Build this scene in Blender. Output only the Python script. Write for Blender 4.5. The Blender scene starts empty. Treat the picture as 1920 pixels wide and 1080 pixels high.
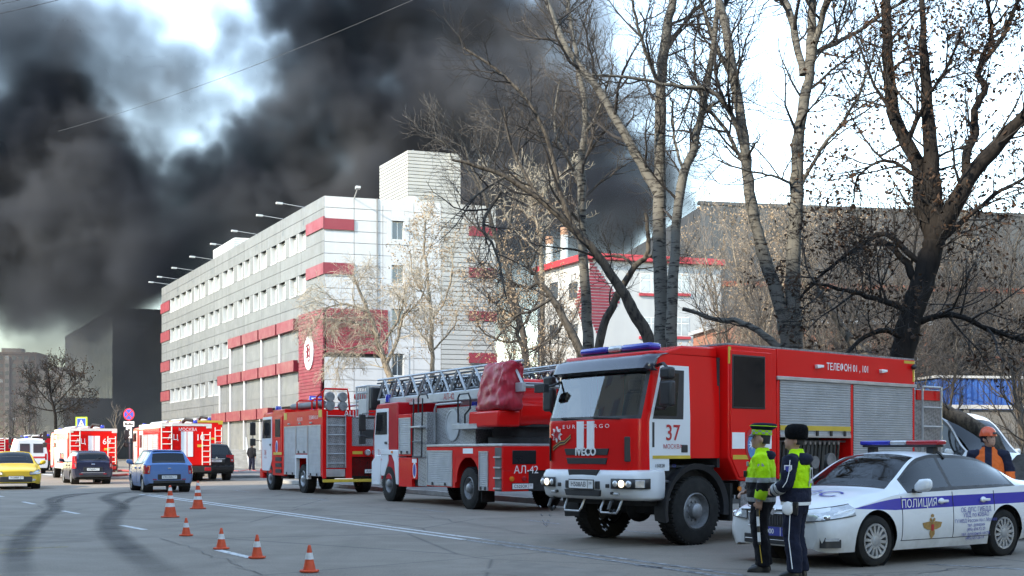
import bpy, bmesh, math, random
import numpy as np
from mathutils import Vector, Matrix

SC = bpy.context.scene
COL = SC.collection
R = math.radians
# ------------------------------------------------------------------ camera, sky, sun, exposure
F, CX, HY, CH = 2150.0, 960.0, 846.0, 1.46       # focal length in photo pixels, centre column, horizon row, eye height
cam_d = bpy.data.cameras.new('camera'); cam = bpy.data.objects.new('camera', cam_d); COL.objects.link(cam)
cam.location = (0, 0, CH); cam.rotation_euler = (R(90), 0, 0)
cam_d.sensor_width = 36.0; cam_d.lens = 36.0 * F / 1920.0
cam_d.shift_y = (HY - 540.0) / 1920.0; cam_d.clip_start = 0.1; cam_d.clip_end = 4000
SC.camera = cam
SUN_EL = R(30.5); SUN_AZ = (-0.79, -0.613)
world = bpy.data.worlds.new('World'); SC.world = world; world.use_nodes = True
wn = world.node_tree; sky = wn.nodes.new('ShaderNodeTexSky')
sky.sky_type = 'NISHITA'; sky.sun_disc = False; sky.sun_elevation = SUN_EL
sky.sun_rotation = math.atan2(SUN_AZ[0], SUN_AZ[1]); sky.air_density = 1.0; sky.dust_density = 0.0; sky.ozone_density = 1.5
wn.links.new(sky.outputs[0], wn.nodes['Background'].inputs[0]); wn.nodes['Background'].inputs[1].default_value = 0.15
sun_d = bpy.data.lights.new('sun', 'SUN'); sun_d.energy = 1.5; sun_d.angle = R(1.2); sun_d.color = (1.0, 0.985, 0.955)
sun = bpy.data.objects.new('sun', sun_d); COL.objects.link(sun)
sdir = Vector((SUN_AZ[0] * math.cos(SUN_EL), SUN_AZ[1] * math.cos(SUN_EL), math.sin(SUN_EL))).normalized()
sun.rotation_euler = sdir.to_track_quat('Z', 'Y').to_euler(); sun.location = (-40, -30, 60)
SC.view_settings.view_transform = 'Standard'; SC.view_settings.look = 'None'; SC.view_settings.gamma = 1.0
SC.view_settings.exposure = 2.68; SC.view_settings.use_curve_mapping = False
SC.view_settings.use_white_balance = True; SC.view_settings.white_balance_temperature = 8300; SC.view_settings.white_balance_tint = 8
SC.render.engine = 'CYCLES'
cy = SC.cycles
cy.max_bounces = 6; cy.diffuse_bounces = 3; cy.glossy_bounces = 3; cy.transmission_bounces = 4; cy.transparent_max_bounces = 12
cy.volume_bounces = 1; cy.volume_step_rate = 2.6; cy.volume_max_steps = 200
cy.use_denoising = True; cy.caustics_reflective = False; cy.caustics_refractive = False
cy.sample_clamp_indirect = 4.0

# ------------------------------------------------------------------ helpers
def G(px, py, z=0.0):
    """the point at height z seen at a photo position below (or above) the horizon"""
    d = (CH - z) * F / (py - HY)
    return Vector(((px - CX) / F * d, d, z))
def P(px, py, d):
    """the point at depth d seen at a photo position"""
    return Vector(((px - CX) / F * d, d, CH + (HY - py) / F * d))
def lin(c):
    return tuple((x / 12.92 if x <= 0.04045 else ((x + 0.055) / 1.055) ** 2.4) for x in c)
def hexc(h):
    return lin(tuple(int(h[i:i + 2], 16) / 255 for i in (0, 2, 4)))

def tag(o, label=None, cat=None, group=None, kind=None):
    if label: o['label'] = label
    if cat: o['category'] = cat
    if group: o['group'] = group
    if kind: o['kind'] = kind
    return o
def thing(name, label, cat, loc=(0, 0, 0), rotz=0.0, group=None, rot=None):
    o = bpy.data.objects.new(name, None); COL.objects.link(o)
    o.empty_display_size = 0.2; o.location = loc
    o.rotation_euler = rot if rot else (0, 0, rotz)
    return tag(o, label, cat, group)
def link(name, me, parent=None, matrix=None):
    o = bpy.data.objects.new(name, me); COL.objects.link(o)
    if parent: o.parent = parent
    if matrix is not None: o.matrix_local = matrix
    return o
def copy_tree(o, parent=None):
    c = o.copy(); COL.objects.link(c); c.parent = parent
    for ch in list(o.children): copy_tree(ch, c)
    return c

class MB:
    """collects shapes; build() links them as one mesh object"""
    def __init__(s): s.v = []; s.f = []
    def add(s, vs, fs):
        n = len(s.v); s.v.extend([tuple(p) for p in vs]); s.f.extend([tuple(n + i for i in f) for f in fs]); return s
    def box(s, x0, x1, y0, y1, z0, z1):
        return s.add([(x, y, z) for z in (z0, z1) for y in (y0, y1) for x in (x0, x1)],
                     [(0, 2, 3, 1), (4, 5, 7, 6), (0, 1, 5, 4), (2, 6, 7, 3), (0, 4, 6, 2), (1, 3, 7, 5)])
    def cbox(s, c, d):
        return s.box(c[0] - d[0] / 2, c[0] + d[0] / 2, c[1] - d[1] / 2, c[1] + d[1] / 2, c[2] - d[2] / 2, c[2] + d[2] / 2)
    def obox(s, c, ax, ay, az):
        c, ax, ay, az = Vector(c), Vector(ax), Vector(ay), Vector(az)
        return s.add([c + ax * i + ay * j + az * k for k in (-1, 1) for j in (-1, 1) for i in (-1, 1)],
                     [(0, 2, 3, 1), (4, 5, 7, 6), (0, 1, 5, 4), (2, 6, 7, 3), (0, 4, 6, 2), (1, 3, 7, 5)])
    def prism(s, poly, axis, a, b):
        def m(p, h):
            return {'x': (h, p[0], p[1]), 'y': (p[0], h, p[1]), 'z': (p[0], p[1], h)}[axis]
        n = len(poly); vs = [m(p, a) for p in poly] + [m(p, b) for p in poly]
        return s.add(vs, [tuple(range(n - 1, -1, -1)), tuple(range(n, 2 * n))] + [(i, (i + 1) % n, n + (i + 1) % n, n + i) for i in range(n)])
    def tube(s, pts, r, n=6, cap=True, sq=None):
        pts = [Vector(p) for p in pts]; k = len(pts)
        rs = r if isinstance(r, (list, tuple)) else [r] * k
        vs = []; u = None
        for i, p in enumerate(pts):
            t = (pts[min(i + 1, k - 1)] - pts[max(i - 1, 0)])
            t = t.normalized() if t.length > 1e-9 else Vector((0, 0, 1))
            if u is None:
                u = t.cross(Vector((0, 0, 1)) if abs(t.z) < 0.9 else Vector((1, 0, 0))).normalized()
            else:
                u = (u - t * u.dot(t)); u = u.normalized() if u.length > 1e-6 else t.orthogonal().normalized()
            w = t.cross(u); a0 = math.pi / n if n == 4 else 0
            for j in range(n):
                a = a0 + 2 * math.pi * j / n
                vs.append(p + (u * math.cos(a) + w * math.sin(a)) * rs[i])
        fs = [(i * n + j, i * n + (j + 1) % n, (i + 1) * n + (j + 1) % n, (i + 1) * n + j) for i in range(k - 1) for j in range(n)]
        if cap: fs += [tuple(range(n - 1, -1, -1)), tuple((k - 1) * n + j for j in range(n))]
        return s.add(vs, fs)
    def lathe(s, prof, c, axis='z', n=24, close=True):
        """prof: (radius, offset along axis)"""
        vs = []; k = len(prof)
        for r, h in prof:
            for j in range(n):
                a = 2 * math.pi * j / n; x, y = r * math.cos(a), r * math.sin(a)
                p = {'z': (x, y, h), 'y': (x, h, y), 'x': (h, x, y)}[axis]
                vs.append((p[0] + c[0], p[1] + c[1], p[2] + c[2]))
        fs = [(i * n + j, i * n + (j + 1) % n, (i + 1) * n + (j + 1) % n, (i + 1) * n + j) for i in range(k - 1) for j in range(n)]
        if close: fs += [tuple(range(n - 1, -1, -1)), tuple((k - 1) * n + j for j in range(n))]
        return s.add(vs, fs)
    def ball(s, c, rad, n=12, m=8):
        rx, ry, rz = rad if isinstance(rad, (tuple, list)) else (rad,) * 3
        vs = [(c[0], c[1], c[2] - rz)]
        for i in range(1, m):
            a = math.pi * i / m - math.pi / 2
            vs += [(c[0] + rx * math.cos(a) * math.cos(2 * math.pi * j / n), c[1] + ry * math.cos(a) * math.sin(2 * math.pi * j / n), c[2] + rz * math.sin(a)) for j in range(n)]
        vs.append((c[0], c[1], c[2] + rz)); L = len(vs) - 1
        fs = [(0, 1 + (j + 1) % n, 1 + j) for j in range(n)]
        fs += [(1 + i * n + j, 1 + i * n + (j + 1) % n, 1 + (i + 1) * n + (j + 1) % n, 1 + (i + 1) * n + j) for i in range(m - 2) for j in range(n)]
        fs += [(1 + (m - 2) * n + j, 1 + (m - 2) * n + (j + 1) % n, L) for j in range(n)]
        return s.add(vs, fs)
    def loft(s, rings, cap=True):
        n = len(rings[0]); vs = [p for r in rings for p in r]; k = len(rings)
        fs = [(i * n + j, i * n + (j + 1) % n, (i + 1) * n + (j + 1) % n, (i + 1) * n + j) for i in range(k - 1) for j in range(n)]
        if cap: fs += [tuple(range(n - 1, -1, -1)), tuple((k - 1) * n + j for j in range(n))]
        return s.add(vs, fs)
    def quad(s, a, b, c, d): return s.add([a, b, c, d], [(0, 1, 2, 3)])
    def mesh(s, name, mat=None, smooth=None, fix=True):
        me = bpy.data.meshes.new(name); me.from_pydata(s.v, [], s.f)
        if fix:
            bm = bmesh.new(); bm.from_mesh(me); bmesh.ops.recalc_face_normals(bm, faces=bm.faces); bm.to_mesh(me); bm.free()
        if mat: me.materials.append(mat)
        if smooth is not None:
            me.shade_smooth(); me.set_sharp_from_angle(angle=R(smooth))
        me.update(); return me
    def build(s, name, mat, parent=None, bevel=0.0, smooth=None, fix=True, seg=2):
        o = link(name, s.mesh(name, mat, 40 if (smooth is None and bevel) else smooth, fix), parent)
        if bevel:
            b = o.modifiers.new('edge', 'BEVEL'); b.width = bevel; b.segments = seg; b.limit_method = 'ANGLE'; b.angle_limit = R(32)
        return o

# ------------------------------------------------------------------ materials
class NT:
    def __init__(s, m): s.t = m.node_tree; s.n = s.t.nodes; s.b = s.n.get('Principled BSDF')
    def new(s, t, **kw):
        o = s.n.new(t)
        for k, v in kw.items(): setattr(o, k, v)
        return o
    def set(s, node, **kw):
        for k, v in kw.items(): node.inputs[k.replace('_', ' ')].default_value = v
        return node
    def l(s, a, b): s.t.links.new(a, b)
    def noise(s, scale=5, detail=4, rough=0.55, vec=None, dist=0.0):
        n = s.new('ShaderNodeTexNoise'); n.inputs['Scale'].default_value = scale; n.inputs['Detail'].default_value = detail
        n.inputs['Roughness'].default_value = rough; n.inputs['Distortion'].default_value = dist
        if vec is not None: s.l(vec, n.inputs['Vector'])
        return n.outputs['Fac']
    def coord(s, kind='Object', scale=None):
        c = s.new('ShaderNodeTexCoord').outputs[kind]
        if scale:
            m = s.new('ShaderNodeMapping'); m.inputs['Scale'].default_value = scale; s.l(c, m.inputs['Vector']); c = m.outputs[0]
        return c
    def ramp(s, fac, stops):
        r = s.new('ShaderNodeValToRGB'); e = r.color_ramp.elements
        while len(e) < len(stops): e.new(0.5)
        for i, (p, c) in enumerate(stops):
            e[i].position = p; e[i].color = (c[0], c[1], c[2], 1) if isinstance(c, tuple) else (c, c, c, 1)
        s.l(fac, r.inputs[0]); return r.outputs[0]
    def math(s, op, a, b=None, c=None, clamp=False):
        m = s.new('ShaderNodeMath'); m.operation = op; m.use_clamp = clamp
        for i, x in enumerate((a, b, c)):
            if x is None: continue
            if isinstance(x, (int, float)): m.inputs[i].default_value = x
            else: s.l(x, m.inputs[i])
        return m.outputs[0]
    def mix(s, fac, a, b, kind='MIX'):
        m = s.new('ShaderNodeMix'); m.data_type = 'RGBA'; m.blend_type = kind
        for i, x in ((0, fac), (6, a), (7, b)):
            if isinstance(x, (int, float)): m.inputs[i].default_value = x if i == 0 else (x, x, x, 1)
            elif isinstance(x, tuple): m.inputs[i].default_value = (x[0], x[1], x[2], 1)
            else: s.l(x, m.inputs[i])
        return m.outputs[2]
    def xyz(s, vec):
        n = s.new('ShaderNodeSeparateXYZ'); s.l(vec, n.inputs[0]); return n.outputs
    def bump(s, h, strength=0.3, dist=0.02):
        b = s.new('ShaderNodeBump'); b.inputs['Strength'].default_value = strength; b.inputs['Distance'].default_value = dist
        s.l(h, b.inputs['Height']); s.l(b.outputs[0], s.b.inputs['Normal'])

def new_mat(name):
    m = bpy.data.materials.new(name); m.use_nodes = True; return m, NT(m)
def mat(name, col, rough=0.5, metal=0.0, var=0.15, scale=3.0, bump=0.0, coat=0.0, spec=0.5, emit=None, bscale=None):
    """plain procedural material: colour broken up by two octaves of noise, uneven gloss, fine relief"""
    m, n = new_mat(name); b = n.b
    co = n.coord()
    f = n.noise(scale, 5, 0.6, co)
    c = n.ramp(f, [(0.3, tuple(x * (1 - var) for x in col)), (0.7, tuple(min(1, x * (1 + var * 0.6)) for x in col))])
    n.l(c, b.inputs['Base Color'])
    n.l(n.ramp(n.noise(scale * 2.3, 4, 0.6, co), [(0.3, max(0.02, rough - 0.08)), (0.7, min(1, rough + 0.08))]), b.inputs['Roughness'])
    b.inputs['Metallic'].default_value = metal; b.inputs['Coat Weight'].default_value = coat; b.inputs['Coat Roughness'].default_value = 0.05
    b.inputs['Specular IOR Level'].default_value = spec
    if bump: n.bump(n.noise(bscale or scale * 12, 3, 0.6, co), bump, 0.01)
    if emit:
        b.inputs['Emission Color'].default_value = (*emit[0], 1); b.inputs['Emission Strength'].default_value = emit[1]
    return m
def paint(name, col, dirt=0.35, z0=0.25, z1=1.1, dirtcol=(0.16, 0.14, 0.12), rough=0.22, fleck=0.08):
    """vehicle paint: clear coat, road dust that thickens towards the sills"""
    m, n = new_mat(name); b = n.b; co = n.coord('Object')
    z = n.xyz(n.coord('Object'))[2]
    g = n.math('MULTIPLY_ADD', z, -1.0 / (z1 - z0), z1 / (z1 - z0), True)
    g = n.math('POWER', g, 1.5)
    d = n.math('MULTIPLY', g, n.ramp(n.noise(4, 6, 0.65, co), [(0.25, 0.35), (0.75, 1.0)]))
    d = n.math('ADD', n.math('MULTIPLY', d, dirt), n.math('MULTIPLY', n.ramp(n.noise(1.6, 6, 0.7, co), [(0.45, 0.0), (0.8, 1.0)]), dirt * 0.08), None, True)
    c0 = n.ramp(n.noise(0.9, 3, 0.5, co), [(0.3, tuple(x * (1 - fleck) for x in col)), (0.7, col)])
    n.l(n.mix(d, c0, dirtcol), b.inputs['Base Color'])
    n.l(n.math('MULTIPLY_ADD', d, 0.5, rough, True), b.inputs['Roughness'])
    n.l(n.math('MULTIPLY_ADD', d, -0.3, 0.10, True), b.inputs['Coat Weight']); b.inputs['Specular IOR Level'].default_value = 0.24; b.inputs['Coat Roughness'].default_value = 0.06
    return m
def glass(name, tint=(0.1, 0.11, 0.11), rough=0.02, ior=1.5):
    """window glass: tinted see-through sheet with a mirror reflection"""
    m, n = new_mat(name); n.n.remove(n.b)
    t = n.new('ShaderNodeBsdfTransparent'); t.inputs[0].default_value = (*tint, 1)
    g = n.new('ShaderNodeBsdfGlossy'); g.inputs['Roughness'].default_value = rough; g.inputs[0].default_value = (0.95, 0.97, 1, 1)
    fr = n.new('ShaderNodeFresnel'); fr.inputs[0].default_value = ior
    x = n.new('ShaderNodeMixShader'); n.l(fr.outputs[0], x.inputs[0]); n.l(t.outputs[0], x.inputs[1]); n.l(g.outputs[0], x.inputs[2])
    n.l(x.outputs[0], n.n['Material Output'].inputs[0]); return m

M = {}
M['red'] = paint('fire_red_paint', (0.78, 0.010, 0.010), 0.08)
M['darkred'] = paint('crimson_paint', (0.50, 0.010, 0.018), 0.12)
M['white'] = paint('white_paint', (0.74, 0.75, 0.76), 0.30)
M['cream'] = paint('cream_white_paint', (0.70, 0.68, 0.62), 0.4)
M['black_plastic'] = mat('black_plastic', (0.022, 0.022, 0.024), 0.5, var=0.3, bump=0.1)
M['grey_plastic'] = mat('grey_plastic', (0.06, 0.06, 0.065), 0.55, var=0.3)
M['rubber'] = mat('tyre_rubber', (0.024, 0.023, 0.022), 0.85, var=0.4, scale=6, bump=0.2, spec=0.2)
M['chassis'] = mat('chassis_black', (0.018, 0.017, 0.017), 0.75, var=0.5, scale=5)
M['alu'] = mat('aluminium', (0.52, 0.53, 0.54), 0.38, 0.75, var=0.18, scale=4)
M['alu_paint'] = mat('silver_paint', (0.42, 0.43, 0.44), 0.45, 0.3, var=0.15, scale=3)
M['steel'] = mat('steel', (0.3, 0.3, 0.31), 0.4, 0.9, var=0.25, scale=5)
M['rimgrey'] = mat('wheel_rim_grey', (0.25, 0.25, 0.255), 0.5, 0.5, var=0.35, scale=7)
M['rimsilver'] = mat('wheel_cover_silver', (0.40, 0.41, 0.42), 0.4, 0.6, var=0.3, scale=7)
M['chrome'] = mat('chrome', (0.7, 0.7, 0.72), 0.12, 1.0, var=0.05)
M['yellow_stripe'] = mat('reflective_yellow', (0.62, 0.42, 0.05), 0.5, var=0.15)
M['white_print'] = mat('white_print', (0.82, 0.82, 0.82), 0.45, var=0.06)
M['red_print'] = mat('red_print', (0.5, 0.025, 0.03), 0.45, var=0.06)
M['black_print'] = mat('black_print', (0.02, 0.02, 0.025), 0.5, var=0.1)
M['blue_print'] = mat('blue_print', (0.035, 0.05, 0.30), 0.45, var=0.08)
M['blue_lens'] = mat('blue_beacon_lens', (0.01, 0.025, 0.36), 0.12, var=0.2, coat=0.6)
M['red_lens'] = mat('red_lens', (0.42, 0.012, 0.02), 0.15, var=0.2, coat=0.6)
M['amber_lens'] = mat('amber_lens', (0.75, 0.2, 0.02), 0.2, var=0.2, coat=0.5)
M['clear_lens'] = mat('clear_lens', (0.5, 0.51, 0.52), 0.1, 0.35, var=0.3, scale=9, coat=1.0)
M['lamp_lit'] = mat('lit_lamp', (0.8, 0.8, 0.75), 0.2, emit=((1, 0.93, 0.78), 0.35))
M['glass_clear'] = glass('windscreen_glass', (0.62, 0.68, 0.66), 0.02, 1.95)
M['glass_dark'] = glass('tinted_glass', (0.07, 0.075, 0.08))
M['glass_mid'] = glass('car_window_glass', (0.22, 0.25, 0.25))
M['cabin'] = mat('cabin_trim', (0.035, 0.035, 0.038), 0.7, var=0.3)
M['plate_white'] = mat('number_plate_white', (0.75, 0.75, 0.74), 0.5, var=0.08)

_txt = {}
def text(s, size, mat_, parent, o, right=(1, 0, 0), up=(0, 0, 1), align='CENTER', bold=0.0, sx=1.0, name='lettering', depth=0.0, shear=0.0):
    """flat lettering; o is the middle of the base line in the parent's frame"""
    cu = bpy.data.curves.new(name, 'FONT'); cu.body = s; cu.size = size; cu.align_x = align; cu.offset = bold * size
    cu.resolution_u = 3; cu.extrude = depth; cu.shear = shear
    tmp = bpy.data.objects.new('tmp', cu); me = bpy.data.meshes.new_from_object(tmp)
    bpy.data.objects.remove(tmp); bpy.data.curves.remove(cu)
    r = Vector(right).normalized(); u = Vector(up).normalized(); nrm = r.cross(u).normalized(); u = nrm.cross(r)
    mx = Matrix(((r.x * sx, u.x, nrm.x, o[0]), (r.y * sx, u.y, nrm.y, o[1]), (r.z * sx, u.z, nrm.z, o[2]), (0, 0, 0, 1)))
    me.transform(mx); me.materials.clear(); me.materials.append(mat_); me.name = name
    return link(name, me, parent)
# ------------------------------------------------------------------ ground, road, markings
RD = Vector((-0.485, 0.8745, 0)); RP = Vector((0.8745, 0.485, 0))    # along the road (away), across it (to the right)
def rp(p, r, z=0.0): return RP * p + RD * r + Vector((0, 0, z))

def asphalt():
    m, n = new_mat('asphalt'); b = n.b; co = n.coord('Object')
    big = n.noise(0.06, 5, 0.6, co); mid = n.noise(0.7, 6, 0.65, co, 0.6); fine = n.noise(38, 3, 0.7, co)
    c = n.ramp(big, [(0.3, (0.152, 0.126, 0.100)), (0.7, (0.212, 0.177, 0.143))])
    c = n.mix(n.ramp(mid, [(0.4, 0.0), (0.75, 0.75)]), c, (0.120, 0.100, 0.082))
    c = n.mix(n.ramp(fine, [(0.35, 0.0), (0.7, 0.55)]), c, (0.31, 0.26, 0.212))
    # damp, darker drips along the lanes
    st = n.noise(1.0, 5, 0.6, n.coord('Object', (0.5, 0.06, 1)), 1.0)
    c = n.mix(n.ramp(st, [(0.55, 0.0), (0.75, 0.45)]), c, (0.096, 0.081, 0.067))
    vor = n.new('ShaderNodeTexVoronoi'); vor.feature = 'DISTANCE_TO_EDGE'; vor.inputs['Scale'].default_value = 0.22; n.l(n.mix(0.12, co, n.new('ShaderNodeTexNoise').outputs['Color']), vor.inputs['Vector'])
    c = n.mix(n.ramp(vor.outputs[0], [(0.0, 0.6), (0.006, 0.0)]), c, (0.022, 0.022, 0.024))
    n.l(c, b.inputs['Base Color']); n.l(n.ramp(mid, [(0.3, 0.62), (0.7, 0.9)]), b.inputs['Roughness'])
    b.inputs['Specular IOR Level'].default_value = 0.35
    n.bump(fine, 0.5, 0.006); return m
M['asphalt'] = asphalt()
g = MB()
xs = [-1500, -300, -120, -60, -30, -12, 0, 12, 30, 60, 120, 300, 1500]; ys = [-300, -60, -10, 0, 10, 20, 40, 60, 90, 130, 200, 400, 1000, 3000]
g.add([(x, y, 0) for y in ys for x in xs], [(j * 13 + i, j * 13 + i + 1, (j + 1) * 13 + i + 1, (j + 1) * 13 + i) for j in range(13) for i in range(12)])
road = tag(g.build('road', M['asphalt'], fix=False), kind='structure')

def worn(name, col, thin=0.5):
    m, n = new_mat(name); b = n.b; co = n.coord('Object')
    f = n.noise(9, 6, 0.7, co)
    n.l(n.mix(n.ramp(f, [(thin - 0.12, 1.0), (thin + 0.12, 0.0)]), col, (0.07, 0.07, 0.07)), b.inputs['Base Color'])
    b.inputs['Roughness'].default_value = 0.7; return m
M['marking'] = worn('white_road_paint', (0.55, 0.55, 0.54), 0.40)
M['marking_worn'] = worn('worn_white_road_paint', (0.36, 0.36, 0.36), 0.53)
M['marking_yellow'] = worn('worn_yellow_road_paint', (0.36, 0.27, 0.09), 0.47)
def marking(a, b, w, m, z=0.004, name='road_marking', seg=1):
    a, b = Vector(a), Vector(b); t = (b - a).normalized(); s = Vector((-t.y, t.x, 0)) * w / 2; q = MB()
    q.quad(*[(p.x, p.y, z) for p in (a - s, b - s, b + s, a + s)])
    return tag(q.build(name, M[m], fix=False), kind='structure')
# broken lane line on the near carriageway
for (a, b) in (((43, 941), (65, 945.5)), ((117, 958), (147, 963.5)), ((226, 985), (272, 993.5)), ((408, 1031.5), (470, 1046)), ((-16, 928), (6, 931.5))):
    marking(G(*a), G(*b), 0.13, 'marking')
# double solid line, sweeping towards the camera
A, B = G(262, 927), G(870, 1012); C_ = G(1360, 1082)
sd = (B - A).normalized(); sn = Vector((-sd.y, sd.x, 0))
for off in (0.0, 0.30):
    marking(A + sn * off, B + sn * off, 0.12, 'marking')
    marking(B + sn * off + (C_ - B) * 0.01, C_ + sn * off, 0.12, 'marking_worn')
# far dashes and the stop line by the crossing
for (a, b) in (((770, 953), (836, 960.5)), ((576, 934), (616, 938.5)), ((1195, 1060), (1240, 1066)), ((436, 919), (468, 923)), ((985, 975), (1050, 983)), ((1160, 994), (1250, 1003))):
    marking(G(*a), G(*b), 0.11, 'marking_worn')
for k in range(7):
    a = G(28 + 27 * k, 888 + 0.4 * k); marking(a, a + RD * -4.2, 0.5, 'marking')
for (a, b) in (((-20, 1031), (128, 1025.5)), ((-20, 1039), (64, 1033)), ((-20, 1003), (62, 1005))):
    marking(G(*a), G(*b), 0.09, 'marking_yellow')
marking(G(1740, 1058), G(1990, 1072), 0.1, 'marking_worn')

# dark curved tyre tracks left on the asphalt
def track_mat():
    m, n = new_mat('tyre_track'); b = n.b; co = n.coord('Object')
    b.inputs['Base Color'].default_value = (0.022, 0.022, 0.024, 1); b.inputs['Roughness'].default_value = 0.75
    uv = n.xyz(n.coord('UV')); e = n.math('ABSOLUTE', n.math('MULTIPLY_ADD', uv[0], 2, -1))
    edge = n.ramp(e, [(0.35, 1.0), (1.0, 0.0)])
    ends = n.math('MULTIPLY', n.ramp(uv[1], [(0.0, 0.0), (0.12, 1.0)]), n.ramp(uv[1], [(0.85, 1.0), (1.0, 0.0)]))
    f = n.math('MULTIPLY', n.math('MULTIPLY', edge, ends), n.ramp(n.noise(0.9, 6, 0.7, co), [(0.2, 0.15), (0.7, 0.6)]))
    t = n.new('ShaderNodeBsdfTransparent'); x = n.new('ShaderNodeMixShader'); n.l(f, x.inputs[0]); n.l(t.outputs[0], x.inputs[1]); n.l(b.outputs[0], x.inputs[2])
    n.l(x.outputs[0], n.n['Material Output'].inputs[0]); return m
M['track'] = track_mat()
def track(pix, w):
    pts = [G(*p) for p in pix]; q = []
    for i in range(len(pts) - 1):
        p0, p1, p2, p3 = pts[max(i - 1, 0)], pts[i], pts[i + 1], pts[min(i + 2, len(pts) - 1)]
        for k in range(6):
            t = k / 6; q.append(0.5 * ((2 * p1) + (p2 - p0) * t + (2 * p0 - 5 * p1 + 4 * p2 - p3) * t * t + (3 * p1 - p0 - 3 * p2 + p3) * t ** 3))
    q.append(pts[-1]); b = MB(); n = len(q)
    for i, p in enumerate(q):
        t = (q[min(i + 1, n - 1)] - q[max(i - 1, 0)]).normalized(); s = Vector((-t.y, t.x, 0)) * w / 2
        b.v += [(p.x - s.x, p.y - s.y, 0.006), (p.x + s.x, p.y + s.y, 0.006)]
    b.f = [(2 * i, 2 * i + 1, 2 * i + 3, 2 * i + 2) for i in range(n - 1)]
    o = b.build('tyre_track', M['track'], fix=False); me = o.data; uv = me.uv_layers.new()
    for l in me.loops: uv.data[l.index].uv = (l.vertex_index % 2, (l.vertex_index // 2) / (n - 1))
    tag(o, kind='structure')
track([(250, 922), (150, 926), (98, 936), (104, 953), (75, 975), (45, 1005), (33, 1040), (35, 1100)], 0.5)
track([(330, 921), (240, 923), (200, 933), (226, 950), (205, 975), (215, 1005), (255, 1040), (330, 1090)], 0.62)
track([(300, 924), (190, 924), (120, 934), (112, 945)], 0.3)
track([(330, 924), (265, 930), (236, 942), (228, 956)], 0.35)

# pavement along the far side, with a stone kerb and a dirt verge behind it
M['paving'] = mat('pavement_asphalt', (0.13, 0.125, 0.12), 0.85, var=0.3, scale=1.3, bump=0.2, bscale=30)
M['kerb'] = mat('kerb_concrete', (0.32, 0.31, 0.29), 0.8, var=0.3, scale=2, bump=0.2)
M['dirt'] = mat('bare_earth', (0.13, 0.105, 0.08), 0.95, var=0.45, scale=1.1, bump=0.6, bscale=9)
def slab(name, poly, z0, z1, m):
    q = MB(); q.prism([(p.x, p.y) for p in poly], 'z', z0, z1); return tag(q.build(name, M[m]), kind='structure')
P0 = 16.2
pav = slab('pavement', [rp(P0, 25), rp(P0 + 24, 25), rp(P0 + 24, 52), rp(P0, 52)], 0.004, 0.14, 'paving')
for k in range(17, 44):
    q = MB(); a = rp(P0 - 0.08, 8 + k + 0.006); b = rp(P0 - 0.08, 9 + k - 0.006); o = RP * 0.075
    q.prism([(p.x, p.y) for p in (a - o, a + o, b + o, b - o)], 'z', 0.004, 0.155 + 0.006 * math.sin(k * 2.7)); q.build('kerb_stone', M['kerb'], pav, bevel=0.012)
for k in range(20):
    q = MB(); a = rp(P0 + k + 0.006, 52.08); b = rp(P0 + k + 0.994, 52.08); o = RD * 0.075
    q.prism([(p.x, p.y) for p in (a - o, b - o, b + o, a + o)], 'z', 0.004, 0.155 + 0.005 * math.sin(k * 1.7)); q.build('kerb_stone', M['kerb'], pav, bevel=0.012)
slab('verge', [rp(P0 + 3, 27), rp(P0 + 22, 27), rp(P0 + 22, 50), rp(P0 + 3, 50)], 0.1, 0.17, 'dirt')
slab('forecourt', [rp(P0 + 0.5, 61), rp(P0 + 70, 61), rp(P0 + 70, 84), rp(P0 + 0.5, 84)], 0.004, 0.14, 'paving')

# repairs, sealed cracks and covers in the carriageway
M['patch'] = mat('asphalt_patch', (0.105, 0.096, 0.088), 0.85, var=0.3, scale=2, bump=0.3, bscale=30); M['patch_light'] = mat('old_asphalt_patch', (0.195, 0.164, 0.135), 0.9, var=0.25, scale=2, bump=0.3, bscale=30)
for k, (poly, m) in enumerate(((((60, 1000), (190, 1000), (170, 1016), (30, 1017)), 'patch_light'), (((960, 1052), (1180, 1075), (1150, 1100), (900, 1072)), 'patch_light'), (((520, 955), (640, 968), (620, 975), (497, 962)), 'patch_light'))):
    q = MB(); q.add([(p.x, p.y, 0.003) for p in [G(*c) for c in poly]], [(0, 1, 2, 3)]); q.f = [(3, 2, 1, 0)]; tag(q.build('road_patch', M[m]), kind='structure')
M['tar'] = mat('crack_sealant', (0.05, 0.046, 0.043), 0.6)
rc = random.Random(5)
for (a, b, w) in (((640, 940), (980, 1000), 0.02), ((300, 1010), (520, 1085), 0.015), ((1500, 1090), (1900, 1060), 0.02)):
    A_, B_ = G(*a), G(*b); n_ = 26; q = MB(); pts = []
    for k in range(n_ + 1): p = A_.lerp(B_, k / n_); pts.append(p + Vector((rc.gauss(0, .05), rc.gauss(0, .09), 0)))
    for k, p in enumerate(pts):
        t = (pts[min(k + 1, n_)] - pts[max(k - 1, 0)]).normalized(); s_ = Vector((-t.y, t.x, 0)) * w / 2 * rc.uniform(0.5, 1.2); q.v += [(p.x - s_.x, p.y - s_.y, 0.0075), (p.x + s_.x, p.y + s_.y, 0.0075)]
    q.f = [(2 * k, 2 * k + 1, 2 * k + 3, 2 * k + 2) for k in range(n_)]; tag(q.build('road_crack', M['tar'], fix=False), kind='structure')
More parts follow.
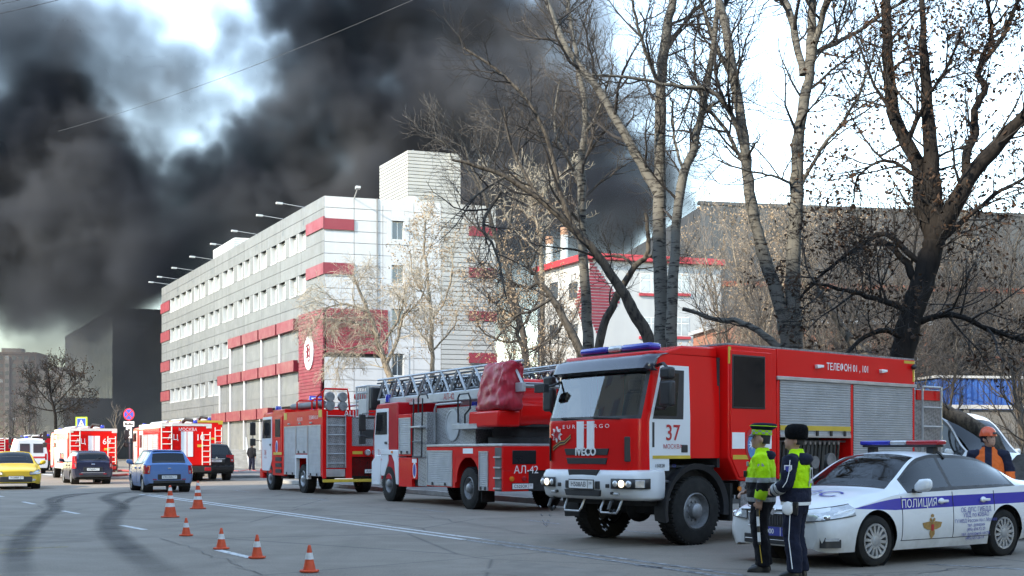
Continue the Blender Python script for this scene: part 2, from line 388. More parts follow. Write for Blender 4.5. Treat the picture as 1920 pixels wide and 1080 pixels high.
# ------------------------------------------------------------------ buildings
def wmat(name, col, rough=0.5, metal=0.0, tint=0.06, streak=0.0, streakcol=(0.2, 0.19, 0.17), var=0.08, coat=0.0):
    """facade sheet: per-piece tint, broad soiling and rain streaks in world space"""
    m, n = new_mat(name); b = n.b
    pos = n.new('ShaderNodeNewGeometry').outputs['Position']
    rnd = n.new('ShaderNodeObjectInfo').outputs['Random']
    c = n.ramp(rnd, [(0.0, tuple(x * (1 - tint) for x in col)), (1.0, tuple(min(1, x * (1 + tint)) for x in col))])
    c = n.mix(n.ramp(n.noise(0.35, 5, 0.6, pos), [(0.35, 0.0), (0.75, var * 3)]), c, tuple(x * 0.7 for x in col))
    if streak:
        mp = n.new('ShaderNodeMapping'); mp.inputs['Scale'].default_value = (1.1, 1.1, 0.07); n.l(pos, mp.inputs['Vector'])
        f = n.ramp(n.noise(1.0, 5, 0.65, mp.outputs[0]), [(0.48, 0.0), (0.8, streak)])
        c = n.mix(f, c, streakcol)
    n.l(c, b.inputs['Base Color']); b.inputs['Metallic'].default_value = metal; b.inputs['Coat Weight'].default_value = coat
    n.l(n.ramp(n.noise(0.9, 4, 0.6, pos), [(0.3, max(0.05, rough - 0.1)), (0.7, min(1, rough + 0.1))]), b.inputs['Roughness'])
    return m
M['clad_grey'] = wmat('weathered_grey_cladding', (0.122, 0.123, 0.127), 0.45, 0.0, 0.08, 0.65, (0.06, 0.06, 0.06))
M['clad_white'] = wmat('white_cladding', (0.36, 0.365, 0.38), 0.4, 0.0, 0.03, 0.25, (0.5, 0.49, 0.47))
M['siding_white'] = wmat('white_siding', (0.27, 0.27, 0.268), 0.5, 0.0, 0.04, 0.55, (0.36, 0.33, 0.28))
M['joint'] = wmat('panel_joint', (0.17, 0.17, 0.17), 0.8)
M['crimson'] = wmat('crimson_cladding', (0.17, 0.008, 0.02), 0.42, 0.0, 0.06, 0.2, (0.25, 0.03, 0.04))
M['crimson_side'] = wmat('crimson_board', (0.17, 0.008, 0.02), 0.5, 0.0, 0.12, 0.2, (0.22, 0.03, 0.04))
M['reveal'] = wmat('white_reveal', (0.5, 0.5, 0.495), 0.5, var=0.05)
M['pane_light'] = mat('window_pane_with_blind', (0.33, 0.35, 0.36), 0.12, var=0.5, scale=0.4, coat=0.7)
M['pane_dark'] = mat('dark_window_pane', (0.05, 0.06, 0.07), 0.08, var=0.4, scale=0.5, coat=0.8)
M['roofing'] = mat('roof_felt', (0.06, 0.06, 0.062), 0.9)
M['galv'] = wmat('galvanised_louvre', (0.46, 0.47, 0.48), 0.4, 0.4)
M['brick_white'] = wmat('white_painted_brick', (0.36, 0.36, 0.36), 0.7, var=0.1, streak=0.2, streakcol=(0.5, 0.49, 0.46))
M['red_trim'] = wmat('red_roof_trim', (0.36, 0.03, 0.04), 0.5, tint=0.1)
_unit = {}
def unit(mname, name='panel'):
    k = (mname, name)
    if k not in _unit: q = MB(); q.box(0, 1, 0, 1, 0, 1); _unit[k] = q.mesh(name, M[mname])
    return _unit[k]
WM = {}      # world matrices of pieces, kept because the scene is not evaluated while it is built
class Face:
    """a facade plane: origin, direction along it, outward direction"""
    def at(s, px):
        k = (px - CX) / F; return (k * s.o.y - s.o.x) / (s.u.x - k * s.u.y)
    def pt(s, a, z, o=0.0): return s.o + s.u * a + s.n * o + Vector((0, 0, z))
    def z(s, px, py):
        a = s.at(px); d = (s.o + s.u * a).y; return CH + (HY - py) * d / F
    def piece(s, name, m, a0, a1, z0, z1, o0, o1, parent=None):
        ax, nn = s.u * (a1 - a0), s.n * (o1 - o0); p = s.pt(a0, z0, o0)
        mx = Matrix(((ax.x, nn.x, 0, p.x), (ax.y, nn.y, 0, p.y), (0, 0, z1 - z0, p.z), (0, 0, 0, 1)))
        o = link(name, unit(m, name), parent or s.root); WM[o.name] = mx
        o.matrix_local = (s.inv if parent is None else s.inv_of(parent)) @ mx
        return o
    def inv_of(s, p): return WM[p.name].inverted()
def building(name, label, loc, cat='building'):
    t = thing(name, label, cat, (loc[0], loc[1], 0)); return t
def mkface(o, u, root):
    f = Face.__new__(Face); f.o = Vector((o[0], o[1], 0)); f.u = Vector((u[0], u[1], 0)).normalized(); f.root = root
    n1 = Vector((-f.u.y, f.u.x, 0)); f.n = n1 if n1.dot(-f.o) > 0 else -n1
    f.inv = Matrix.Translation(-Vector(root.location)); return f
FD = Vector((0.960, 0.280, 0)).normalized()
def wbuild(q, name, m, root, **kw):
    """a mesh given in world coordinates, hung under a root that only has a location"""
    o = q.build(name, m, root, **kw); o.matrix_local = Matrix.Translation(-Vector(root.location)); WM[o.name] = Matrix.Identity(4); return o

# ---- the long office block with grey and white cladding
A = Vector((-16.0, 97.7, 0)); TOP = 23.25
b1 = building('office_building', 'long white and grey clad office block with crimson bands under the black smoke', A)
LF = mkface(A, RD, b1); FF = mkface(A, FD, b1)
L1 = LF.at(303); L2 = FF.at(929)
far, right_ = LF.pt(L1, 0), FF.pt(L2, 0)
q = MB(); back = far + right_ - A
q.prism([(p.x, p.y) for p in (A - LF.n * 0.45 - FF.n * 0.45 + Vector((0, 0.0, 0)), far - LF.n * 0.45, back, right_ - FF.n * 0.45)], 'z', 0.0, TOP - 0.5)
wbuild(q, 'wall', M['joint'], b1)
q = MB(); q.prism([(p.x, p.y) for p in (A - LF.n * 0.6 - FF.n * 0.6, far - LF.n * 0.6, back, right_ - FF.n * 0.6)], 'z', TOP - 0.5, TOP - 0.42); wbuild(q, 'roof', M['roofing'], b1)
rows = [21.15, 17.3, 13.35, 9.45]; WH = 1.72
wins = [88, 108, 133, 157, 190, 215, 250, 275, 310, 335, 373, 400, 440, 468, 513, 545, 592, 628]
wine = [105, 128, 155, 178, 208, 235, 270, 295, 330, 355, 393, 423, 460, 494, 538, 573, 620, 660]
wa = [(LF.at(280 + e / 2.25), LF.at(280 + s_ / 2.25)) for s_, e in zip(wins, wine)]     # along the facade, near edge first
wa.sort()
colw = 6.05; ncol = int(math.ceil(L1 / colw))
def panel_row(face, m, z0, z1, length, w, a0=0.0, o=0.06, name='cladding_panel'):
    a = a0
    while a < length - 0.02:
        e = min(a + w, length); face.piece(name, m, a + 0.02, e - 0.02, z0 + 0.02, z1 - 0.02, -0.06, 0.0); a = e
aP = LF.at(563)                       # left edge of the crimson pylon
bays = [LF.at(280 + x / 2.25) for x in (630, 552, 476, 404, 345, 300, 262)]
# spandrels and parapet
bands = [(TOP - 1.05, TOP), (rows[0] + 0.0, TOP - 1.05)]
for i, t in enumerate(rows):
    nxt = rows[i + 1] if i < 3 else 5.6
    b0 = t - WH; h = (b0 - nxt) / 2
    bands += [(b0 - h, b0), (nxt, b0 - h)]
for (z0, z1) in bands:
    start = 0.0 if z0 > 13.2 else aP
    panel_row(LF, 'clad_grey', z0, z1, L1, colw, start)
panel_row(LF, 'clad_grey', 2.2, 5.6 - 1.1, L1, colw, bays[3]); panel_row(LF, 'clad_grey', 0.1, 2.2, L1, colw, bays[3])
def window(face, a0, a1, z0, z1, depth=0.42, m='pane_light', parts=2, sill=True):
    w = face.piece('window', 'reveal', a0, a1, z0, z1, -depth - 0.04, -depth)
    face.piece('pane', m, a0 + 0.08, a1 - 0.08, z0 + 0.1, z1 - 0.08, -depth, -depth + 0.02, w)
    if parts == 2:
        c = (a0 + a1) / 2; face.piece('mullion', 'reveal', c - 0.035, c + 0.035, z0 + 0.1, z1 - 0.08, -depth + 0.02, -depth + 0.05, w)
    face.piece('jamb', 'reveal', a1 - 0.03, a1 + 0.05, z0, z1, -depth, -0.005, w)
    face.piece('jamb', 'reveal', a0 - 0.05, a0 + 0.03, z0, z1, -depth, -0.005, w)
    if sill: face.piece('sill', 'reveal', a0, a1, z0 - 0.05, z0 + 0.04, -depth, 0.05, w)
    return w
for i, t in enumerate(rows):
    z1, z0 = t, t - WH
    lim = 0.0 if i < 2 else bays[4 if i == 2 else 5]
    prev = None
    for (a0, a1) in wa:
        if a0 < lim: continue
        window(LF, a0, a1, z0, z1, parts=1)
        p0 = prev if prev is not None else (lim if i >= 2 else LF.at(575))
        if a0 - p0 > 0.05: LF.piece('cladding_panel', 'clad_grey', p0 + 0.05, a0 - 0.05, z0 + 0.012, z1 - 0.012, -0.05, 0.0)
        prev = a1
    LF.piece('crimson_panel', 'crimson', prev + 0.1, L1 + 0.12, z0 + 0.35, z1 - 0.1, -0.05, 0.12)
    LF.piece('cladding_panel', 'clad_grey', prev + 0.05, L1, z0 + 0.012, z0 + 0.33, -0.05, 0.0)
# corner returns with crimson bands
for i, t in enumerate(rows[:2]):
    zt = LF.z(573, (424, 507)[i]); zb = zt - 0.98
    LF.piece('cladding_panel', 'clad_grey', 0.0, LF.at(575), t - WH + 0.01, t, -0.06, 0.0)
    LF.piece('crimson_panel', 'crimson', -0.14, LF.at(576), zb, zt, 0.0, 0.14)
# blind bays with crimson fascia boxes
for i, (zt, nb) in enumerate(((13.45, 4), (9.7, 5), (5.65, 4))):
    edges = bays if i < 2 else [LF.at(280 + x / 2.25) for x in (520, 470, 402, 338, 275)]
    zb = (rows[3] if i == 0 else 5.6 if i == 1 else 0.1)
    for k in range(nb):
        a0, a1 = edges[k], edges[k + 1]
        LF.piece('fascia_box', 'crimson', a0 + 0.25, a1 - 0.2, zt - 1.02, zt, -0.1, 0.42)
        h = (zt - 1.02 - zb) / 3
        for j in range(3): LF.piece('cladding_panel', 'clad_grey', a0 + 0.3, a1 - 0.3, zb + j * h + 0.012, zb + (j + 1) * h - 0.012, -0.1, -0.03)
        LF.piece('pilaster', 'reveal', a1 - 0.28, a1 + 0.1, zb, zt - 0.1, -0.1, 0.14)
panel_row(LF, 'clad_grey', 0.1, 5.6, bays[0], 3.0, aP); panel_row(LF, 'clad_grey', 4.5, 5.6, L1, colw, bays[6])
# crimson pylon of narrow boards wrapping the corner
zt = LF.z(609, 577)
nb = 46
for k in range(nb):
    z0 = 0.2 + (zt - 0.2) * k / nb; z1 = 0.2 + (zt - 0.2) * (k + 1) / nb
    zc = (z0 + z1) / 2; zk = LF.z(609, 662)
    a_n = -0.12 if zc > zk else (1.6 * (zk - zc) / zk)
    LF.piece('pylon_board', 'crimson_side', a_n, aP, z0 + 0.015, z1 - 0.015, 0.0, 0.16)
a_r = FF.at(727); zk = FF.z(609, 662)
kk = 16
for k in range(kk):
    z0 = zk + (zt - zk) * k / kk; z1 = zk + (zt - zk) * (k + 1) / kk
    FF.piece('pylon_board', 'crimson_side', 0.16, a_r, z0 + 0.012, z1 - 0.012, 0.0, 0.14)
# oval emblem on the pylon
ac = LF.at(583.5); zc = LF.z(583.5, 662); ring = []
q = MB()
for o_ in (0.16, 0.26): ring.append([LF.pt(ac + 1.18 * math.cos(t), zc + 1.5 * math.sin(t), o_) for t in [2 * math.pi * k / 32 for k in range(32)]])
q.loft(ring); em = wbuild(q, 'emblem', M['reveal'], b1, smooth=40)
q = MB()
for (u0, v0, u1, v1) in ((-.6, .5, .1, .62), (.1, .62, .55, .25), (-.5, .1, .3, .25), (.3, .25, .4, -.4), (-.45, -.35, .2, -.2), (-.2, .55, -.35, -.4), (-.1, -.62, .4, -.5), (.0, .4, -.1, -.3)):
    q.tube([LF.pt(ac - u0 * 1.0, zc + v0 * 1.2, 0.27), LF.pt(ac - u1 * 1.0, zc + v1 * 1.2, 0.27)], 0.07, 4)
q.v = [LF.inv_of(em) @ Vector(p) for p in q.v]; q.build('script_mark', M['crimson'], em)
# front facade: panels, windows, siding
cols = [0.0] + [FF.at(x) for x in (664, 718, 776, 827)]
zl = [TOP - 0.98 * k for k in range(24)]
fw = [(FF.at(735), FF.at(757))]
wz = [(FF.z(746, a), FF.z(746, b)) for a, b in ((415, 450), (498, 532), (580, 615), (664, 705))]
bz = [(FF.z(609, 409), FF.z(609, 429.5)), (FF.z(609, 492), FF.z(609, 513))]
for r in range(23):
    z1, z0 = zl[r], zl[r + 1]
    if z0 < 0.1: z0 = 0.1
    if z1 < 0.3: break
    for c in range(4):
        a0, a1 = cols[c], cols[c + 1]
        if c < 2 and z1 <= zt + 0.5 and z0 >= zk - 0.9 and a1 <= a_r + 0.3: continue
        if c == 2 and any(z0 < w1 and z1 > w0 for (w1, w0) in wz):
            FF.piece('cladding_panel', 'clad_white', a0 + 0.012, fw[0][0] - 0.06, z0 + 0.012, z1 - 0.012, -0.06, 0.0)
            FF.piece('cladding_panel', 'clad_white', fw[0][1] + 0.06, a1 - 0.012, z0 + 0.012, z1 - 0.012, -0.06, 0.0)
            continue
        FF.piece('cladding_panel', 'clad_white', a0 + 0.02, a1 - 0.02, z0 + 0.02, z1 - 0.02, -0.06, 0.0)
for (z1, z0) in bz: FF.piece('crimson_panel', 'crimson', -0.1, cols[1] - 0.02, z0, z1, 0.0, 0.14)
for (z1, z0) in wz:
    w = window(FF, fw[0][0], fw[0][1], z0, z1, 0.3, 'pane_dark', 2)
    for (x0, x1, y0, y1) in ((-0.45, -0.06, z0 - 0.4, z1 + 0.4), (0.06, 0.45, z0 - 0.4, z1 + 0.4)):
        e = fw[0][0] if x0 < 0 else fw[0][1]; FF.piece('casing', 'clad_white', e + x0, e + x1, y0, y1, 0.0, 0.05, w)
    FF.piece('casing', 'clad_white', fw[0][0] - 0.06, fw[0][1] + 0.06, z1 + 0.03, z1 + 0.4, 0.0, 0.05, w)
    FF.piece('casing', 'clad_white', fw[0][0] - 0.06, fw[0][1] + 0.06, z0 - 0.4, z0 - 0.06, 0.0, 0.05, w)
for i, (z1, z0) in enumerate(wz):
    up = TOP if i == 0 else wz[i - 1][1] - 0.4
    FF.piece('cladding_panel', 'clad_white', fw[0][0] - 0.05, fw[0][1] + 0.05, z1 + 0.4, up, -0.06, -0.004)
nb = 54
for k in range(nb):
    z0 = 0.1 + (TOP - 0.15) * k / nb; z1 = 0.1 + (TOP - 0.15) * (k + 1) / nb
    FF.piece('siding_board', 'siding_white', cols[4] + 0.02, L2, z0 + 0.05, z1, -0.06, 0.05)
for (y0, y1) in ((425.5, 443.5), (503, 521), (584, 602), (662, 681)):
    FF.piece('crimson_panel', 'crimson', FF.at(879), L2 + 0.1, FF.z(900, y1), FF.z(900, y0), 0.03, 0.2)
FF.piece('drainpipe', 'joint', FF.at(706), FF.at(706) + 0.1, FF.z(706, 620), TOP, 0.01, 0.1)
# lift shaft on the roof, narrow horizontal boards
S0 = Vector(((766 - CX) / F * 107.5, 107.5, 0)); SL = mkface(S0, RD, b1); SF = mkface(S0, FD, b1)
sa, sf_ = SL.at(713), SF.at(863); zs = CH + (HY - 282) * 107.5 / F
q = MB(); q.prism([(p.x, p.y) for p in (S0 - SL.n * 0.02 - SF.n * 0.02, SL.pt(sa, 0), SL.pt(sa, 0) + SF.u * sf_, SF.pt(sf_, 0))], 'z', TOP - 0.4, zs - 0.05)
sh = wbuild(q, 'lift_shaft', M['joint'], b1)
nb = 21
for k in range(nb):
    z0 = TOP - 0.4 + (zs - TOP + 0.4) * k / nb; z1 = TOP - 0.4 + (zs - TOP + 0.4) * (k + 1) / nb
    SL.piece('siding_board', 'siding_white', -0.06, sa, z0 + 0.06, z1, 0.0, 0.08, sh)
    if 1 <= k <= 2:
        SF.piece('siding_board', 'siding_white', 0.0, SF.at(823), z0 + 0.06, z1, 0.0, 0.08, sh); SF.piece('siding_board', 'siding_white', SF.at(845), sf_, z0 + 0.06, z1, 0.0, 0.08, sh)
    else: SF.piece('siding_board', 'siding_white', 0.0, sf_, z0 + 0.06, z1, 0.0, 0.08, sh)
q = MB(); q.tube([SL.pt(sa * 0.5, zs, -2), SL.pt(sa * 0.5, zs + 1.1, -2)], 0.04, 5); wbuild(q, 'aerial', M['steel'], b1)
q = MB()
q.ball((FF.pt(FF.at(783), TOP + 0.4, -2.5)), (0.75, 0.75, 0.55), 14, 8); wbuild(q, 'vent_dome', M['reveal'], b1, smooth=60)
# louvred plant box behind the parapet of the long side
H0 = P(441, 487, 128); H0.z = 0; HL = mkface(H0, RD, b1); HF = mkface(H0, FD, b1)
ha, hf = HL.at(401), 2.4; ha = max(ha, 6)
q = MB(); q.prism([(p.x, p.y) for p in (H0, HL.pt(ha, 0), HL.pt(ha, 0) + HF.u * hf, HF.pt(hf, 0))], 'z', TOP - 0.4, HL.z(441, 445)); pb = wbuild(q, 'plant_box', M['joint'], b1)
zt2 = HL.z(441, 445)
for k in range(9):
    z0 = TOP + 0.0 + (zt2 - TOP) * k / 9; z1 = TOP + (zt2 - TOP) * (k + 0.8) / 9
    HL.piece('louvre', 'galv', 0, ha, z0, z1, 0.0, 0.1, pb); HF.piece('louvre', 'galv', 0, hf, z0, z1, 0.0, 0.1, pb)
# floodlights on long arms along the roof edge
for px in (572, 533, 483, 441, 400, 364, 335, 318):
    a = LF.at(px); p0 = LF.pt(a, TOP - 0.1, 0.0); p1 = LF.pt(a, TOP + 0.05, 2.1); q = MB(); q.tube([p0, p1], 0.03, 6); arm = wbuild(q, 'floodlight_arm', M['alu_paint'], b1)
    q = MB(); q.obox(LF.pt(a, TOP + 0.02, 2.35), LF.n * 0.30, LF.u * 0.14, Vector((0, 0, 0.09))); q.v = [LF.inv_of(arm) @ Vector(p) for p in q.v]; q.build('floodlight', M['alu_paint'], arm, bevel=0.03)
p0 = FF.pt(FF.at(664), TOP - 0.1, 0); q = MB(); q.tube([p0, FF.pt(FF.at(664), TOP + 0.35, 1.9)], 0.045, 6); arm = wbuild(q, 'floodlight_arm', M['alu_paint'], b1)
q = MB(); q.obox(FF.pt(FF.at(664), TOP + 0.36, 2.1), FF.n * 0.3, FF.u * 0.2, Vector((0, 0, 0.1))); q.v = [FF.inv_of(arm) @ Vector(p) for p in q.v]; q.build('floodlight', M['alu_paint'], arm, bevel=0.03)

# ---- the white brick building with a red stepped diamond
A2 = Vector(((1105 - CX) / F * 98.0, 98.0, 0)); T2 = CH + (HY - 486) * 98 / F
b2 = building('brick_building', 'white painted brick building with a red stepped diamond and red eaves', A2)
L = mkface(A2, RD, b2); Fc = mkface(A2, FD, b2); la, fa = L.at(1008), Fc.at(1352)
q = MB(); q.prism([(p.x, p.y) for p in (A2, L.pt(la, 0), L.pt(la, 0) + Fc.u * fa, Fc.pt(fa, 0))], 'z', 0, T2); wbuild(q, 'wall', M['brick_white'], b2)
zt = T2 + 0.5
Fc.piece('eaves', 'red_trim', -0.5, fa + 0.2, T2 - 0.02, zt, -0.3, 0.5); L.piece('eaves', 'red_trim', -0.1, la, T2 - 0.02, zt, -0.3, 0.48)
q = MB(); c_ = (A2 + Fc.pt(fa, 0) + L.pt(la, 0) + L.pt(la, 0) + Fc.u * fa) / 4
q.prism([(p.x, p.y) for p in (A2 + Fc.u * 0.3 - Fc.n * 0.3, L.pt(la, 0) + Fc.u * 0.3, L.pt(la, 0) + Fc.u * fa, Fc.pt(fa, 0) - Fc.n * 0.3)], 'z', T2, T2 + 0.42); wbuild(q, 'roof', M['galv'], b2)
for k in range(27):
    z1 = Fc.z(1112, 488 + k * 5.75); z0 = z1 - 0.19
    t = k / 12.5 if k < 12.5 else (26 - k) / 13.5
    w = 0.25 + 2.6 * max(0, t) ** 1.0; lo = 0.0 if k < 18 else (k - 18) * 0.12
    Fc.piece('red_brick_course', 'crimson_side', lo, max(w, lo + 0.3), z0, z1, -0.01, 0.045)
    if 5 < k < 20: L.piece('red_brick_course', 'crimson_side', 0.0, w * 0.8, z0, z1, -0.01, 0.045)
for (x0, x1) in ((1200, 1241), (1262, 1292)):
    for (y0, y1) in ((512, 549), (594, 630), (676, 712)):
        a0, a1 = Fc.at(x0), Fc.at(x1); z1, z0 = Fc.z(x0, y0), Fc.z(x0, y1)
        w = Fc.piece('window', 'reveal', a0, a1, z0, z1, 0.0, 0.03)
        for (u0, u1, v0, v1) in ((0.04, 0.47, 0.04, 0.64), (0.53, 0.96, 0.04, 0.64), (0.04, 0.47, 0.7, 0.96), (0.53, 0.96, 0.7, 0.96)):
            Fc.piece('pane', 'pane_light', a0 + (a1 - a0) * u0, a0 + (a1 - a0) * u1, z0 + (z1 - z0) * v0, z0 + (z1 - z0) * v1, 0.03, 0.04, w)
        Fc.piece('sill', 'red_trim', a0 - 0.1, a1 + 0.1, z0 - 0.26, z0 - 0.03, 0.0, 0.16, w)
for (x0, x1) in ((1030, 1048), (1066, 1085)):
    for (y0, y1) in ((530, 566), (608, 640)):
        a1, a0 = L.at(x0), L.at(x1); z1, z0 = L.z(x0, y0), L.z(x0, y1)
        w = L.piece('window', 'reveal', a0, a1, z0, z1, 0.0, 0.03); L.piece('pane', 'pane_dark', a0 + 0.1, a1 - 0.1, z0 + 0.1, z1 - 0.1, 0.03, 0.04, w)
M['pipe_rust'] = mat('rusty_pipe_cap', (0.3, 0.16, 0.1), 0.7, var=0.3)
for (px, py) in ((1058, 441), (1030, 458)):
    p = P(px, py, 108); q = MB(); q.lathe([(0.36, T2 - 0.3), (0.34, p.z)], (p.x, p.y, 0), n=14); c = wbuild(q, 'flue', M['reveal'], b2, smooth=40)
    q = MB(); q.lathe([(0.37, p.z), (0.37, p.z + 0.7), (0.28, p.z + 0.72)], (p.x, p.y, 0), n=14); q.v = [Fc.inv_of(c) @ Vector(v) for v in q.v]; q.build('flue_cap', M['pipe_rust'], c, smooth=40)

# ---- long grey metal warehouse behind the trees
M['metal_grey'] = wmat('grey_profiled_sheet', (0.045, 0.048, 0.055), 0.5, 0.1, 0.1, 0.4, (0.028, 0.029, 0.032))
M['metal_orange'] = wmat('orange_trim_sheet', (0.22, 0.045, 0.018), 0.5)
A3 = P(1312, 846, 128); A3.z = 0
b3 = building('warehouse', 'long grey metal warehouse with orange stripes behind the bare trees', A3)
W3 = mkface(A3, Vector((0.985, 0.17, 0)), b3); wl = W3.at(2150); t3 = W3.z(1320, 388)
q = MB(); q.prism([(p.x, p.y) for p in (W3.pt(0, 0), W3.pt(wl, 0), W3.pt(wl, 0, -40), W3.pt(0, 0, -40))], 'z', 0, t3); wbuild(q, 'wall', M['metal_grey'], b3)
npan = 40
for k in range(npan):
    for (z0, z1) in ((t3 - 8.2, t3 + 0.2), (t3 - 16.2, t3 - 8.9), (0.2, t3 - 16.8)):
        W3.piece('wall_panel', 'metal_grey', wl * k / npan + 0.03, wl * (k + 1) / npan - 0.03, z0, z1, 0.0, 0.12)
for z in (t3 - 8.2, t3 - 16.2): W3.piece('orange_trim', 'metal_orange', -0.1, wl, z - 0.62, z - 0.02, 0.0, 0.3)
W3.piece('roof_edge', 'metal_grey', -0.2, wl, t3 + 0.22, t3 + 0.6, -0.3, 0.3)

# ---- low brick building between the trees
M['brick_orange'] = wmat('orange_brick', (0.26, 0.105, 0.065), 0.8, var=0.15, streak=0.3, streakcol=(0.25, 0.1, 0.07))
A4 = P(1385, 846, 74); A4.z = 0
b4 = building('brick_annex', 'low orange brick annex half hidden behind tree trunks', A4)
W4 = mkface(A4, Vector((0.985, 0.17, 0)), b4); wl = W4.at(1745); t4 = W4.z(1400, 604)
q = MB(); q.prism([(p.x, p.y) for p in (W4.pt(0, 0), W4.pt(wl, 0), W4.pt(wl, 0, -9), W4.pt(0, 0, -9))], 'z', 0, t4); wbuild(q, 'wall', M['brick_orange'], b4)
W4.piece('roof_edge', 'galv', -0.3, wl + 0.3, t4, t4 + 0.25, -9.2, 0.35)
for k in range(4):
    a = wl * (k + 0.5) / 4; w = W4.piece('window', 'reveal', a - 0.8, a + 0.8, t4 - 2.8, t4 - 1.2, 0.0, 0.04); W4.piece('pane', 'pane_dark', a - 0.7, a + 0.7, t4 - 2.7, t4 - 1.3, 0.04, 0.06, w)

# ---- concrete fence and blue cabin at the right edge
M['concrete'] = wmat('grey_concrete', (0.15, 0.148, 0.145), 0.85, tint=0.1, var=0.15, streak=0.4, streakcol=(0.15, 0.145, 0.14))
M['blue_sheet'] = wmat('blue_sheeting', (0.03, 0.11, 0.36), 0.45, tint=0.08)
A5 = P(1690, 846, 41); A5.z = 0
b5 = building('concrete_fence', 'grey concrete panel fence below the blue cabin', A5, 'fence')
W5 = mkface(A5, Vector((0.985, 0.17, 0)), b5); wl = W5.at(2100); t5 = W5.z(1760, 762)
k = 0; a = 0
while a < wl:
    W5.piece('fence_panel', 'concrete', a + 0.1, a + 2.4, 0.05, t5 - 0.1, -0.1, 0.0); W5.piece('fence_post', 'concrete', a - 0.1, a + 0.1, 0, t5, -0.14, 0.06); a += 2.5
W5.piece('coping', 'reveal', -0.1, wl, t5 - 0.08, t5 + 0.06, -0.16, 0.09)
A6 = P(1757, 846, 47); A6.z = 0
b6 = building('site_cabin', 'bright blue metal cabin seen through the branches above the grey fence', A6, 'cabin')
W6 = mkface(A6, Vector((0.985, 0.17, 0)), b6); wl = W6.at(1912); t6 = W6.z(1800, 709)
q = MB(); q.prism([(p.x, p.y) for p in (W6.pt(0, 0), W6.pt(wl, 0), W6.pt(wl, 0, -2.6), W6.pt(0, 0, -2.6))], 'z', 0, t6 - 0.05); wbuild(q, 'wall', M['blue_sheet'], b6)
for k in range(14): W6.piece('sheet_rib', 'blue_sheet', wl * k / 14 + 0.03, wl * (k + 0.62) / 14, 0.1, t6, 0.0, 0.05)
W6.piece('roof_edge', 'reveal', -0.1, wl + 0.1, t6, t6 + 0.1, -2.7, 0.12)

# ---- dark hall at the end of the street
M['hall_dark'] = wmat('charcoal_sheet', (0.07, 0.071, 0.075), 0.55, 0.1, 0.05)
M['hall_lit'] = wmat('sunlit_charcoal_sheet', (0.12, 0.122, 0.13), 0.5, 0.1, 0.04)  # charcoal sheet again, paled: sunlight on the left face put into the colour
A7 = P(212, 846, 215); A7.z = 0
b7 = building('dark_hall', 'dark windowless hall standing in the smoke at the end of the street', A7)
L7 = mkface(A7, RD, b7); F7 = mkface(A7, FD, b7); la = L7.at(123); t7 = CH + (HY - 579) * 215 / F
q = MB(); fa = 34
q.prism([(p.x, p.y) for p in (A7, L7.pt(la, 0), L7.pt(la, 0) + F7.u * fa, F7.pt(fa, 0))], 'z', 0, t7); wbuild(q, 'wall', M['hall_dark'], b7)
zp = L7.z(212, 748)
for k in range(16): L7.piece('wall_panel', 'hall_lit', la * k / 16 + 0.04, la * (k + 1) / 16 - 0.04, zp, t7 + 0.15, 0.0, 0.12)
for k in range(14): F7.piece('wall_panel', 'hall_dark', fa * k / 14 + 0.04, fa * (k + 1) / 14 - 0.04, 0.2, t7 + 0.15, 0.0, 0.12)
L7.piece('podium', 'hall_dark', -2, la * 0.62, 0, zp, 0.0, 9.0)

# ---- two apartment towers far behind
M['tower_brick'] = wmat('brown_tower_brick', (0.24, 0.17, 0.135), 0.8)
M['tower_pale'] = wmat('pale_tower_brick', (0.36, 0.31, 0.28), 0.8)
def tower(name, label, x0, x1, ytop, d, nfl, ncol, m, depth=16):
    a = P(x0, 846, d); a.z = 0; b = building(name, label, a); f = mkface(a, Vector((1, 0.12, 0)), b); w = f.at(x1); t = f.z(x0, ytop)
    q = MB(); q.prism([(p.x, p.y) for p in (f.pt(0, 0), f.pt(w, 0), f.pt(w, 0, -depth), f.pt(0, 0, -depth))], 'z', 0, t); wbuild(q, 'wall', M[m], b)
    f.piece('parapet', m, -0.2, w + 0.2, t, t + 0.9, -depth, 0.2)
    f.piece('roof_cabin', 'tower_pale', w * 0.35, w * 0.7, t + 0.9, t + 2.6, -8, -3)
    fh = t / nfl
    for c in range(ncol):
        a0 = w * (c + 0.22) / ncol; a1 = w * (c + 0.78) / ncol
        if c % 3 == 1: f.piece('balcony_bay', 'tower_pale', a0 - 0.2, a1 + 0.2, 2, t - 1, 0.0, 0.8)
        o = 0.8 if c % 3 == 1 else 0.0
        for r in range(1, nfl): f.piece('window', 'pane_dark' if (c * 7 + r * 5) % 11 else 'reveal', a0, a1, r * fh + 0.9, r * fh + 2.3, o - 0.05, o + 0.06)
    return b
tower('apartment_tower', 'tall brown apartment tower far behind the smoke', -40, 68, 664, 430, 13, 9, 'tower_brick')
tower('apartment_tower', 'lower pale apartment block beside the tall brown tower', 71, 128, 700, 410, 10, 5, 'tower_pale')

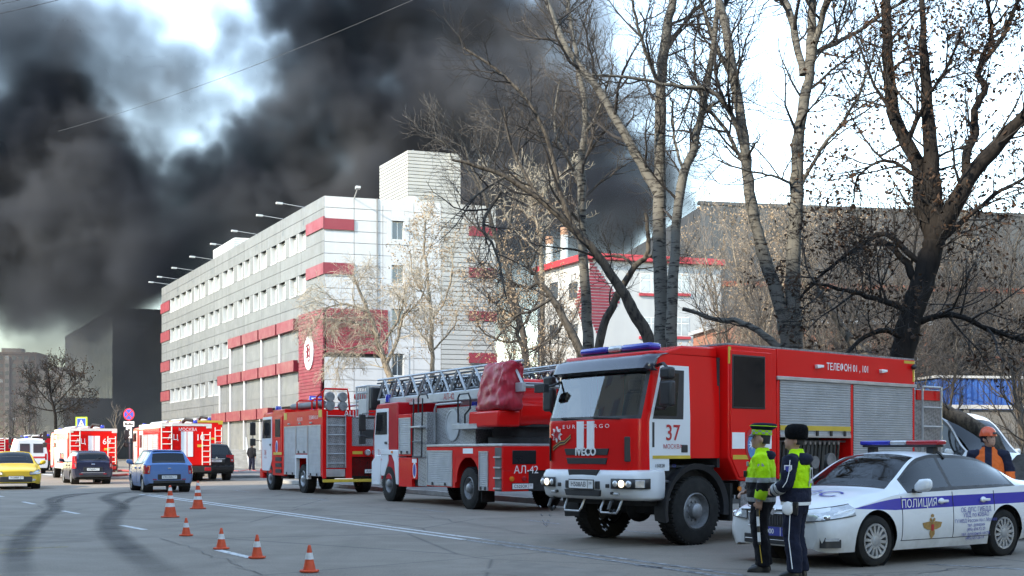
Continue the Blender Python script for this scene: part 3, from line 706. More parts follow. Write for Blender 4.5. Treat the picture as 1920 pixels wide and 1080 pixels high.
# ---- unseen houses: the first shades the near road, the rest added to dim reflections
cdir = Vector((SUN_AZ[0], SUN_AZ[1], 0)).normalized(); ldir = Vector((0.62, -0.79, 0)).normalized(); ldir = Vector((-cdir.y, cdir.x, 0)); ldir = ldir if ldir.x > 0 else -ldir
M['house_wall'] = wmat('buff_render', (0.24, 0.235, 0.23), 0.8)
def house(a, u, nrm, length, height, depth, label):
    b8 = building('unseen_house', label, a)
    f8 = Face.__new__(Face); f8.o = Vector(a); f8.u = Vector(u).normalized(); f8.n = Vector(nrm).normalized(); f8.root = b8; f8.inv = Matrix.Translation(-Vector(a))
    q = MB(); q.prism([(p.x, p.y) for p in (f8.pt(0, 0), f8.pt(length, 0), f8.pt(length, 0, -depth), f8.pt(0, 0, -depth))], 'z', 0, height); wbuild(q, 'wall', M['house_wall'], b8)
    for r in range(int(height / 3)):
        for c in range(int(length / 4.1)): f8.piece('window', 'pane_dark', 1.5 + c * 4.1, 3.1 + c * 4.1, 1.2 + r * 3.0, 2.8 + r * 3.0, -0.02, 0.06)
    f8.piece('cornice', 'reveal', -0.3, length + 0.3, height, height + 0.4, -depth - 0.3, 0.5)
house(cdir * 13 + ldir * -46.0, ldir, -cdir, 78, 25, 14, 'buff apartment house standing behind the photographer')
house(Vector((22, -32, 0)), (0.80, 0.60, 0), (-0.6, 0.8, 0), 55, 22, 13, 'unseen buff house added behind the camera to dim reflections from the right')
house(Vector((-52, 22, 0)), (-0.40, 0.917, 0), (0.917, 0.40, 0), 165, 18, 12, 'unseen long buff house added at the left to dim reflections on the trucks')
house(Vector((34, 12, 0)), (0.38, 0.92, 0), (-0.92, 0.38, 0), 80, 19, 13, 'unseen buff house added at the right to dim reflections')
# ------------------------------------------------------------------ smoke: one cloud of real density, baked into voxels
SMOKE = [  # photo column, row, radius in px, depth
 (1285, 395, 62, 172), (1230, 360, 78, 174), (1180, 430, 90, 168), (1120, 380, 105, 176), (1060, 450, 100, 172), (1330, 345, 24, 175), (1300, 460, 70, 172),
 (1190, 290, 48, 182), (1020, 340, 120, 184), (930, 300, 135, 190), (960, 190, 105, 196), (850, 230, 150, 192), (900, 420, 130, 180), (760, 330, 170, 196),
 (960, 90, 80, 204), (880, 20, 115, 208), (770, 90, 130, 202), (690, 20, 125, 206), (610, 60, 110, 200), (560, 110, 78, 196), (520, 20, 62, 204), (640, 200, 150, 200),
 (520, 250, 85, 194), (450, 280, 70, 190), (560, 350, 150, 198), (420, 380, 105, 192), (380, 300, 38, 190), (330, 420, 105, 190), (270, 380, 75, 196), (455, 235, 36, 192),
 (220, 460, 130, 196), (120, 420, 140, 202), (30, 400, 150, 206), (80, 280, 110, 204), (10, 250, 90, 208), (150, 240, 80, 204), (-90, 360, 170, 206), (-60, 520, 110, 200), (120, 520, 85, 196),
 (250, 520, 80, 192), (360, 500, 80, 186), (480, 440, 110, 190), (-150, 200, 120, 210), (-180, 450, 150, 206), (660, 440, 140, 195), (1010, 30, 60, 206),
 (20, 480, 150, 200), (150, 480, 140, 196), (300, 480, 110, 192), (200, 350, 120, 200), (310, 350, 60, 196), (100, 200, 90, 206), (430, 470, 90, 190), (60, 560, 80, 198), (180, 560, 75, 196), (-60, 580, 80, 198), (600, 430, 140, 196), (480, 350, 120, 196), (955, 540, 75, 168), (985, 470, 85, 170), (1000, 560, 70, 168), (930, 600, 60, 168), (1080, 300, 105, 180), (1140, 260, 65, 182), (1050, 220, 85, 188), (1200, 340, 75, 178), (1000, 260, 110, 188)]
THIN = [(40, 60, 130, 206), (150, 130, 120, 206), (250, 60, 100, 208), (300, 220, 90, 206), (90, 170, 120, 208), (200, 300, 110, 204), (360, 120, 60, 208), (420, 40, 70, 208), (350, 330, 110, 198), (1180, 220, 80, 190), (1080, 160, 120, 198), (1300, 300, 60, 180), (1070, 60, 100, 204), (1120, 240, 100, 188), (1240, 280, 70, 180), (480, 150, 60, 206), (30, 100, 140, 208), (520, 140, 70, 204), (330, 140, 90, 207), (400, 210, 80, 205), (250, 130, 90, 207), (440, 100, 70, 206)]
LOW = [(60, 590, 120, 200), (180, 600, 120, 192), (-60, 620, 140, 200), (100, 690, 130, 180), (260, 640, 100, 186), (230, 730, 100, 180), (0, 730, 120, 180), (120, 640, 150, 186), (280, 570, 90, 186), (-140, 560, 160, 196), (200, 540, 120, 190), (60, 780, 90, 172), (-80, 760, 100, 176), (300, 500, 90, 182), (960, 640, 90, 167), (1000, 700, 90, 167)]
def smoke():
    X0, X1, Y0, Y1, Z0, Z1 = -118.0, 34.0, 160.0, 224.0, 2.0, 96.0
    ng = bpy.data.node_groups.new('smoke_density', 'GeometryNodeTree')
    ng.interface.new_socket('Geometry', in_out='OUTPUT', socket_type='NodeSocketGeometry')
    N = ng.nodes.new; Lk = ng.links.new
    out = N('NodeGroupOutput'); vc = N('GeometryNodeVolumeCube'); sm = N('GeometryNodeSetMaterial')
    vc.inputs['Min'].default_value = (X0, Y0, Z0); vc.inputs['Max'].default_value = (X1, Y1, Z1)
    vc.inputs['Resolution X'].default_value = 280; vc.inputs['Resolution Y'].default_value = 110; vc.inputs['Resolution Z'].default_value = 172
    pos = N('GeometryNodeInputPosition').outputs[0]
    def mth(op, a, b=None, c=None, clamp=False):
        m = N('ShaderNodeMath'); m.operation = op; m.use_clamp = clamp
        for i, x in enumerate((a, b, c)):
            if x is None: continue
            if isinstance(x, (int, float)): m.inputs[i].default_value = x
            else: Lk(x, m.inputs[i])
        return m.outputs[0]
    def noise(scale, detail, rough, vec, col=False):
        n = N('ShaderNodeTexNoise'); n.inputs['Scale'].default_value = scale; n.inputs['Detail'].default_value = detail; n.inputs['Roughness'].default_value = rough
        Lk(vec, n.inputs['Vector']); return n.outputs['Color' if col else 'Fac']
    def vec(op, a, b):
        v = N('ShaderNodeVectorMath'); v.operation = op
        for i, x in enumerate((a, b)):
            if isinstance(x, tuple): v.inputs[i].default_value = x
            elif isinstance(x, float): v.inputs['Scale'].default_value = x
            else: Lk(x, v.inputs[i])
        return v.outputs['Value'] if op == 'DISTANCE' else v.outputs[0]
    w1 = vec('SCALE', vec('SUBTRACT', noise(0.055, 3.0, 0.6, pos, True), (0.5, 0.5, 0.5)), 17.0)
    w2 = vec('SCALE', vec('SUBTRACT', noise(0.19, 2.0, 0.6, pos, True), (0.5, 0.5, 0.5)), 6.5)
    p = vec('ADD', vec('ADD', pos, w1), w2)
    def field(lst):
        acc = None
        for (px, py, r, d) in lst:
            c = P(px, py, d); rad = r / F * d
            f = mth('MULTIPLY_ADD', vec('DISTANCE', p, tuple(c)), -1.0 / rad, 1.0)
            acc = f if acc is None else mth('SMOOTH_MAX', acc, f, 0.12)
        return acc
    fb = noise(0.12, 7.0, 0.66, pos)
    dens = mth('ADD', field(SMOKE), mth('MULTIPLY_ADD', fb, 1.7, -0.80))
    dens = mth('MULTIPLY', mth('MULTIPLY', dens, 2.0, None, True), 0.32)
    thin = mth('ADD', field(THIN), mth('MULTIPLY_ADD', noise(0.05, 5.0, 0.6, pos), 1.4, -0.68))
    thin = mth('MULTIPLY', mth('MULTIPLY', thin, 1.5, None, True), 0.17)
    low = mth('ADD', field(LOW), mth('MULTIPLY_ADD', noise(0.045, 4.0, 0.55, pos), 1.0, -0.40))
    low = mth('MULTIPLY', mth('MULTIPLY', low, 1.8, None, True), 0.075)
    tot = mth('ADD', mth('ADD', dens, thin), low)
    Lk(tot, vc.inputs['Density'])
    m, n = new_mat('smoke'); n.n.remove(n.b)
    pv = n.new('ShaderNodeVolumePrincipled'); pv.inputs['Density'].default_value = 1.0; pv.inputs['Anisotropy'].default_value = 0.1
    nz = n.noise(0.022, 3, 0.6, n.new('ShaderNodeNewGeometry').outputs['Position'])
    n.l(n.ramp(nz, [(0.40, (0.022, 0.028, 0.041)), (0.62, (0.118, 0.121, 0.136))]), pv.inputs['Color'])
    n.l(pv.outputs[0], n.n['Material Output'].inputs['Volume'])
    sm.inputs['Material'].default_value = m
    Lk(vc.outputs[0], sm.inputs[0]); Lk(sm.outputs[0], out.inputs[0])
    me = bpy.data.meshes.new('smoke'); me.materials.append(m)
    o = bpy.data.objects.new('smoke', me); COL.objects.link(o)
    md = o.modifiers.new('density', 'NODES'); md.node_group = ng
    tag(o, 'huge black smoke plume rolling up and to the left above the buildings', 'smoke', kind='stuff')
smoke()
# ------------------------------------------------------------------ vehicle parts; every vehicle: x runs back from the front, y to its right side, z up
def pchip(xs, ys, xq):
    xs, ys, xq = np.asarray(xs, float), np.asarray(ys, float), np.asarray(xq, float)
    h = np.diff(xs); d = np.diff(ys) / h; m = np.zeros_like(ys)
    for i in range(1, len(xs) - 1):
        if d[i - 1] * d[i] > 0:
            w1, w2 = 2 * h[i] + h[i - 1], h[i] + 2 * h[i - 1]; m[i] = (w1 + w2) / (w1 / d[i - 1] + w2 / d[i])
    m[0], m[-1] = d[0], d[-1]
    k = np.clip(np.searchsorted(xs, xq) - 1, 0, len(xs) - 2); t = (xq - xs[k]) / h[k]
    return (2 * t**3 - 3 * t**2 + 1) * ys[k] + (t**3 - 2 * t**2 + t) * h[k] * m[k] + (-2 * t**3 + 3 * t**2) * ys[k + 1] + (t**3 - t**2) * h[k] * m[k + 1]

class Hull:
    """car body skin: controls per station are x, (y,z) of sill, lower door, widest line, shoulder, roof edge, and centre height"""
    SUB = (2, 4, 5, 7, 4, 3)
    def __init__(s, tab, scale=(1, 1, 1)):
        s.t = np.array(tab, float); s.t[:, 0] *= scale[0]; s.t[:, [1, 3, 5, 7, 9]] *= scale[1]; s.t[:, [2, 4, 6, 8, 10, 11]] *= scale[2]
        s.L = s.t[-1, 0]
    def section(s, x):
        v = [pchip(s.t[:, 0], s.t[:, k], np.array([x]))[0] for k in range(1, 12)]
        c = [(v[0], v[1]), (v[2], v[3]), (v[4], v[5]), (v[6], v[7]), (v[8], v[9])]
        yr, zr, zc = v[8], v[9], v[10]
        c += [(yr * 0.55, zr + (zc - zr) * 0.8), (0.0, zc)]
        out = []; info = []
        for k in range(6):
            p0 = c[k - 1] if k else c[0]; p1, p2 = c[k], c[k + 1]; p3 = c[k + 2] if k < 5 else (-c[5][0], c[5][1])
            if k == 3: p0, p3 = p1, p2          # keep the glasshouse side straight
            if k == 2: p3 = p2
            if k == 4: p0 = p1
            n = s.SUB[k]
            for i in range(n):
                t = i / n
                q = [0.5 * (2 * p1[a] + (p2[a] - p0[a]) * t + (2 * p0[a] - 5 * p1[a] + 4 * p2[a] - p3[a]) * t * t + (3 * p1[a] - p0[a] - 3 * p2[a] + p3[a]) * t**3) for a in (0, 1)]
                out.append(q); info.append((k, t))
        out.append(c[6]); info.append((6, 0.0)); return out, info
    def y_at(s, x, z):
        o, inf = s.section(x); best = 0
        for (a, b) in zip(o[:-1], o[1:]):
            lo, hi = sorted((a[1], b[1]))
            if lo <= z <= hi and hi > lo: best = max(best, a[0] + (b[0] - a[0]) * (z - a[1]) / (b[1] - a[1]))
        return best
    def build(s, root, parts, assign, arches, step=0.05, extra=()):
        """parts: name -> (material, parent or None); assign(x, k, t, y, z, side) -> part name"""
        xs = sorted(set([round(x, 4) for x in list(np.arange(0, s.L, step)) + list(s.t[:, 0]) + list(extra)]))
        xs = [x for i, x in enumerate(xs) if i == 0 or x - xs[i - 1] > 0.012 or x in s.t[:, 0]]
        secs = [s.section(x) for x in xs]; n = len(secs[0][0]); info = secs[0][1]
        bags = {k: {} for k in parts}; data = {k: ([], []) for k in parts}
        def vert(part, key, co):
            d = bags[part]
            if key not in d: d[key] = len(data[part][0]); data[part][0].append(co)
            return d[key]
        for side in (-1, 1):
            pts = {}
            for i, x in enumerate(xs):
                for j in range(n):
                    y, z = secs[i][0][j]; xx, ok = x, True
                    if info[j][0] < 3:
                        for (ax, az, ar) in arches:
                            dx, dz = xx - ax, z - az; r = math.hypot(dx, dz)
                            if r < ar:
                                if z < az + 0.04: 
                                    if abs(dx) < ar * 0.62: ok = False
                                    else: xx = ax + math.copysign(math.sqrt(max(ar * ar - dz * dz, 0)), dx)
                                elif r < ar * 0.80: ok = False
                                else: xx, z = ax + dx / r * ar, az + dz / r * ar
                    pts[i, j] = (xx, side * y, z) if ok else None
            for i in range(len(xs) - 1):
                for j in range(n - 1):
                    q = [(i, j), (i + 1, j), (i + 1, j + 1), (i, j + 1)]
                    if any(pts[a] is None for a in q): continue
                    cx, cy, cz = [sum(pts[a][k] for a in q) / 4 for k in range(3)]
                    k, t = info[j][0], info[j][1] + 0.5 / s.SUB[min(info[j][0], 5)]
                    part = assign(cx, k, t, abs(cy), cz, side)
                    if part is None: continue
                    ids = [vert(part, (a if a[1] < n - 1 else (a[0], -1), side if a[1] < n - 1 else 0), pts[a]) for a in q]
                    data[part][1].append(ids if side < 0 else ids[::-1])
        for i in (0, len(xs) - 1):                      # flat end caps
            a = [(xs[i], -y, z) for y, z in secs[i][0]]; b = [(xs[i], y, z) for y, z in secs[i][0][:-1]][::-1]
            vs, fs = data['body']; k0 = len(vs); vs.extend(a + b); f = list(range(k0, k0 + len(a) + len(b))); fs.append(f if i else f[::-1])
        objs = {}
        for name in parts:
            vs, fs = data[name]
            if not fs: continue
            q = MB(); q.v = vs; q.f = fs; mt, par = parts[name]
            nm = name.rstrip('0123456789')
            objs[name] = q.build(nm, mt, objs.get(par, root) if par else root, smooth=50, fix=False)
        return objs

_wheels = {}
def wheel_mesh(R_, w, rr, kind, rubber='rubber', rim='rimgrey'):
    k = (R_, w, rr, kind, rim)
    if k in _wheels: return _wheels[k]
    q = MB(); h = w / 2
    q.lathe([(rr, -h + 0.03), (rr * 1.05, -h), (R_ * 0.90, -h), (R_ * 0.97, -h * 0.86), (R_, -h * 0.6), (R_, h * 0.6), (R_ * 0.97, h * 0.86), (R_ * 0.90, h), (rr * 1.05, h), (rr, h - 0.03)], (0, 0, 0), 'y', 40, close=False)
    if kind == 'truck':
        for a in range(44):
            t = 2 * math.pi * a / 44; c, s_ = math.cos(t), math.sin(t)
            for b in (-1, 1):
                t2 = t + (0.05 if b > 0 else 0); c, s_ = math.cos(t2), math.sin(t2)
                q.obox((R_ * 0.995 * c, b * h * 0.52, R_ * 0.995 * s_), (-s_ * R_ * 0.045, b * 0.01, c * R_ * 0.045), (0, h * 0.36, 0), (c * 0.014, 0, s_ * 0.014))
    ty = q.mesh('wheel', M[rubber], 35)
    q = MB()
    if kind == 'truck':
        q.lathe([(rr, -h + 0.02), (rr * 1.02, h - 0.02), (rr * 0.95, h - 0.005), (rr * 0.90, h - 0.05), (rr * 0.82, h - 0.10), (rr * 0.60, h - 0.075), (rr * 0.44, h - 0.07), (rr * 0.40, h + 0.01), (rr * 0.30, h + 0.035), (rr * 0.12, h + 0.045), (0.002, h + 0.045)], (0, 0, 0), 'y', 36, close=False)
        for a in range(10):
            t = 2 * math.pi * a / 10
            q.lathe([(0.018, 0), (0.018, 0.035), (0.001, 0.036)], (rr * 0.52 * math.cos(t), h - 0.08, rr * 0.52 * math.sin(t)), 'y', 6, close=False)
            t += 0.31; q.lathe([(rr * 0.085, 0), (rr * 0.085, 0.006), (rr * 0.02, 0.008)], (rr * 0.71 * math.cos(t), h - 0.094, rr * 0.71 * math.sin(t)), 'y', 10, close=False)
        rm = [('rim', q.mesh('rim', M[rim], 35))]
    else:
        q.lathe([(rr * 1.03, -h + 0.02), (rr * 1.03, h - 0.02), (rr * 0.96, h - 0.012), (rr * 0.93, h - 0.05), (0.002, h - 0.055)], (0, 0, 0), 'y', 32, close=False)
        back = q.mesh('rim', M['chassis'], 35); q = MB(); ns = kind
        for a in range(ns):
            t = 2 * math.pi * a / ns; c, s_ = math.cos(t), math.sin(t); wd = rr * 0.085 if ns > 9 else rr * 0.13
            q.obox((rr * 0.58 * c, h - 0.022, rr * 0.58 * s_), (rr * 0.37 * c, 0, rr * 0.37 * s_), (-s_ * wd, 0, c * wd), (0, 0.016, 0))
        q.lathe([(rr * 0.30, h - 0.04), (rr * 0.29, h - 0.002), (rr * 0.1, h + 0.006), (0.002, h + 0.006)], (0, 0, 0), 'y', 20, close=False)
        q.lathe([(rr * 1.0, h - 0.03), (rr * 1.0, h - 0.004), (rr * 0.88, h - 0.006), (rr * 0.86, h - 0.04)], (0, 0, 0), 'y', 32, close=False)
        rm = [('rim', back), ('wheel_cover', q.mesh('wheel_cover', M[rim], 35))]
    _wheels[k] = (ty, rm); return _wheels[k]
def wheel(root, x, y, R_, w, rr, kind='truck', rim='rimgrey', turn=0.0):
    ty, rm = wheel_mesh(R_, w, rr, kind, rim=rim)
    o = link('wheel', ty, root); o.location = (x, y, R_); o.rotation_euler = (0, (x * 3.1) % 1.0, (math.pi if y < 0 else 0) + turn)
    for nm, me in rm: link(nm, me, o)
    return o
def slats(x0, x1, z0, z1, y, out, pitch=0.045, depth=0.010):
    """a roller shutter: each slat slightly rounded; out is -1 for the left side, 1 for the right"""
    q = MB(); n = max(2, int(round((z1 - z0) / pitch))); ph = (z1 - z0) / n; prof = []
    for i in range(n):
        z = z0 + i * ph; prof += [(z + 0.1 * ph, 0.0), (z + 0.28 * ph, depth), (z + 0.72 * ph, depth), (z + 0.9 * ph, 0.0)]
    prof = [(z0, 0.0)] + prof + [(z1, 0.0)]
    for (xa, xb) in ((x0, x1),):
        vs = [(x, y + out * d, z) for (z, d) in prof for x in (xa, xb)]
        q.add(vs, [(2 * i, 2 * i + 1, 2 * i + 3, 2 * i + 2) if out < 0 else (2 * i, 2 * i + 2, 2 * i + 3, 2 * i + 1) for i in range(len(prof) - 1)])
    return q
def plate(root, c, right, up, w, h, s, m='plate_white', tm='black_print', reg=None):
    r, u = Vector(right).normalized(), Vector(up).normalized(); n = r.cross(u); c = Vector(c)
    q = MB(); q.obox(c - n * 0.006, r * (w / 2 + 0.015), u * (h / 2 + 0.015), n * 0.004); hd = q.build('plate_holder', M['black_plastic'], root)
    q = MB(); q.obox(c, r * w / 2, u * h / 2, n * 0.004); o = q.build('number_plate', M[m], root)
    if s:
        k = c + n * 0.0055 - u * h * 0.27 - r * (w * 0.1 if reg else 0)
        text(s, h * 0.8, M[tm], o, k, r, u, sx=min(1.0, 0.76 * w / (len(s) * h * 0.52)), bold=0.012)
        if reg:
            text(reg, h * 0.52, M[tm], o, c + n * 0.0055 - u * h * 0.05 + r * w * 0.39, r, u, sx=0.75)
            q = MB(); q.obox(c + n * 0.0048 + r * w * 0.285, r * 0.004, u * h * 0.48, n * 0.001); q.build('divider', M[tm], o)
    return o
def bars(root, name, m, segs, r, n=6, bevel=0):
    q = MB()
    for s_ in segs: q.tube(s_, r, n)
    return q.build(name, M[m], root, smooth=40)
def beacon(root, c, r=0.08, h=0.16, m='blue_lens'):
    q = MB(); q.lathe([(r * 1.1, 0), (r * 1.1, 0.03)], c, 'z', 14); b = q.build('beacon', M['black_plastic'], root, smooth=40)
    q = MB(); q.lathe([(r, 0.03), (r * 0.97, h * 0.8), (r * 0.8, h), (0.002, h)], c, 'z', 14, close=False); q.build('lens', M[m], b, smooth=50)
def tread_mat():
    m, n = new_mat('treadplate'); b = n.b; co = n.coord('Object')
    b.inputs['Metallic'].default_value = 0.5
    mp = n.new('ShaderNodeMapping'); mp.inputs['Rotation'].default_value = (0.785, 0.785, 0.6); n.l(co, mp.inputs['Vector'])
    ck = n.new('ShaderNodeTexChecker'); ck.inputs['Scale'].default_value = 19; n.l(mp.outputs[0], ck.inputs['Vector'])
    c = n.ramp(n.noise(5, 5, 0.65, co), [(0.3, (0.17, 0.17, 0.172)), (0.7, (0.30, 0.30, 0.305))])
    n.l(n.mix(n.math('MULTIPLY', ck.outputs['Fac'], 0.6), c, (0.42, 0.42, 0.43)), b.inputs['Base Color'])
    b.inputs['Roughness'].default_value = 0.45
    n.bump(ck.outputs['Fac'], 0.6, 0.01); return m
M['tread'] = tread_mat()
# ------------------------------------------------------------------ the near fire engine
def grid_split(root, grid, assign, parts, smooth=40):
    """grid[i][j] points; assign(i, j) -> part name; parts: name -> (mesh name, material, parent key)"""
    data = {k: ({}, [], []) for k in parts}
    for i in range(len(grid) - 1):
        for j in range(len(grid[0]) - 1):
            p = assign(i, j)
            if p is None: continue
            d, vs, fs = data[p]; ids = []
            for a in ((i, j), (i, j + 1), (i + 1, j + 1), (i + 1, j)):
                if a not in d: d[a] = len(vs); vs.append(tuple(grid[a[0]][a[1]]))
                ids.append(d[a])
            fs.append(ids[::-1])
    objs = {}
    for k, (nm, mt, par) in parts.items():
        if not data[k][2]: continue
        q = MB(); q.v = data[k][1]; q.f = data[k][2]
        objs[k] = q.build(nm, mt, objs[par] if par else root, smooth=smooth, fix=False)
    return objs

def near_engine():
    t = thing('fire_engine', 'big red and white fire engine number 37 with open side shutter behind the two officers', 'fire truck', (1.14, 17.95, 0), R(38))
    HW = 1.09
    zs = [1.16, 1.22, 1.35, 1.52, 1.66, 1.80, 1.90, 1.95, 2.0, 2.15, 2.35, 2.55, 2.66, 2.71, 2.78, 2.88, 2.95]
    xf = lambda z: 0.06 + 0.03 * max(0, 1.5 - z) + 0.33 * max(0, z - 1.92) ** 1.0 * 0.95
    def ring(z):
        f = xf(z); r = 0.24; w = HW - (0.04 * max(0, z - 2.0)); xs = [1.9, 1.6, 1.27, 1.22]; a0 = f + r
        xs += [1.22 + (a0 + 0.14 - 1.22) * k / 5 for k in range(1, 6)] + [a0 + 0.09, a0 + 0.03]
        left = [(x, -w, z) for x in xs]
        arc = [(f + r - r * math.sin(math.pi / 2 * k / 6), -w + r - r * math.cos(math.pi / 2 * k / 6), z) for k in range(7)]
        bow = lambda y: f - 0.035 * (1 - (y / (w - r)) ** 2)
        fr = [(bow(y), y, z) for y in [(-(w - r)) + 2 * (w - r) * k / 10 for k in range(1, 10)]]
        half = left + arc; mir = [(x, -y, z) for x, y, z in half][::-1]
        return half + fr + mir
    grid = [ring(z) for z in zs]; n = len(grid[0])
    NL = 11; A0, A1 = NL, NL + 6; mirr = lambda j: n - 2 - j
    def asg(i, j):
        z = (zs[i] + zs[i + 1]) / 2; jj = j if j <= n // 2 else mirr(j); side = 'l' if j <= n // 2 else 'r'
        if 3 <= jj < NL - 1:                       # door
            if 2.0 < z < 2.66 and 5 <= jj <= 8: return 'win' + side
            if 1.95 < z < 2.71 and 4 <= jj <= 8: return 'seal' + side
            if z < 1.9 and jj == 8 and z > 1.5: return 'seal' + side
            if z < 1.35 and jj < 6: return None
            if z < 2.78: return 'door' + side
        if jj >= A0 + 3 and 2.0 < z < 2.66: return 'screen'
        if jj >= A0 + 2 and 1.95 < z < 2.71: return 'gasket'
        if z < 1.35 and jj < 3: return None
        return 'cab'
    parts = {'cab': ('cab', M['red'], None), 'doorl': ('door', M['white'], None), 'doorr': ('door', M['white'], None), 'seall': ('window_seal', M['black_plastic'], 'doorl'), 'sealr': ('window_seal', M['black_plastic'], 'doorr'),
             'winl': ('side_window', M['glass_dark'], 'doorl'), 'winr': ('side_window', M['glass_dark'], 'doorr'), 'screen': ('windscreen', M['glass_clear'], None), 'gasket': ('windscreen_gasket', M['black_plastic'], None)}
    ob = grid_split(t, grid, asg, parts, 35)
    q = MB(); q.box(0.50, 1.9, -HW + 0.05, HW - 0.05, 2.93, 3.0); q.prism([(0.5, 2.93), (1.9, 2.93), (1.9, 3.12), (1.1, 3.1)], 'y', -HW + 0.05, HW - 0.05); q.build('roof', M['red'], t, bevel=0.03)
    q = MB(); q.box(1.86, 1.92, -HW + 0.02, HW - 0.02, 1.2, 2.95); q.build('cab_rear_wall', M['cabin'], t)
    q = MB(); q.box(0.2, 1.86, -HW + 0.06, HW - 0.06, 1.2, 1.24); q.box(0.16, 0.55, -0.95, 0.95, 1.5, 1.95); q.build('dashboard', M['cabin'], t, bevel=0.03)
    for y in (-0.6, 0.6):
        q = MB(); q.box(1.05, 1.6, y - 0.27, y + 0.27, 1.55, 1.75); q.prism([(1.5, 1.7), (1.65, 1.7), (1.78, 2.45), (1.66, 2.45)], 'y', y - 0.26, y + 0.26); q.box(1.64, 1.76, y - 0.15, y + 0.15, 2.47, 2.68); q.build('seat', M['grey_plastic'], t, bevel=0.04)
    q = MB(); R0 = 0.22
    q.tube([(0.72 + 0.09 * math.cos(a), -0.6 + R0 * math.sin(a), 1.98 + R0 * 0.55 * math.cos(a)) for a in [2 * math.pi * k / 20 for k in range(21)]], 0.018, 6); q.tube([(0.72, -0.6, 1.98), (0.5, -0.6, 1.8)], 0.03, 6); q.build('steering_wheel', M['black_plastic'], t, smooth=40)
    q = MB(); q.box(0.24, 0.25, -0.05, 0.12, 1.97, 2.12); q.build('paper', M['white_print'], t)
    for (y0, y1) in ((-0.75, -0.15), (0.0, 0.6)): bars(t, 'wiper', 'black_plastic', [[(0.05, y0, 1.955), (0.03, y1, 1.985)], [(0.055, y1 - 0.1, 1.945), (0.03, y1, 1.985)]], 0.012, 5)
    # sun visor over the windscreen
    rings = []
    for (dx, z) in ((-0.03, 2.68), (-0.11, 2.72), (-0.09, 2.86), (0.02, 2.93), (0.16, 2.955)):
        f = xf(z) + dx; w = HW + (0.04 if z < 2.9 else 0.0); r = 0.2
        half = [(1.0, -w, z)] + [(f + r - r * math.sin(math.pi / 2 * k / 5), -w + r - r * math.cos(math.pi / 2 * k / 5), z) for k in range(6)]
        fr = [(f - 0.04 * (1 - (y / (w - r)) ** 2), y, z) for y in [-(w - r) + 2 * (w - r) * k / 6 for k in range(1, 6)]]
        rings.append(half[1:] + fr + [(x, -y, zz) for x, y, zz in half[1:]][::-1])
    q = MB(); nn = len(rings[0])
    for rg in rings: q.v += rg
    q.f = [(i * nn + j, i * nn + j + 1, (i + 1) * nn + j + 1, (i + 1) * nn + j) for i in range(4) for j in range(nn - 1)]
    M['visor'] = mat('smoked_visor', (0.03, 0.03, 0.045), 0.2, var=0.3, coat=0.6)
    vz = q.build('sun_visor', M['visor'], t, smooth=60, fix=False); so = vz.modifiers.new('sheet', 'SOLIDIFY'); so.thickness = 0.02; so.offset = 0
    for y in (-0.9, 0.9): q = MB(); q.ball((xf(2.8) + 0.02, y, 2.83), (0.07, 0.1, 0.04), 12, 6); q.build('marker_lamp', M['clear_lens'], vz, smooth=60)
    # light bar
    lb = MB(); lb.box(0.62, 0.86, -0.78, 0.78, 2.99, 3.03); lb = lb.build('light_bar', M['black_plastic'], t, bevel=0.01)
    for (y0, y1, m) in ((-0.82, -0.16, 'blue_lens'), (-0.15, 0.15, 'clear_lens'), (0.16, 0.82, 'blue_lens')):
        q = MB(); q.box(0.6, 0.88, y0, y1, 3.03, 3.145); q.build('lens', M[m], lb, bevel=0.045)
    # door furniture
    dl = ob['doorl']
    q = MB(); q.box(1.02, 1.16, -HW - 0.012, -HW + 0.01, 1.44, 1.56); q.build('door_handle', M['black_plastic'], dl, bevel=0.012)
    q = MB(); q.box(0.40, 1.22, -HW - 0.006, -HW + 0.004, 1.345, 1.395); q.build('reflective_stripe', M['yellow_stripe'], dl)
    text('37', 0.34, M['red_print'], dl, (0.83, -HW - 0.006, 1.63), sx=0.95, bold=0.01); text('МОСКВА', 0.095, M['red_print'], dl, (0.83, -HW - 0.006, 1.50))
    text('150E28', 0.07, M['black_print'], dl, (0.55, -HW - 0.005, 1.215), bold=0.01); text('C3', 0.06, M['blue_print'], dl, (0.86, -HW - 0.005, 1.215))
    # mirrors on arms
    for s_ in (-1, 1):
        y = s_ * (HW + 0.28)
        q = MB(); q.box(0.36, 0.50, y - 0.12, y + 0.12, 2.13, 2.52); mr = q.build('mirror', M['black_plastic'], t, bevel=0.04)
        q = MB(); q.box(0.36, 0.50, y - 0.11, y + 0.11, 2.54, 2.72); q.build('upper_mirror', M['black_plastic'], mr, bevel=0.04)
        bars(mr, 'mirror_arm', 'black_plastic', [[(0.5, s_ * (HW - 0.05), 2.12), (0.43, s_ * (HW + 0.2), 2.1), (0.43, y, 2.16)]], 0.025)
        q = MB(); q.tube([(0.55, s_ * (HW - 0.08), 2.76), (0.43, s_ * (HW + 0.2), 2.78), (0.43, y, 2.7)], 0.025, 6); q.build('mirror_arm', M['black_plastic'], mr, smooth=40)
    q = MB(); q.tube([(0.3, 0.9, 2.6), (0.05, 1.0, 2.5)], 0.02, 6); q.box(-0.05, 0.06, 0.94, 1.2, 2.42, 2.56); q.build('kerb_mirror', M['black_plastic'], t, bevel=0.01)
    # front panel: stripes, slots, badge
    def fx(y, z): return xf(z) - 0.035 * (1 - (y / 0.85) ** 2)
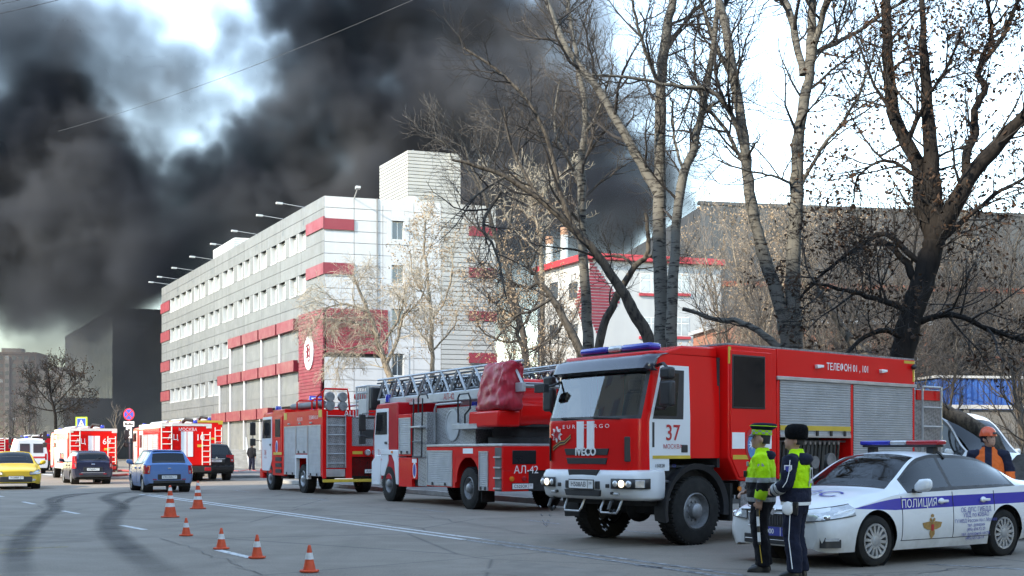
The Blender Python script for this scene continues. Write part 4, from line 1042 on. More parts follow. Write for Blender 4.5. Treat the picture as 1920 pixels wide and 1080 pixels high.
    for (y0, y1) in ((0.05, 0.21), (-0.19, -0.03)):
        q = MB(); q.prism([(fx(0.1, 1.50) - 0.012, 1.49), (fx(0.1, 1.50) + 0.02, 1.49), (fx(0.1, 1.9) + 0.02, 1.93), (fx(0.1, 1.9) - 0.012, 1.93)], 'y', y0, y1); q.build('white_stripe', M['white_print'], ob['cab'])
    for (w, z0, z1) in ((0.52, 1.40, 1.50), (0.48, 1.26, 1.355)):
        q = MB(); x = fx(0, z0); q.prism([(-w, z1), (w, z1), (w - 0.04, z0), (-w + 0.04, z0)], 'x', x - 0.006, x + 0.04); q.build('grille_slot', M['black_plastic'], t, bevel=0.004)
    text('IVECO', 0.17, M['plate_white'], ob['cab'], (fx(0, 1.45) - 0.014, 0.0, 1.395), (0, -1, 0), bold=0.02, depth=0.006, sx=1.0)
    text('E U R O C A R G O', 0.085, M['white_print'], ob['cab'], (fx(0, 1.87) - 0.004 - 0.01, 0.0, 1.82), (0, -1, 0), sx=1.55)
    for s_ in (-1, 1):
        q = MB(); y = s_ * (HW - 0.2); x = xf(1.5) + 0.06
        q.obox((x - 0.055, y + s_ * 0.02, 1.49), (0.018, 0, 0), (0.04, s_ * 0.035, 0), (0, 0, 0.19)); q.build('air_slot', M['black_plastic'], t, bevel=0.015)
    # emblem: order star with an orange-black ribbon
    x = fx(0.62, 1.75) - 0.012; q = MB(); st = []
    for k in range(16): a = 2 * math.pi * k / 16; r = 0.13 if k % 2 == 0 else 0.075; st.append((0.72 + r * math.cos(a), 1.73 + r * math.sin(a)))
    q.prism(st, 'x', x - 0.004, x + 0.03); em = q.build('order_star', M['white_print'], ob['cab'])
    q = MB(); q.lathe([(0.055, -0.007), (0.05, -0.01), (0.001, -0.01)], (x, 0.72, 1.73), 'x', 20); q.build('star_centre', M['red_print'], em)
    q = MB()
    for k in range(5):
        a = math.pi / 2 + k * 4 * math.pi / 5; b = math.pi / 2 + (k + 1) * 4 * math.pi / 5
        q.tube([(x - 0.013, 0.72 + 0.1 * math.cos(a), 1.73 + 0.1 * math.sin(a)), (x - 0.013, 0.72 + 0.1 * math.cos(b), 1.73 + 0.1 * math.sin(b))], 0.006, 4)
    q.build('star_rays', M['red_print'], em)
    M['ribbon'] = mat('orange_ribbon', (0.62, 0.27, 0.05), 0.5)
    for k, (m, off, w) in enumerate((('black_print', 0, 0.075), ('ribbon', 0.022, 0.012), ('ribbon', -0.022, 0.012))):
        q = MB(); pts = [(0.83, 1.50), (0.74, 1.545), (0.64, 1.59), (0.52, 1.60), (0.42, 1.66), (0.36, 1.70)]; c = []
        for (y, z) in pts: xx = fx(y, z) - 0.01 - 0.002 * k; c.append((xx, y, z + off))
        vs = [(p[0], p[1], p[2] + s_ * w / 2) for p in c for s_ in (-1, 1)]; q.add(vs, [(2 * i, 2 * i + 1, 2 * i + 3, 2 * i + 2) for i in range(5)]); q.build('ribbon', M[m], em)
    # bumper: rounded white shell with openings
    rings = []
    for (z, o) in ((0.72, 0.07), (0.76, 0.02), (0.90, -0.02), (1.08, -0.02), (1.15, 0.02), (1.17, 0.08)):
        f = 0.02 + o; w = 1.13 - max(0, o) * 0.5; r = 0.2
        half = [(0.62, -w, z), (0.40, -w, z)] + [(f + r - r * math.sin(math.pi / 2 * k / 5), -w + r - r * math.cos(math.pi / 2 * k / 5), z) for k in range(6)]
        fr = [(f - 0.05 * (1 - (y / (w - r)) ** 2), y, z) for y in [-(w - r) + 2 * (w - r) * k / 8 for k in range(1, 8)]]
        rings.append(half + fr + [(a, -b, c) for a, b, c in half][::-1])
    q = MB(); nn = len(rings[0])
    for rg in rings: q.v += rg
    q.f = [(i * nn + j, i * nn + j + 1, (i + 1) * nn + j + 1, (i + 1) * nn + j) for i in range(5) for j in range(nn - 1)]
    bp = q.build('bumper', M['white'], t, smooth=45, fix=False); so = bp.modifiers.new('sheet', 'SOLIDIFY'); so.thickness = 0.015; so.offset = 0
    def bx(y): return -0.05 * (1 - (y / 0.93) ** 2)
    q = MB(); q.prism([(-0.35, 1.175), (0.35, 1.175), (0.31, 1.03), (-0.31, 1.03)], 'x', bx(0.3) - 0.006, bx(0.3) + 0.05); q.build('upper_grille', M['black_plastic'], bp, bevel=0.004)
    q = MB(); q.prism([(-0.42, 0.86), (0.42, 0.86), (0.38, 0.765), (-0.38, 0.765)], 'x', bx(0.3) - 0.02, bx(0.3) + 0.05); q.build('lower_grille', M['black_plastic'], bp, bevel=0.004)
    for (y0, y1, z0, z1) in ((0.30, 0.40, 0.88, 1.0), (-0.40, -0.30, 0.88, 1.0), (0.52, 0.60, 0.90, 0.96), (-0.60, -0.52, 0.90, 0.96), (0.62, 0.67, 0.80, 0.84), (-0.67, -0.62, 0.80, 0.84)):
        q = MB(); q.box(bx(y0) - 0.02, bx(y0) + 0.05, y0, y1, z0, z1); q.build('air_intake', M['black_plastic'], bp, bevel=0.008)
    plate(bp, (bx(0) - 0.035, 0.0, 0.945), (0, -1, 0), (0, 0, 1), 0.56, 0.125, 'н508ав'.upper(), reg='799')
    for s_ in (-1, 1):
        q = MB(); pts = [(bx(0.66) - 0.03, s_ * 0.66), (-0.035, s_ * 0.86), (-0.012, s_ * 1.02), (0.11, s_ * 1.145), (0.28, s_ * 1.16)]
        vs = [(x, y, z) for (x, y) in pts for z in (0.89, 1.045)]; q.add(vs, [(2 * i, 2 * i + 1, 2 * i + 3, 2 * i + 2) for i in range(4)])
        hl = q.build('headlight', M['black_plastic'], bp, smooth=50); so = hl.modifiers.new('s', 'SOLIDIFY'); so.thickness = 0.02; so.offset = 0
        for (y, m, r) in ((0.74, 'clear_lens', 0.055), (0.87, 'lamp_lit', 0.058), (1.0, 'clear_lens', 0.055)):
            x = -0.045 if y < 0.8 else (-0.045 if y < 0.9 else -0.022)
            q = MB(); q.lathe([(r, 0.01), (r * 0.95, -0.012), (r * 0.55, -0.03), (0.001, -0.036)], (x, s_ * y, 0.968), 'x', 18, close=False); q.build('lamp', M[m], hl, smooth=50)
        q = MB(); q.obox((0.09, s_ * 1.135, 0.968), (0.06, s_ * 0.045, 0), (-0.008, s_ * 0.01, 0), (0, 0, 0.06)); q.build('corner_lamp', M['clear_lens'], hl, bevel=0.01)
        q = MB(); q.box(-0.03, 0.0, s_ * 0.72 - 0.07, s_ * 0.72 + 0.07, 0.79, 0.83); q.build('fog_lamp', M['clear_lens'], bp, bevel=0.01)
    # under-body, steps, tow hooks and chains
    q = MB(); q.box(0.15, 7.9, -0.42, 0.42, 0.72, 0.98); q.box(0.35, 1.0, -0.95, 0.95, 0.62, 0.85); q.box(1.1, 1.5, -0.9, 0.9, 0.46, 0.62); q.box(0.55, 1.9, -0.98, 0.98, 0.98, 1.22); q.build('chassis', M['chassis'], t, bevel=0.02)
    q = MB(); q.tube([(1.28, -1.0, 0.52), (1.28, 1.0, 0.52)], 0.09, 10); q.ball((1.28, 0.1, 0.52), (0.24, 0.2, 0.22), 12, 8); q.build('front_axle', M['chassis'], t, smooth=50)
    for (y0, y1) in ((-0.75, -0.35), (0.1, 0.5)): bars(t, 'step_bar', 'steel', [[(0.1, y0, 0.74), (0.02, y0, 0.58), (0.0, y0 + 0.03, 0.52), (0.0, y1 - 0.03, 0.52), (0.02, y1, 0.58), (0.1, y1, 0.74)]], 0.02)
    for y in (-0.6, 0.82):
        q = MB()
        for k in range(9):
            a = k / 8; p = Vector((0.0, y + 0.28 * a, 0.55 - 0.30 * 4 * a * (1 - a))); d = Vector((0.0, 0.02, 0.0)) if k % 2 else Vector((0.02, 0.0, 0.0))
            q.tube([p - Vector((0, 0.018, 0.012)), p + d * 0.4, p + Vector((0, 0.018, 0.012))], 0.009, 5)
        q.build('tow_chain', M['steel'], t, smooth=40)
        q = MB(); q.tube([(0.12, y, 0.72), (0.0, y, 0.68), (-0.05, y, 0.58), (0.02, y, 0.52), (0.08, y, 0.56)], 0.03, 6); q.build('tow_hook', M['black_plastic'], t, smooth=40)
    # wheels and arches
    for x, ys in ((1.30, (-0.98, 0.98)), (5.6, (-0.96, 0.96))):
        for y in ys: wheel(t, x, y, 0.53, 0.36, 0.285)
        for s_ in (-1, 1):
            q = MB(); prof = [(0.63, -0.25), (0.63, 0.02), (0.72, 0.05), (0.72, 0.0), (0.66, -0.25)]; vs = []
            a0, a1 = (-0.15, math.pi + 0.25) if x < 3 else (0, math.pi)
            N_ = 20
            for k in range(N_ + 1):
                a = a0 + (a1 - a0) * k / N_
                for (r, h) in prof: vs.append((x + r * math.cos(a), s_ * (1.13 + h), 0.55 + r * math.sin(a)))
            np_ = len(prof); q.add(vs, [(k * np_ + j, k * np_ + (j + 1) % np_, (k + 1) * np_ + (j + 1) % np_, (k + 1) * np_ + j) for k in range(N_) for j in range(np_)])
            q.build('wheel_arch', M['black_plastic'], t, smooth=40)
    q = MB(); q.box(2.02, 2.08, -1.2, -0.8, 0.35, 0.95); q.build('mudflap', M['rubber'], t)
    q = MB(); q.lathe([(0.04, 0), (0.04, 0.02)], (2.2, -1.25, 0.86), 'y', 12); q.build('side_marker', M['amber_lens'], t)
    q = MB(); q.box(0.36, 0.75, -1.1, -0.95, 0.98, 1.02); q.box(0.36, 0.9, -1.08, -0.95, 0.70, 0.74); q.build('cab_step', M['steel'], t, bevel=0.01)
    # body: crew section and pump body
    BW = 1.24
    q = MB(); q.prism([(1.93, 1.35), (2.15, 1.0), (2.25, 0.98), (3.12, 0.98), (3.12, 3.15), (1.93, 3.15)], 'y', -BW, BW); crew = q.build('crew_compartment', M['red'], t, bevel=0.02)
    q = MB(); q.prism([(1.97, 1.38), (2.18, 1.04), (2.98, 1.04), (2.98, 3.07), (1.97, 3.07)], 'y', -BW - 0.018, -BW + 0.01); cd = q.build('crew_door', M['red'], crew, bevel=0.012)
    q = MB(); q.box(2.0, 2.80, -BW - 0.03, -BW - 0.012, 2.14, 3.0); wf = q.build('window_frame', M['black_plastic'], cd, bevel=0.01)
    q = MB(); q.box(2.03, 2.77, -BW - 0.034, -BW - 0.028, 2.17, 2.97); q.build('side_window', mat('crew_window', (0.008, 0.008, 0.010), 0.12, var=0.3, spec=0.22), wf)
    for (x0, x1) in ((2.0, 2.3), (2.62, 2.96)): q = MB(); q.box(x0, x1, -BW - 0.024, -BW - 0.01, 1.50, 1.76); q.build('white_band', M['white_print'], cd)
    q = MB(); q.box(2.02, 2.96, -BW - 0.024, -BW - 0.01, 1.33, 1.40); q.build('reflective_stripe', M['yellow_stripe'], cd)
    q = MB(); sh_ = [(2.46 + 0.15 * math.sin(a), 1.58 + 0.24 * math.cos(a) * (1 if math.cos(a) > 0 else 1.15)) for a in [2 * math.pi * k / 20 for k in range(20)]]
    q.prism(sh_, 'y', -BW - 0.028, -BW - 0.012); cr = q.build('shield_emblem', M['red_print'], cd)
    q = MB(); q.prism([(2.46 + (p[0] - 2.46) * 0.66, 1.56 + (p[1] - 1.58) * 0.75) for p in sh_], 'y', -BW - 0.032, -BW - 0.026); q.build('shield_field', mat('emblem_blue', (0.08, 0.25, 0.5), 0.5), cr)
    q = MB(); stp = []
    for k in range(16): a = 2 * math.pi * k / 16; r = 0.09 if k % 2 == 0 else 0.03; stp.append((2.46 + r * math.cos(a), 1.57 + r * math.sin(a)))
    q.prism(stp, 'y', -BW - 0.036, -BW - 0.03); q.build('emblem_star', M['white_print'], cr)
    q = MB(); q.box(1.935, 1.99, -BW - 0.006, -BW + 0.01, 2.85, 3.12); q.build('reflective_corner', M['yellow_stripe'], crew)
    # pump body as a frame round the shutter openings
    x0, x1 = 3.13, 7.1
    q = MB(); q.box(x0, x1, -BW, BW, 2.68, 3.15); q.box(x0, x1, -0.5, BW, 0.98, 2.68)
    q.box(x0, x0 + 0.07, -BW, -0.5, 1.0, 2.68); q.box(5.14, 5.21, -BW, -0.5, 1.0, 2.68); q.box(x1 - 0.06, x1, -BW, -0.5, 1.0, 2.68)
    body = q.build('pump_body', M['red'], t, bevel=0.012)
    q = MB(); q.box(x0, x1, -BW + 0.02, -0.5, 0.98, 1.05); q.box(x0 + 0.07, x1 - 0.06, -0.56, -0.5, 1.0, 2.68); q.build('locker_lining', M['grey_plastic'], t)
    q = MB(); q.box(x0 - 0.02, x1 + 0.01, -BW - 0.03, -BW + 0.02, 2.64, 2.70); q.build('shutter_rail', M['alu'], t, bevel=0.006)
    s1 = slats(x0 + 0.08, 5.13, 1.70, 2.64, -BW + 0.01, -1, 0.042).build('roller_shutter', M['alu_paint'], t, smooth=35, fix=False)
    s2 = slats(5.22, x1 - 0.07, 1.08, 2.64, -BW + 0.01, -1, 0.042).build('roller_shutter', M['alu_paint'], t, smooth=35, fix=False)
    for so_, a, b, z in ((s1, x0 + 0.08, 5.13, 1.72), (s2, 5.22, x1 - 0.07, 1.10)):
        q = MB(); q.box(a, b, -BW - 0.006, -BW + 0.0, z + 0.09, z + 0.17); q.build('reflective_stripe', M['yellow_stripe'], so_)
        q = MB(); q.box(a, b, -BW - 0.012, -BW + 0.02, z - 0.03, z + 0.03); q.build('bottom_rail', M['alu'], so_, bevel=0.006)
        for k in range(4): q = MB(); xx = a + (b - a) * (0.3 + 0.2 * k); q.box(xx - 0.03, xx + 0.03, -BW - 0.03, -BW - 0.01, z + 0.0, z + 0.09); q.build('latch', M['black_plastic'], so_, bevel=0.006)
    # hoses, branches and valves in the open locker
    q = MB(); rnd = random.Random(4)
    for k in range(16):
        xx = 3.35 + 1.7 * k / 16; q.tube([(xx, -BW + 0.12, 1.62), (xx + 0.02, -BW + 0.16, 1.35), (xx + rnd.uniform(-.06, .1), -BW + 0.2, 1.06)], 0.028 + 0.015 * rnd.random(), 6)
    q.build('rolled_hoses', mat('hose_canvas', (0.07, 0.065, 0.06), 0.8, var=0.4), t, smooth=40)
    q = MB(); q.tube([(3.3, -BW + 0.1, 1.63), (5.1, -BW + 0.1, 1.63)], 0.02, 6)
    for k in range(12): q.lathe([(0.03, 0), (0.03, 0.03)], (3.45 + 0.13 * k, -BW + 0.07, 1.60), 'y', 8)
    q.build('valve_row', M['steel'], t, smooth=40)
    for (cx, cz, r) in ((4.7, 1.3, 0.13), (4.25, 1.27, 0.11)): q = MB(); q.lathe([(r, -0.06), (r, 0.05), (r * 0.8, 0.06), (r * 0.75, 0.02), (0.002, 0.02)], (cx, -BW + 0.14, cz), 'y', 18); q.build('hose_coupling', M['rimgrey'], t, smooth=40)
    text('ТЕЛЕФОН 01 , 101', 0.17, M['white_print'], body, (5.05, -BW - 0.005, 2.86), sx=0.85, bold=0.008)
    for xx in (4.2, 6.05):
        q = MB(); q.prism([(xx - 0.09, 2.93), (xx + 0.09, 2.93), (xx + 0.09, 2.89), (xx - 0.07, 2.865)], 'y', -BW - 0.07, -BW); q.build('scene_lamp', M['white_print'], body, bevel=0.008)
    for (a, b, c, d) in ((6.75, 7.08, 3.08, 3.13), (7.03, 7.08, 2.75, 3.07)): q = MB(); q.box(a, b, -BW - 0.004, -BW + 0.01, c, d); q.build('reflective_corner', M['yellow_stripe'], body)
    q = MB(); q.ball((7.0, -BW - 0.05, 3.02), 0.05, 10, 6); q.build('camera_dome', M['black_plastic'], body)
    q = MB(); q.box(1.93, x1, -BW + 0.01, BW - 0.01, 3.152, 3.18); q.build('roof_deck', M['tread'], t)
    # skirts in treadplate
    for (a, b, z0, z1) in ((2.25, 3.1, 0.55, 0.975), (3.14, 4.85, 0.55, 0.975), (6.35, 7.1, 0.55, 0.975)): 
        for (y0, y1) in ((-BW + 0.02, -BW + 0.06), (BW - 0.06, BW - 0.02)): q = MB(); q.box(a, b, y0, y1, z0, z1); q.build('skirt_panel', M['tread'], t, bevel=0.006)
    # low rear module with the boarding ladder
    q = MB(); q.box(7.12, 8.05, -BW + 0.02, BW - 0.02, 0.9, 2.62); q.build('rear_module', M['tread'], t, bevel=0.015)
    q = MB(); q.box(7.16, 8.0, -BW - 0.005, -BW + 0.03, 2.42, 2.60); q.build('red_header', M['red'], t)
    lad = [[(xx, -BW - 0.07, 0.95), (xx, -BW - 0.07, 2.68)] for xx in (7.24, 7.86)] + [[(7.24, -BW - 0.07, z), (7.86, -BW - 0.07, z)] for z in (1.2, 1.56, 1.92, 2.28, 2.66)]
    bars(t, 'ladder', 'alu', lad, 0.022, 8)
    q = MB(); q.box(8.05, 8.07, -1.0, 1.0, 0.9, 1.2); q.build('rear_lamp_board', M['black_plastic'], t)
    return t
near_engine()
# ------------------------------------------------------------------ cars
SEDAN = [  # x | sill y z | lower y z | widest y z | shoulder y z | roof edge y z | centre z
 (0.00, .64, .25, .70, .34, .715, .47, .68, .60, .56, .675, .69), (0.025, .71, .22, .775, .33, .79, .48, .75, .625, .62, .70, .72), (0.07, .755, .21, .82, .33, .835, .49, .79, .645, .66, .72, .745), (0.18, .80, .20, .855, .33, .873, .50, .835, .67, .69, .745, .78),
 (0.50, .84, .20, .88, .34, .90, .56, .87, .75, .70, .83, .86), (0.90, .85, .19, .89, .35, .905, .60, .88, .83, .70, .90, .93), (1.28, .85, .19, .895, .35, .905, .62, .88, .90, .74, .96, .985),
 (1.45, .85, .19, .895, .35, .905, .62, .88, .915, .72, 1.06, 1.10), (2.06, .85, .19, .895, .35, .905, .62, .885, .93, .605, 1.375, 1.43), (2.40, .85, .19, .895, .35, .905, .62, .885, .94, .585, 1.415, 1.46),
 (2.90, .85, .19, .895, .35, .905, .62, .885, .95, .58, 1.405, 1.45), (3.30, .85, .19, .895, .35, .905, .63, .885, .96, .58, 1.365, 1.405), (3.75, .85, .20, .895, .36, .905, .65, .885, .975, .60, 1.225, 1.26),
 (4.15, .84, .24, .89, .38, .90, .66, .87, .985, .66, 1.06, 1.085), (4.45, .82, .28, .87, .40, .88, .66, .84, .97, .64, 1.03, 1.055), (4.60, .78, .30, .83, .42, .85, .64, .80, .92, .62, .99, 1.01), (4.67, .68, .34, .76, .44, .78, .62, .73, .87, .58, .93, .945)]
HATCH = [
 (0.00, .50, .26, .58, .35, .62, .50, .56, .66, .46, .74, .76), (0.07, .66, .23, .72, .34, .74, .52, .69, .70, .57, .79, .815), (0.28, .74, .21, .79, .35, .81, .56, .78, .80, .62, .895, .925),
 (0.70, .77, .20, .81, .36, .83, .60, .80, .91, .64, .99, 1.015), (0.95, .77, .20, .82, .36, .835, .62, .81, .95, .68, 1.04, 1.065), (1.12, .77, .20, .82, .36, .835, .62, .81, .96, .66, 1.14, 1.17),
 (1.60, .77, .20, .82, .36, .835, .62, .815, .975, .575, 1.44, 1.48), (2.00, .77, .20, .82, .36, .835, .63, .815, .985, .565, 1.49, 1.525), (2.80, .77, .20, .82, .36, .835, .64, .815, 1.0, .56, 1.475, 1.51),
 (3.22, .77, .23, .82, .38, .835, .65, .815, 1.01, .56, 1.44, 1.475), (3.36, .77, .25, .82, .39, .835, .66, .815, 1.015, .57, 1.39, 1.42), (3.52, .76, .28, .81, .41, .825, .66, .80, 1.01, .615, 1.10, 1.12),
 (3.57, .75, .29, .80, .42, .82, .66, .79, .99, .62, 1.03, 1.05), (3.65, .66, .33, .73, .45, .76, .66, .74, .93, .60, .99, 1.0)]
SUV = [
 (0.00, .62, .40, .70, .48, .74, .66, .70, .86, .58, .94, .96), (0.08, .78, .36, .84, .46, .86, .68, .82, .92, .68, 1.0, 1.03), (0.35, .86, .34, .90, .46, .92, .72, .89, 1.0, .72, 1.08, 1.11),
 (1.00, .87, .33, .92, .46, .94, .74, .91, 1.1, .74, 1.16, 1.18), (1.35, .87, .33, .92, .46, .94, .74, .91, 1.13, .78, 1.20, 1.225), (1.55, .87, .33, .92, .46, .94, .74, .91, 1.14, .76, 1.33, 1.36),
 (2.05, .87, .33, .92, .46, .94, .76, .915, 1.16, .67, 1.76, 1.80), (2.45, .87, .33, .92, .46, .94, .76, .915, 1.17, .66, 1.82, 1.86), (3.6, .87, .33, .92, .46, .94, .78, .915, 1.2, .655, 1.82, 1.86),
 (4.25, .87, .36, .92, .48, .94, .80, .915, 1.21, .655, 1.78, 1.82), (4.42, .86, .38, .92, .50, .935, .80, .91, 1.21, .66, 1.72, 1.75), (4.60, .85, .40, .91, .52, .925, .80, .895, 1.2, .70, 1.27, 1.29),
 (4.66, .84, .41, .90, .53, .915, .80, .885, 1.17, .70, 1.20, 1.22), (4.75, .76, .45, .83, .56, .86, .78, .83, 1.08, .68, 1.13, 1.14)]
VAN = [
 (0.00, .62, .38, .72, .46, .76, .62, .72, .84, .60, .92, .94), (0.10, .82, .34, .88, .44, .90, .66, .86, .92, .72, 1.0, 1.03), (0.45, .92, .32, .96, .44, .98, .72, .95, 1.06, .80, 1.15, 1.18),
 (0.95, .94, .31, .98, .44, 1.0, .76, .97, 1.2, .84, 1.30, 1.33), (1.15, .94, .31, .98, .44, 1.0, .78, .975, 1.22, .84, 1.43, 1.47), (1.75, .94, .31, .98, .44, 1.0, .8, .98, 1.25, .78, 2.02, 2.08),
 (2.15, .94, .31, .98, .44, 1.0, .8, .985, 1.26, .76, 2.20, 2.27), (3.2, .94, .31, .98, .44, 1.0, .8, .99, 1.3, .78, 2.24, 2.30), (5.2, .94, .33, .98, .46, 1.0, .8, .99, 1.3, .80, 2.24, 2.30), (5.55, .93, .36, .97, .48, .99, .8, .98, 1.3, .80, 2.20, 2.26), (5.62, .90, .38, .95, .5, .96, .8, .95, 1.3, .78, 2.14, 2.2)]
def band_paint(name, col, band, z0, z1, x0, slope=0.0):
    """car paint with a printed band along the side and the dust of a wet road below"""
    m = paint(name, col, 0.75, 0.22, 0.86, (0.30, 0.27, 0.235)); n = NT(m); b = n.b
    l = b.inputs['Base Color'].links[0]; base = l.from_socket; dust = l.from_node.inputs[0].links[0].from_socket
    c = n.xyz(n.coord('Object'))
    zz = n.math('SUBTRACT', c[2], n.math('MULTIPLY', n.math('SUBTRACT', c[0], 2.0), slope))
    # the band narrows to a point towards the front wing
    low = n.math('ADD', z0, n.math('MULTIPLY', n.math('MAXIMUM', n.math('SUBTRACT', 1.25, c[0]), 0.0), 0.06))
    up = n.math('SUBTRACT', z1, n.math('MULTIPLY', n.math('POWER', n.math('MAXIMUM', n.math('SUBTRACT', 1.35, c[0]), 0.0), 1.4), 0.13))
    f = n.math('MULTIPLY', n.math('MULTIPLY', n.math('GREATER_THAN', zz, low), n.math('LESS_THAN', zz, up)), n.math('GREATER_THAN', n.math('ABSOLUTE', c[1]), 0.76))
    f = n.math('MULTIPLY', f, n.math('GREATER_THAN', c[0], x0))
    mixed = n.mix(f, base, band); n.l(mixed, b.inputs['Base Color']); return m

def car(name, label, loc, rotz, tab, body, scale=(1, 1, 1), arches=((0.90, 0.33, 0.375), (3.59, 0.33, 0.375)), wheels=(0.318, 0.205, 0.215), nsp=12, rim='rimsilver',
        screen=(1.30, 2.04), rear=(3.32, 4.12), side=(1.50, 3.80), bpill=(2.42,), cat='car', group=None, glassm=('glass_mid', 'glass_dark'), door_x=(1.36, 2.40, 3.30), head=None, tail=None, step=0.05, seats=True):
    t = thing(name, label, cat, loc, rotz, group); sx, sy, sz = scale
    h = Hull(tab, scale); sc, re, sd = [x * sx for x in screen], [x * sx for x in rear], [x * sx for x in side]
    def asg(x, k, t_, y, z, s_):
        if k >= 4 and sc[0] < x < sc[1]:
            if k == 4 and t_ < 0.22: return 'body'
            return 'windscreen' if (sc[0] + 0.03 < x < sc[1] - 0.03) else 'trim'
        if k >= 4 and re and re[0] < x < re[1]:
            if k == 4 and t_ < 0.22: return 'body'
            return 'rear_window' if (re[0] + 0.02 < x < re[1] - 0.02) else 'trim'
        if k == 3 and sd[0] < x < sd[1]:
            if t_ < 0.12 or t_ > 0.86: return 'trim' if t_ < 0.93 else 'body'
            if any(abs(x - b * sx) < 0.045 for b in bpill) or x < sd[0] + 0.04 or x > sd[1] - 0.04: return 'trim'
            return 'side_window%d' % (sum(x > b * sx for b in bpill) * 2 + (s_ > 0))
        if head and head(x, k, t_, y, z): return 'headlight%d' % (s_ > 0)
        if tail and tail(x, k, t_, y, z): return 'tail_light%d' % (s_ > 0)
        return 'body'
    parts = {'body': (body, None), 'trim': (M['black_plastic'], None), 'windscreen': (M[glassm[0]], None), 'rear_window': (M[glassm[1]], None), 'headlight0': (M['clear_lens'], None), 'headlight1': (M['clear_lens'], None), 'tail_light0': (M['red_lens'], None), 'tail_light1': (M['red_lens'], None)}
    for i in range(2 * (len(bpill) + 1)): parts['side_window%d' % i] = (M[glassm[1]], None)
    ar = [(a * sx, z * sz, r) for a, z, r in arches]
    ob = h.build(t, parts, asg, ar, step)
    ob['hull'] = h
    # inner lining, floor and wheel wells
    L_, W_ = h.L, h.t[:, 5].max(); H_ = h.t[:, 11].max(); z0 = h.t[:, 2].min()
    belt = h.t[len(h.t) // 2, 8]
    q = MB(); q.box(0.12 * L_, L_ - 0.12, -W_ + 0.1, W_ - 0.1, z0 + 0.02, z0 + 0.16); q.box(0.05 * L_, 0.27 * L_, -W_ + 0.36, W_ - 0.36, z0 + 0.1, belt * 0.72); q.build('underbody', M['chassis'], t)
    q = MB(); q.box(sc[0] + 0.05, sc[0] + 0.45, -W_ + 0.2, W_ - 0.2, belt - 0.3, belt - 0.03); q.build('dashboard', M['cabin'], t, bevel=0.03)
    if seats:
        for (x, y) in ((sc[1] + 0.1, -0.36), (sc[1] + 0.1, 0.36), (sd[1] - 0.75 * sx, 0.0)):
            w = 0.24 if y else 0.58; q = MB(); q.box(x - 0.35, x + 0.15, y - w, y + w, z0 + 0.15, z0 + 0.36); q.prism([(x + 0.08, z0 + 0.3), (x + 0.22, z0 + 0.3), (x + 0.42, belt + 0.12), (x + 0.32, belt + 0.12)], 'y', y - w, y + w)
            q.box(x + 0.30, x + 0.40, y - w * 0.5, y + w * 0.5, belt + 0.14, belt + 0.30); q.build('seat', M['cabin'], t, bevel=0.03)
    for (ax, az, r) in ar:
        for s_ in (-1, 1):
            q = MB(); q.lathe([(r, -0.3), (r, -0.02)], (ax, s_ * (W_ - 0.06) + (0.3 if s_ < 0 else 0.02), az), 'y', 24); 
            q.v = [v for v in q.v]; q.f = q.f[:-2] + [q.f[-1] if s_ < 0 else q.f[-2]]
            q.build('wheel_well', M['chassis'], t, smooth=40, fix=False)
        for s_ in (-1, 1): wheel(t, ax, s_ * (W_ - wheels[1] / 2 - 0.025), wheels[0], wheels[1], wheels[2], nsp, rim)
    # door gaps and handles
    for s_ in (-1, 1):
        for x in door_x:
            x *= sx; q = MB(); pts = [(x + 0.02 * math.sin(zz * 3), s_ * (h.y_at(x, zz) + 0.0005), zz) for zz in np.linspace(z0 + 0.12, belt - 0.01, 12)]
            if any(math.hypot(x - a, p[2] - az) < r + 0.02 for (a, az, r) in ar for p in pts): pts = [p for p in pts if all(math.hypot(x - a, p[2] - az) > r + 0.02 for (a, az, r) in ar)]
            if len(pts) > 1: q.tube(pts, 0.0055, 5); q.build('door_gap', M['black_print'], t)
        pts = [(x, s_ * (h.y_at(x, z0 + 0.12) + 0.0005), z0 + 0.12) for x in np.linspace(door_x[0] * sx, door_x[-1] * sx - 0.05, 16)]
        q = MB(); q.tube(pts, 0.005, 5); q.build('door_gap', M['black_print'], t)
        for x in [d * sx - 0.22 for d in door_x[1:]]:
            zz = belt - 0.13; y = h.y_at(x, zz); q = MB(); q.box(x - 0.10, x + 0.10, s_ * (y + 0.03) - 0.014, s_ * (y + 0.03) + 0.014, zz - 0.018, zz + 0.018); q.ball((x, s_ * (y - 0.012), zz), (0.075, 0.03, 0.045), 12, 6); q.build('door_handle', M['white'] if cat == 'police car' else body, t, bevel=0.012)
        x = sc[0] + 0.30 * sx; y = h.y_at(x, belt) + 0.02
        q = MB(); ys = [y + 0.03, y + 0.10, y + 0.20, y + 0.245]; rg = []
        for yy, (hx, hz, dz) in zip(ys, ((0.05, 0.05, 0.06), (0.075, 0.085, 0.085), (0.065, 0.078, 0.10), (0.03, 0.045, 0.105))):
            rg.append([(x + 0.04 + hx * math.copysign(abs(math.cos(a)) ** 0.6, math.cos(a)), s_ * yy, belt + dz + hz * math.copysign(abs(math.sin(a)) ** 0.6, math.sin(a))) for a in [2 * math.pi * k / 16 for k in range(16)]])
        q.loft(rg); mr = q.build('wing_mirror', M['white'] if cat == 'police car' else body, t, smooth=60)
        q = MB(); q.box(x, x + 0.05, s_ * (y + 0.04) - 0.06, s_ * (y + 0.04) + 0.06, belt - 0.01, belt + 0.04); q.build('mirror_stalk', M['black_plastic'], mr)
    return t, h, ob
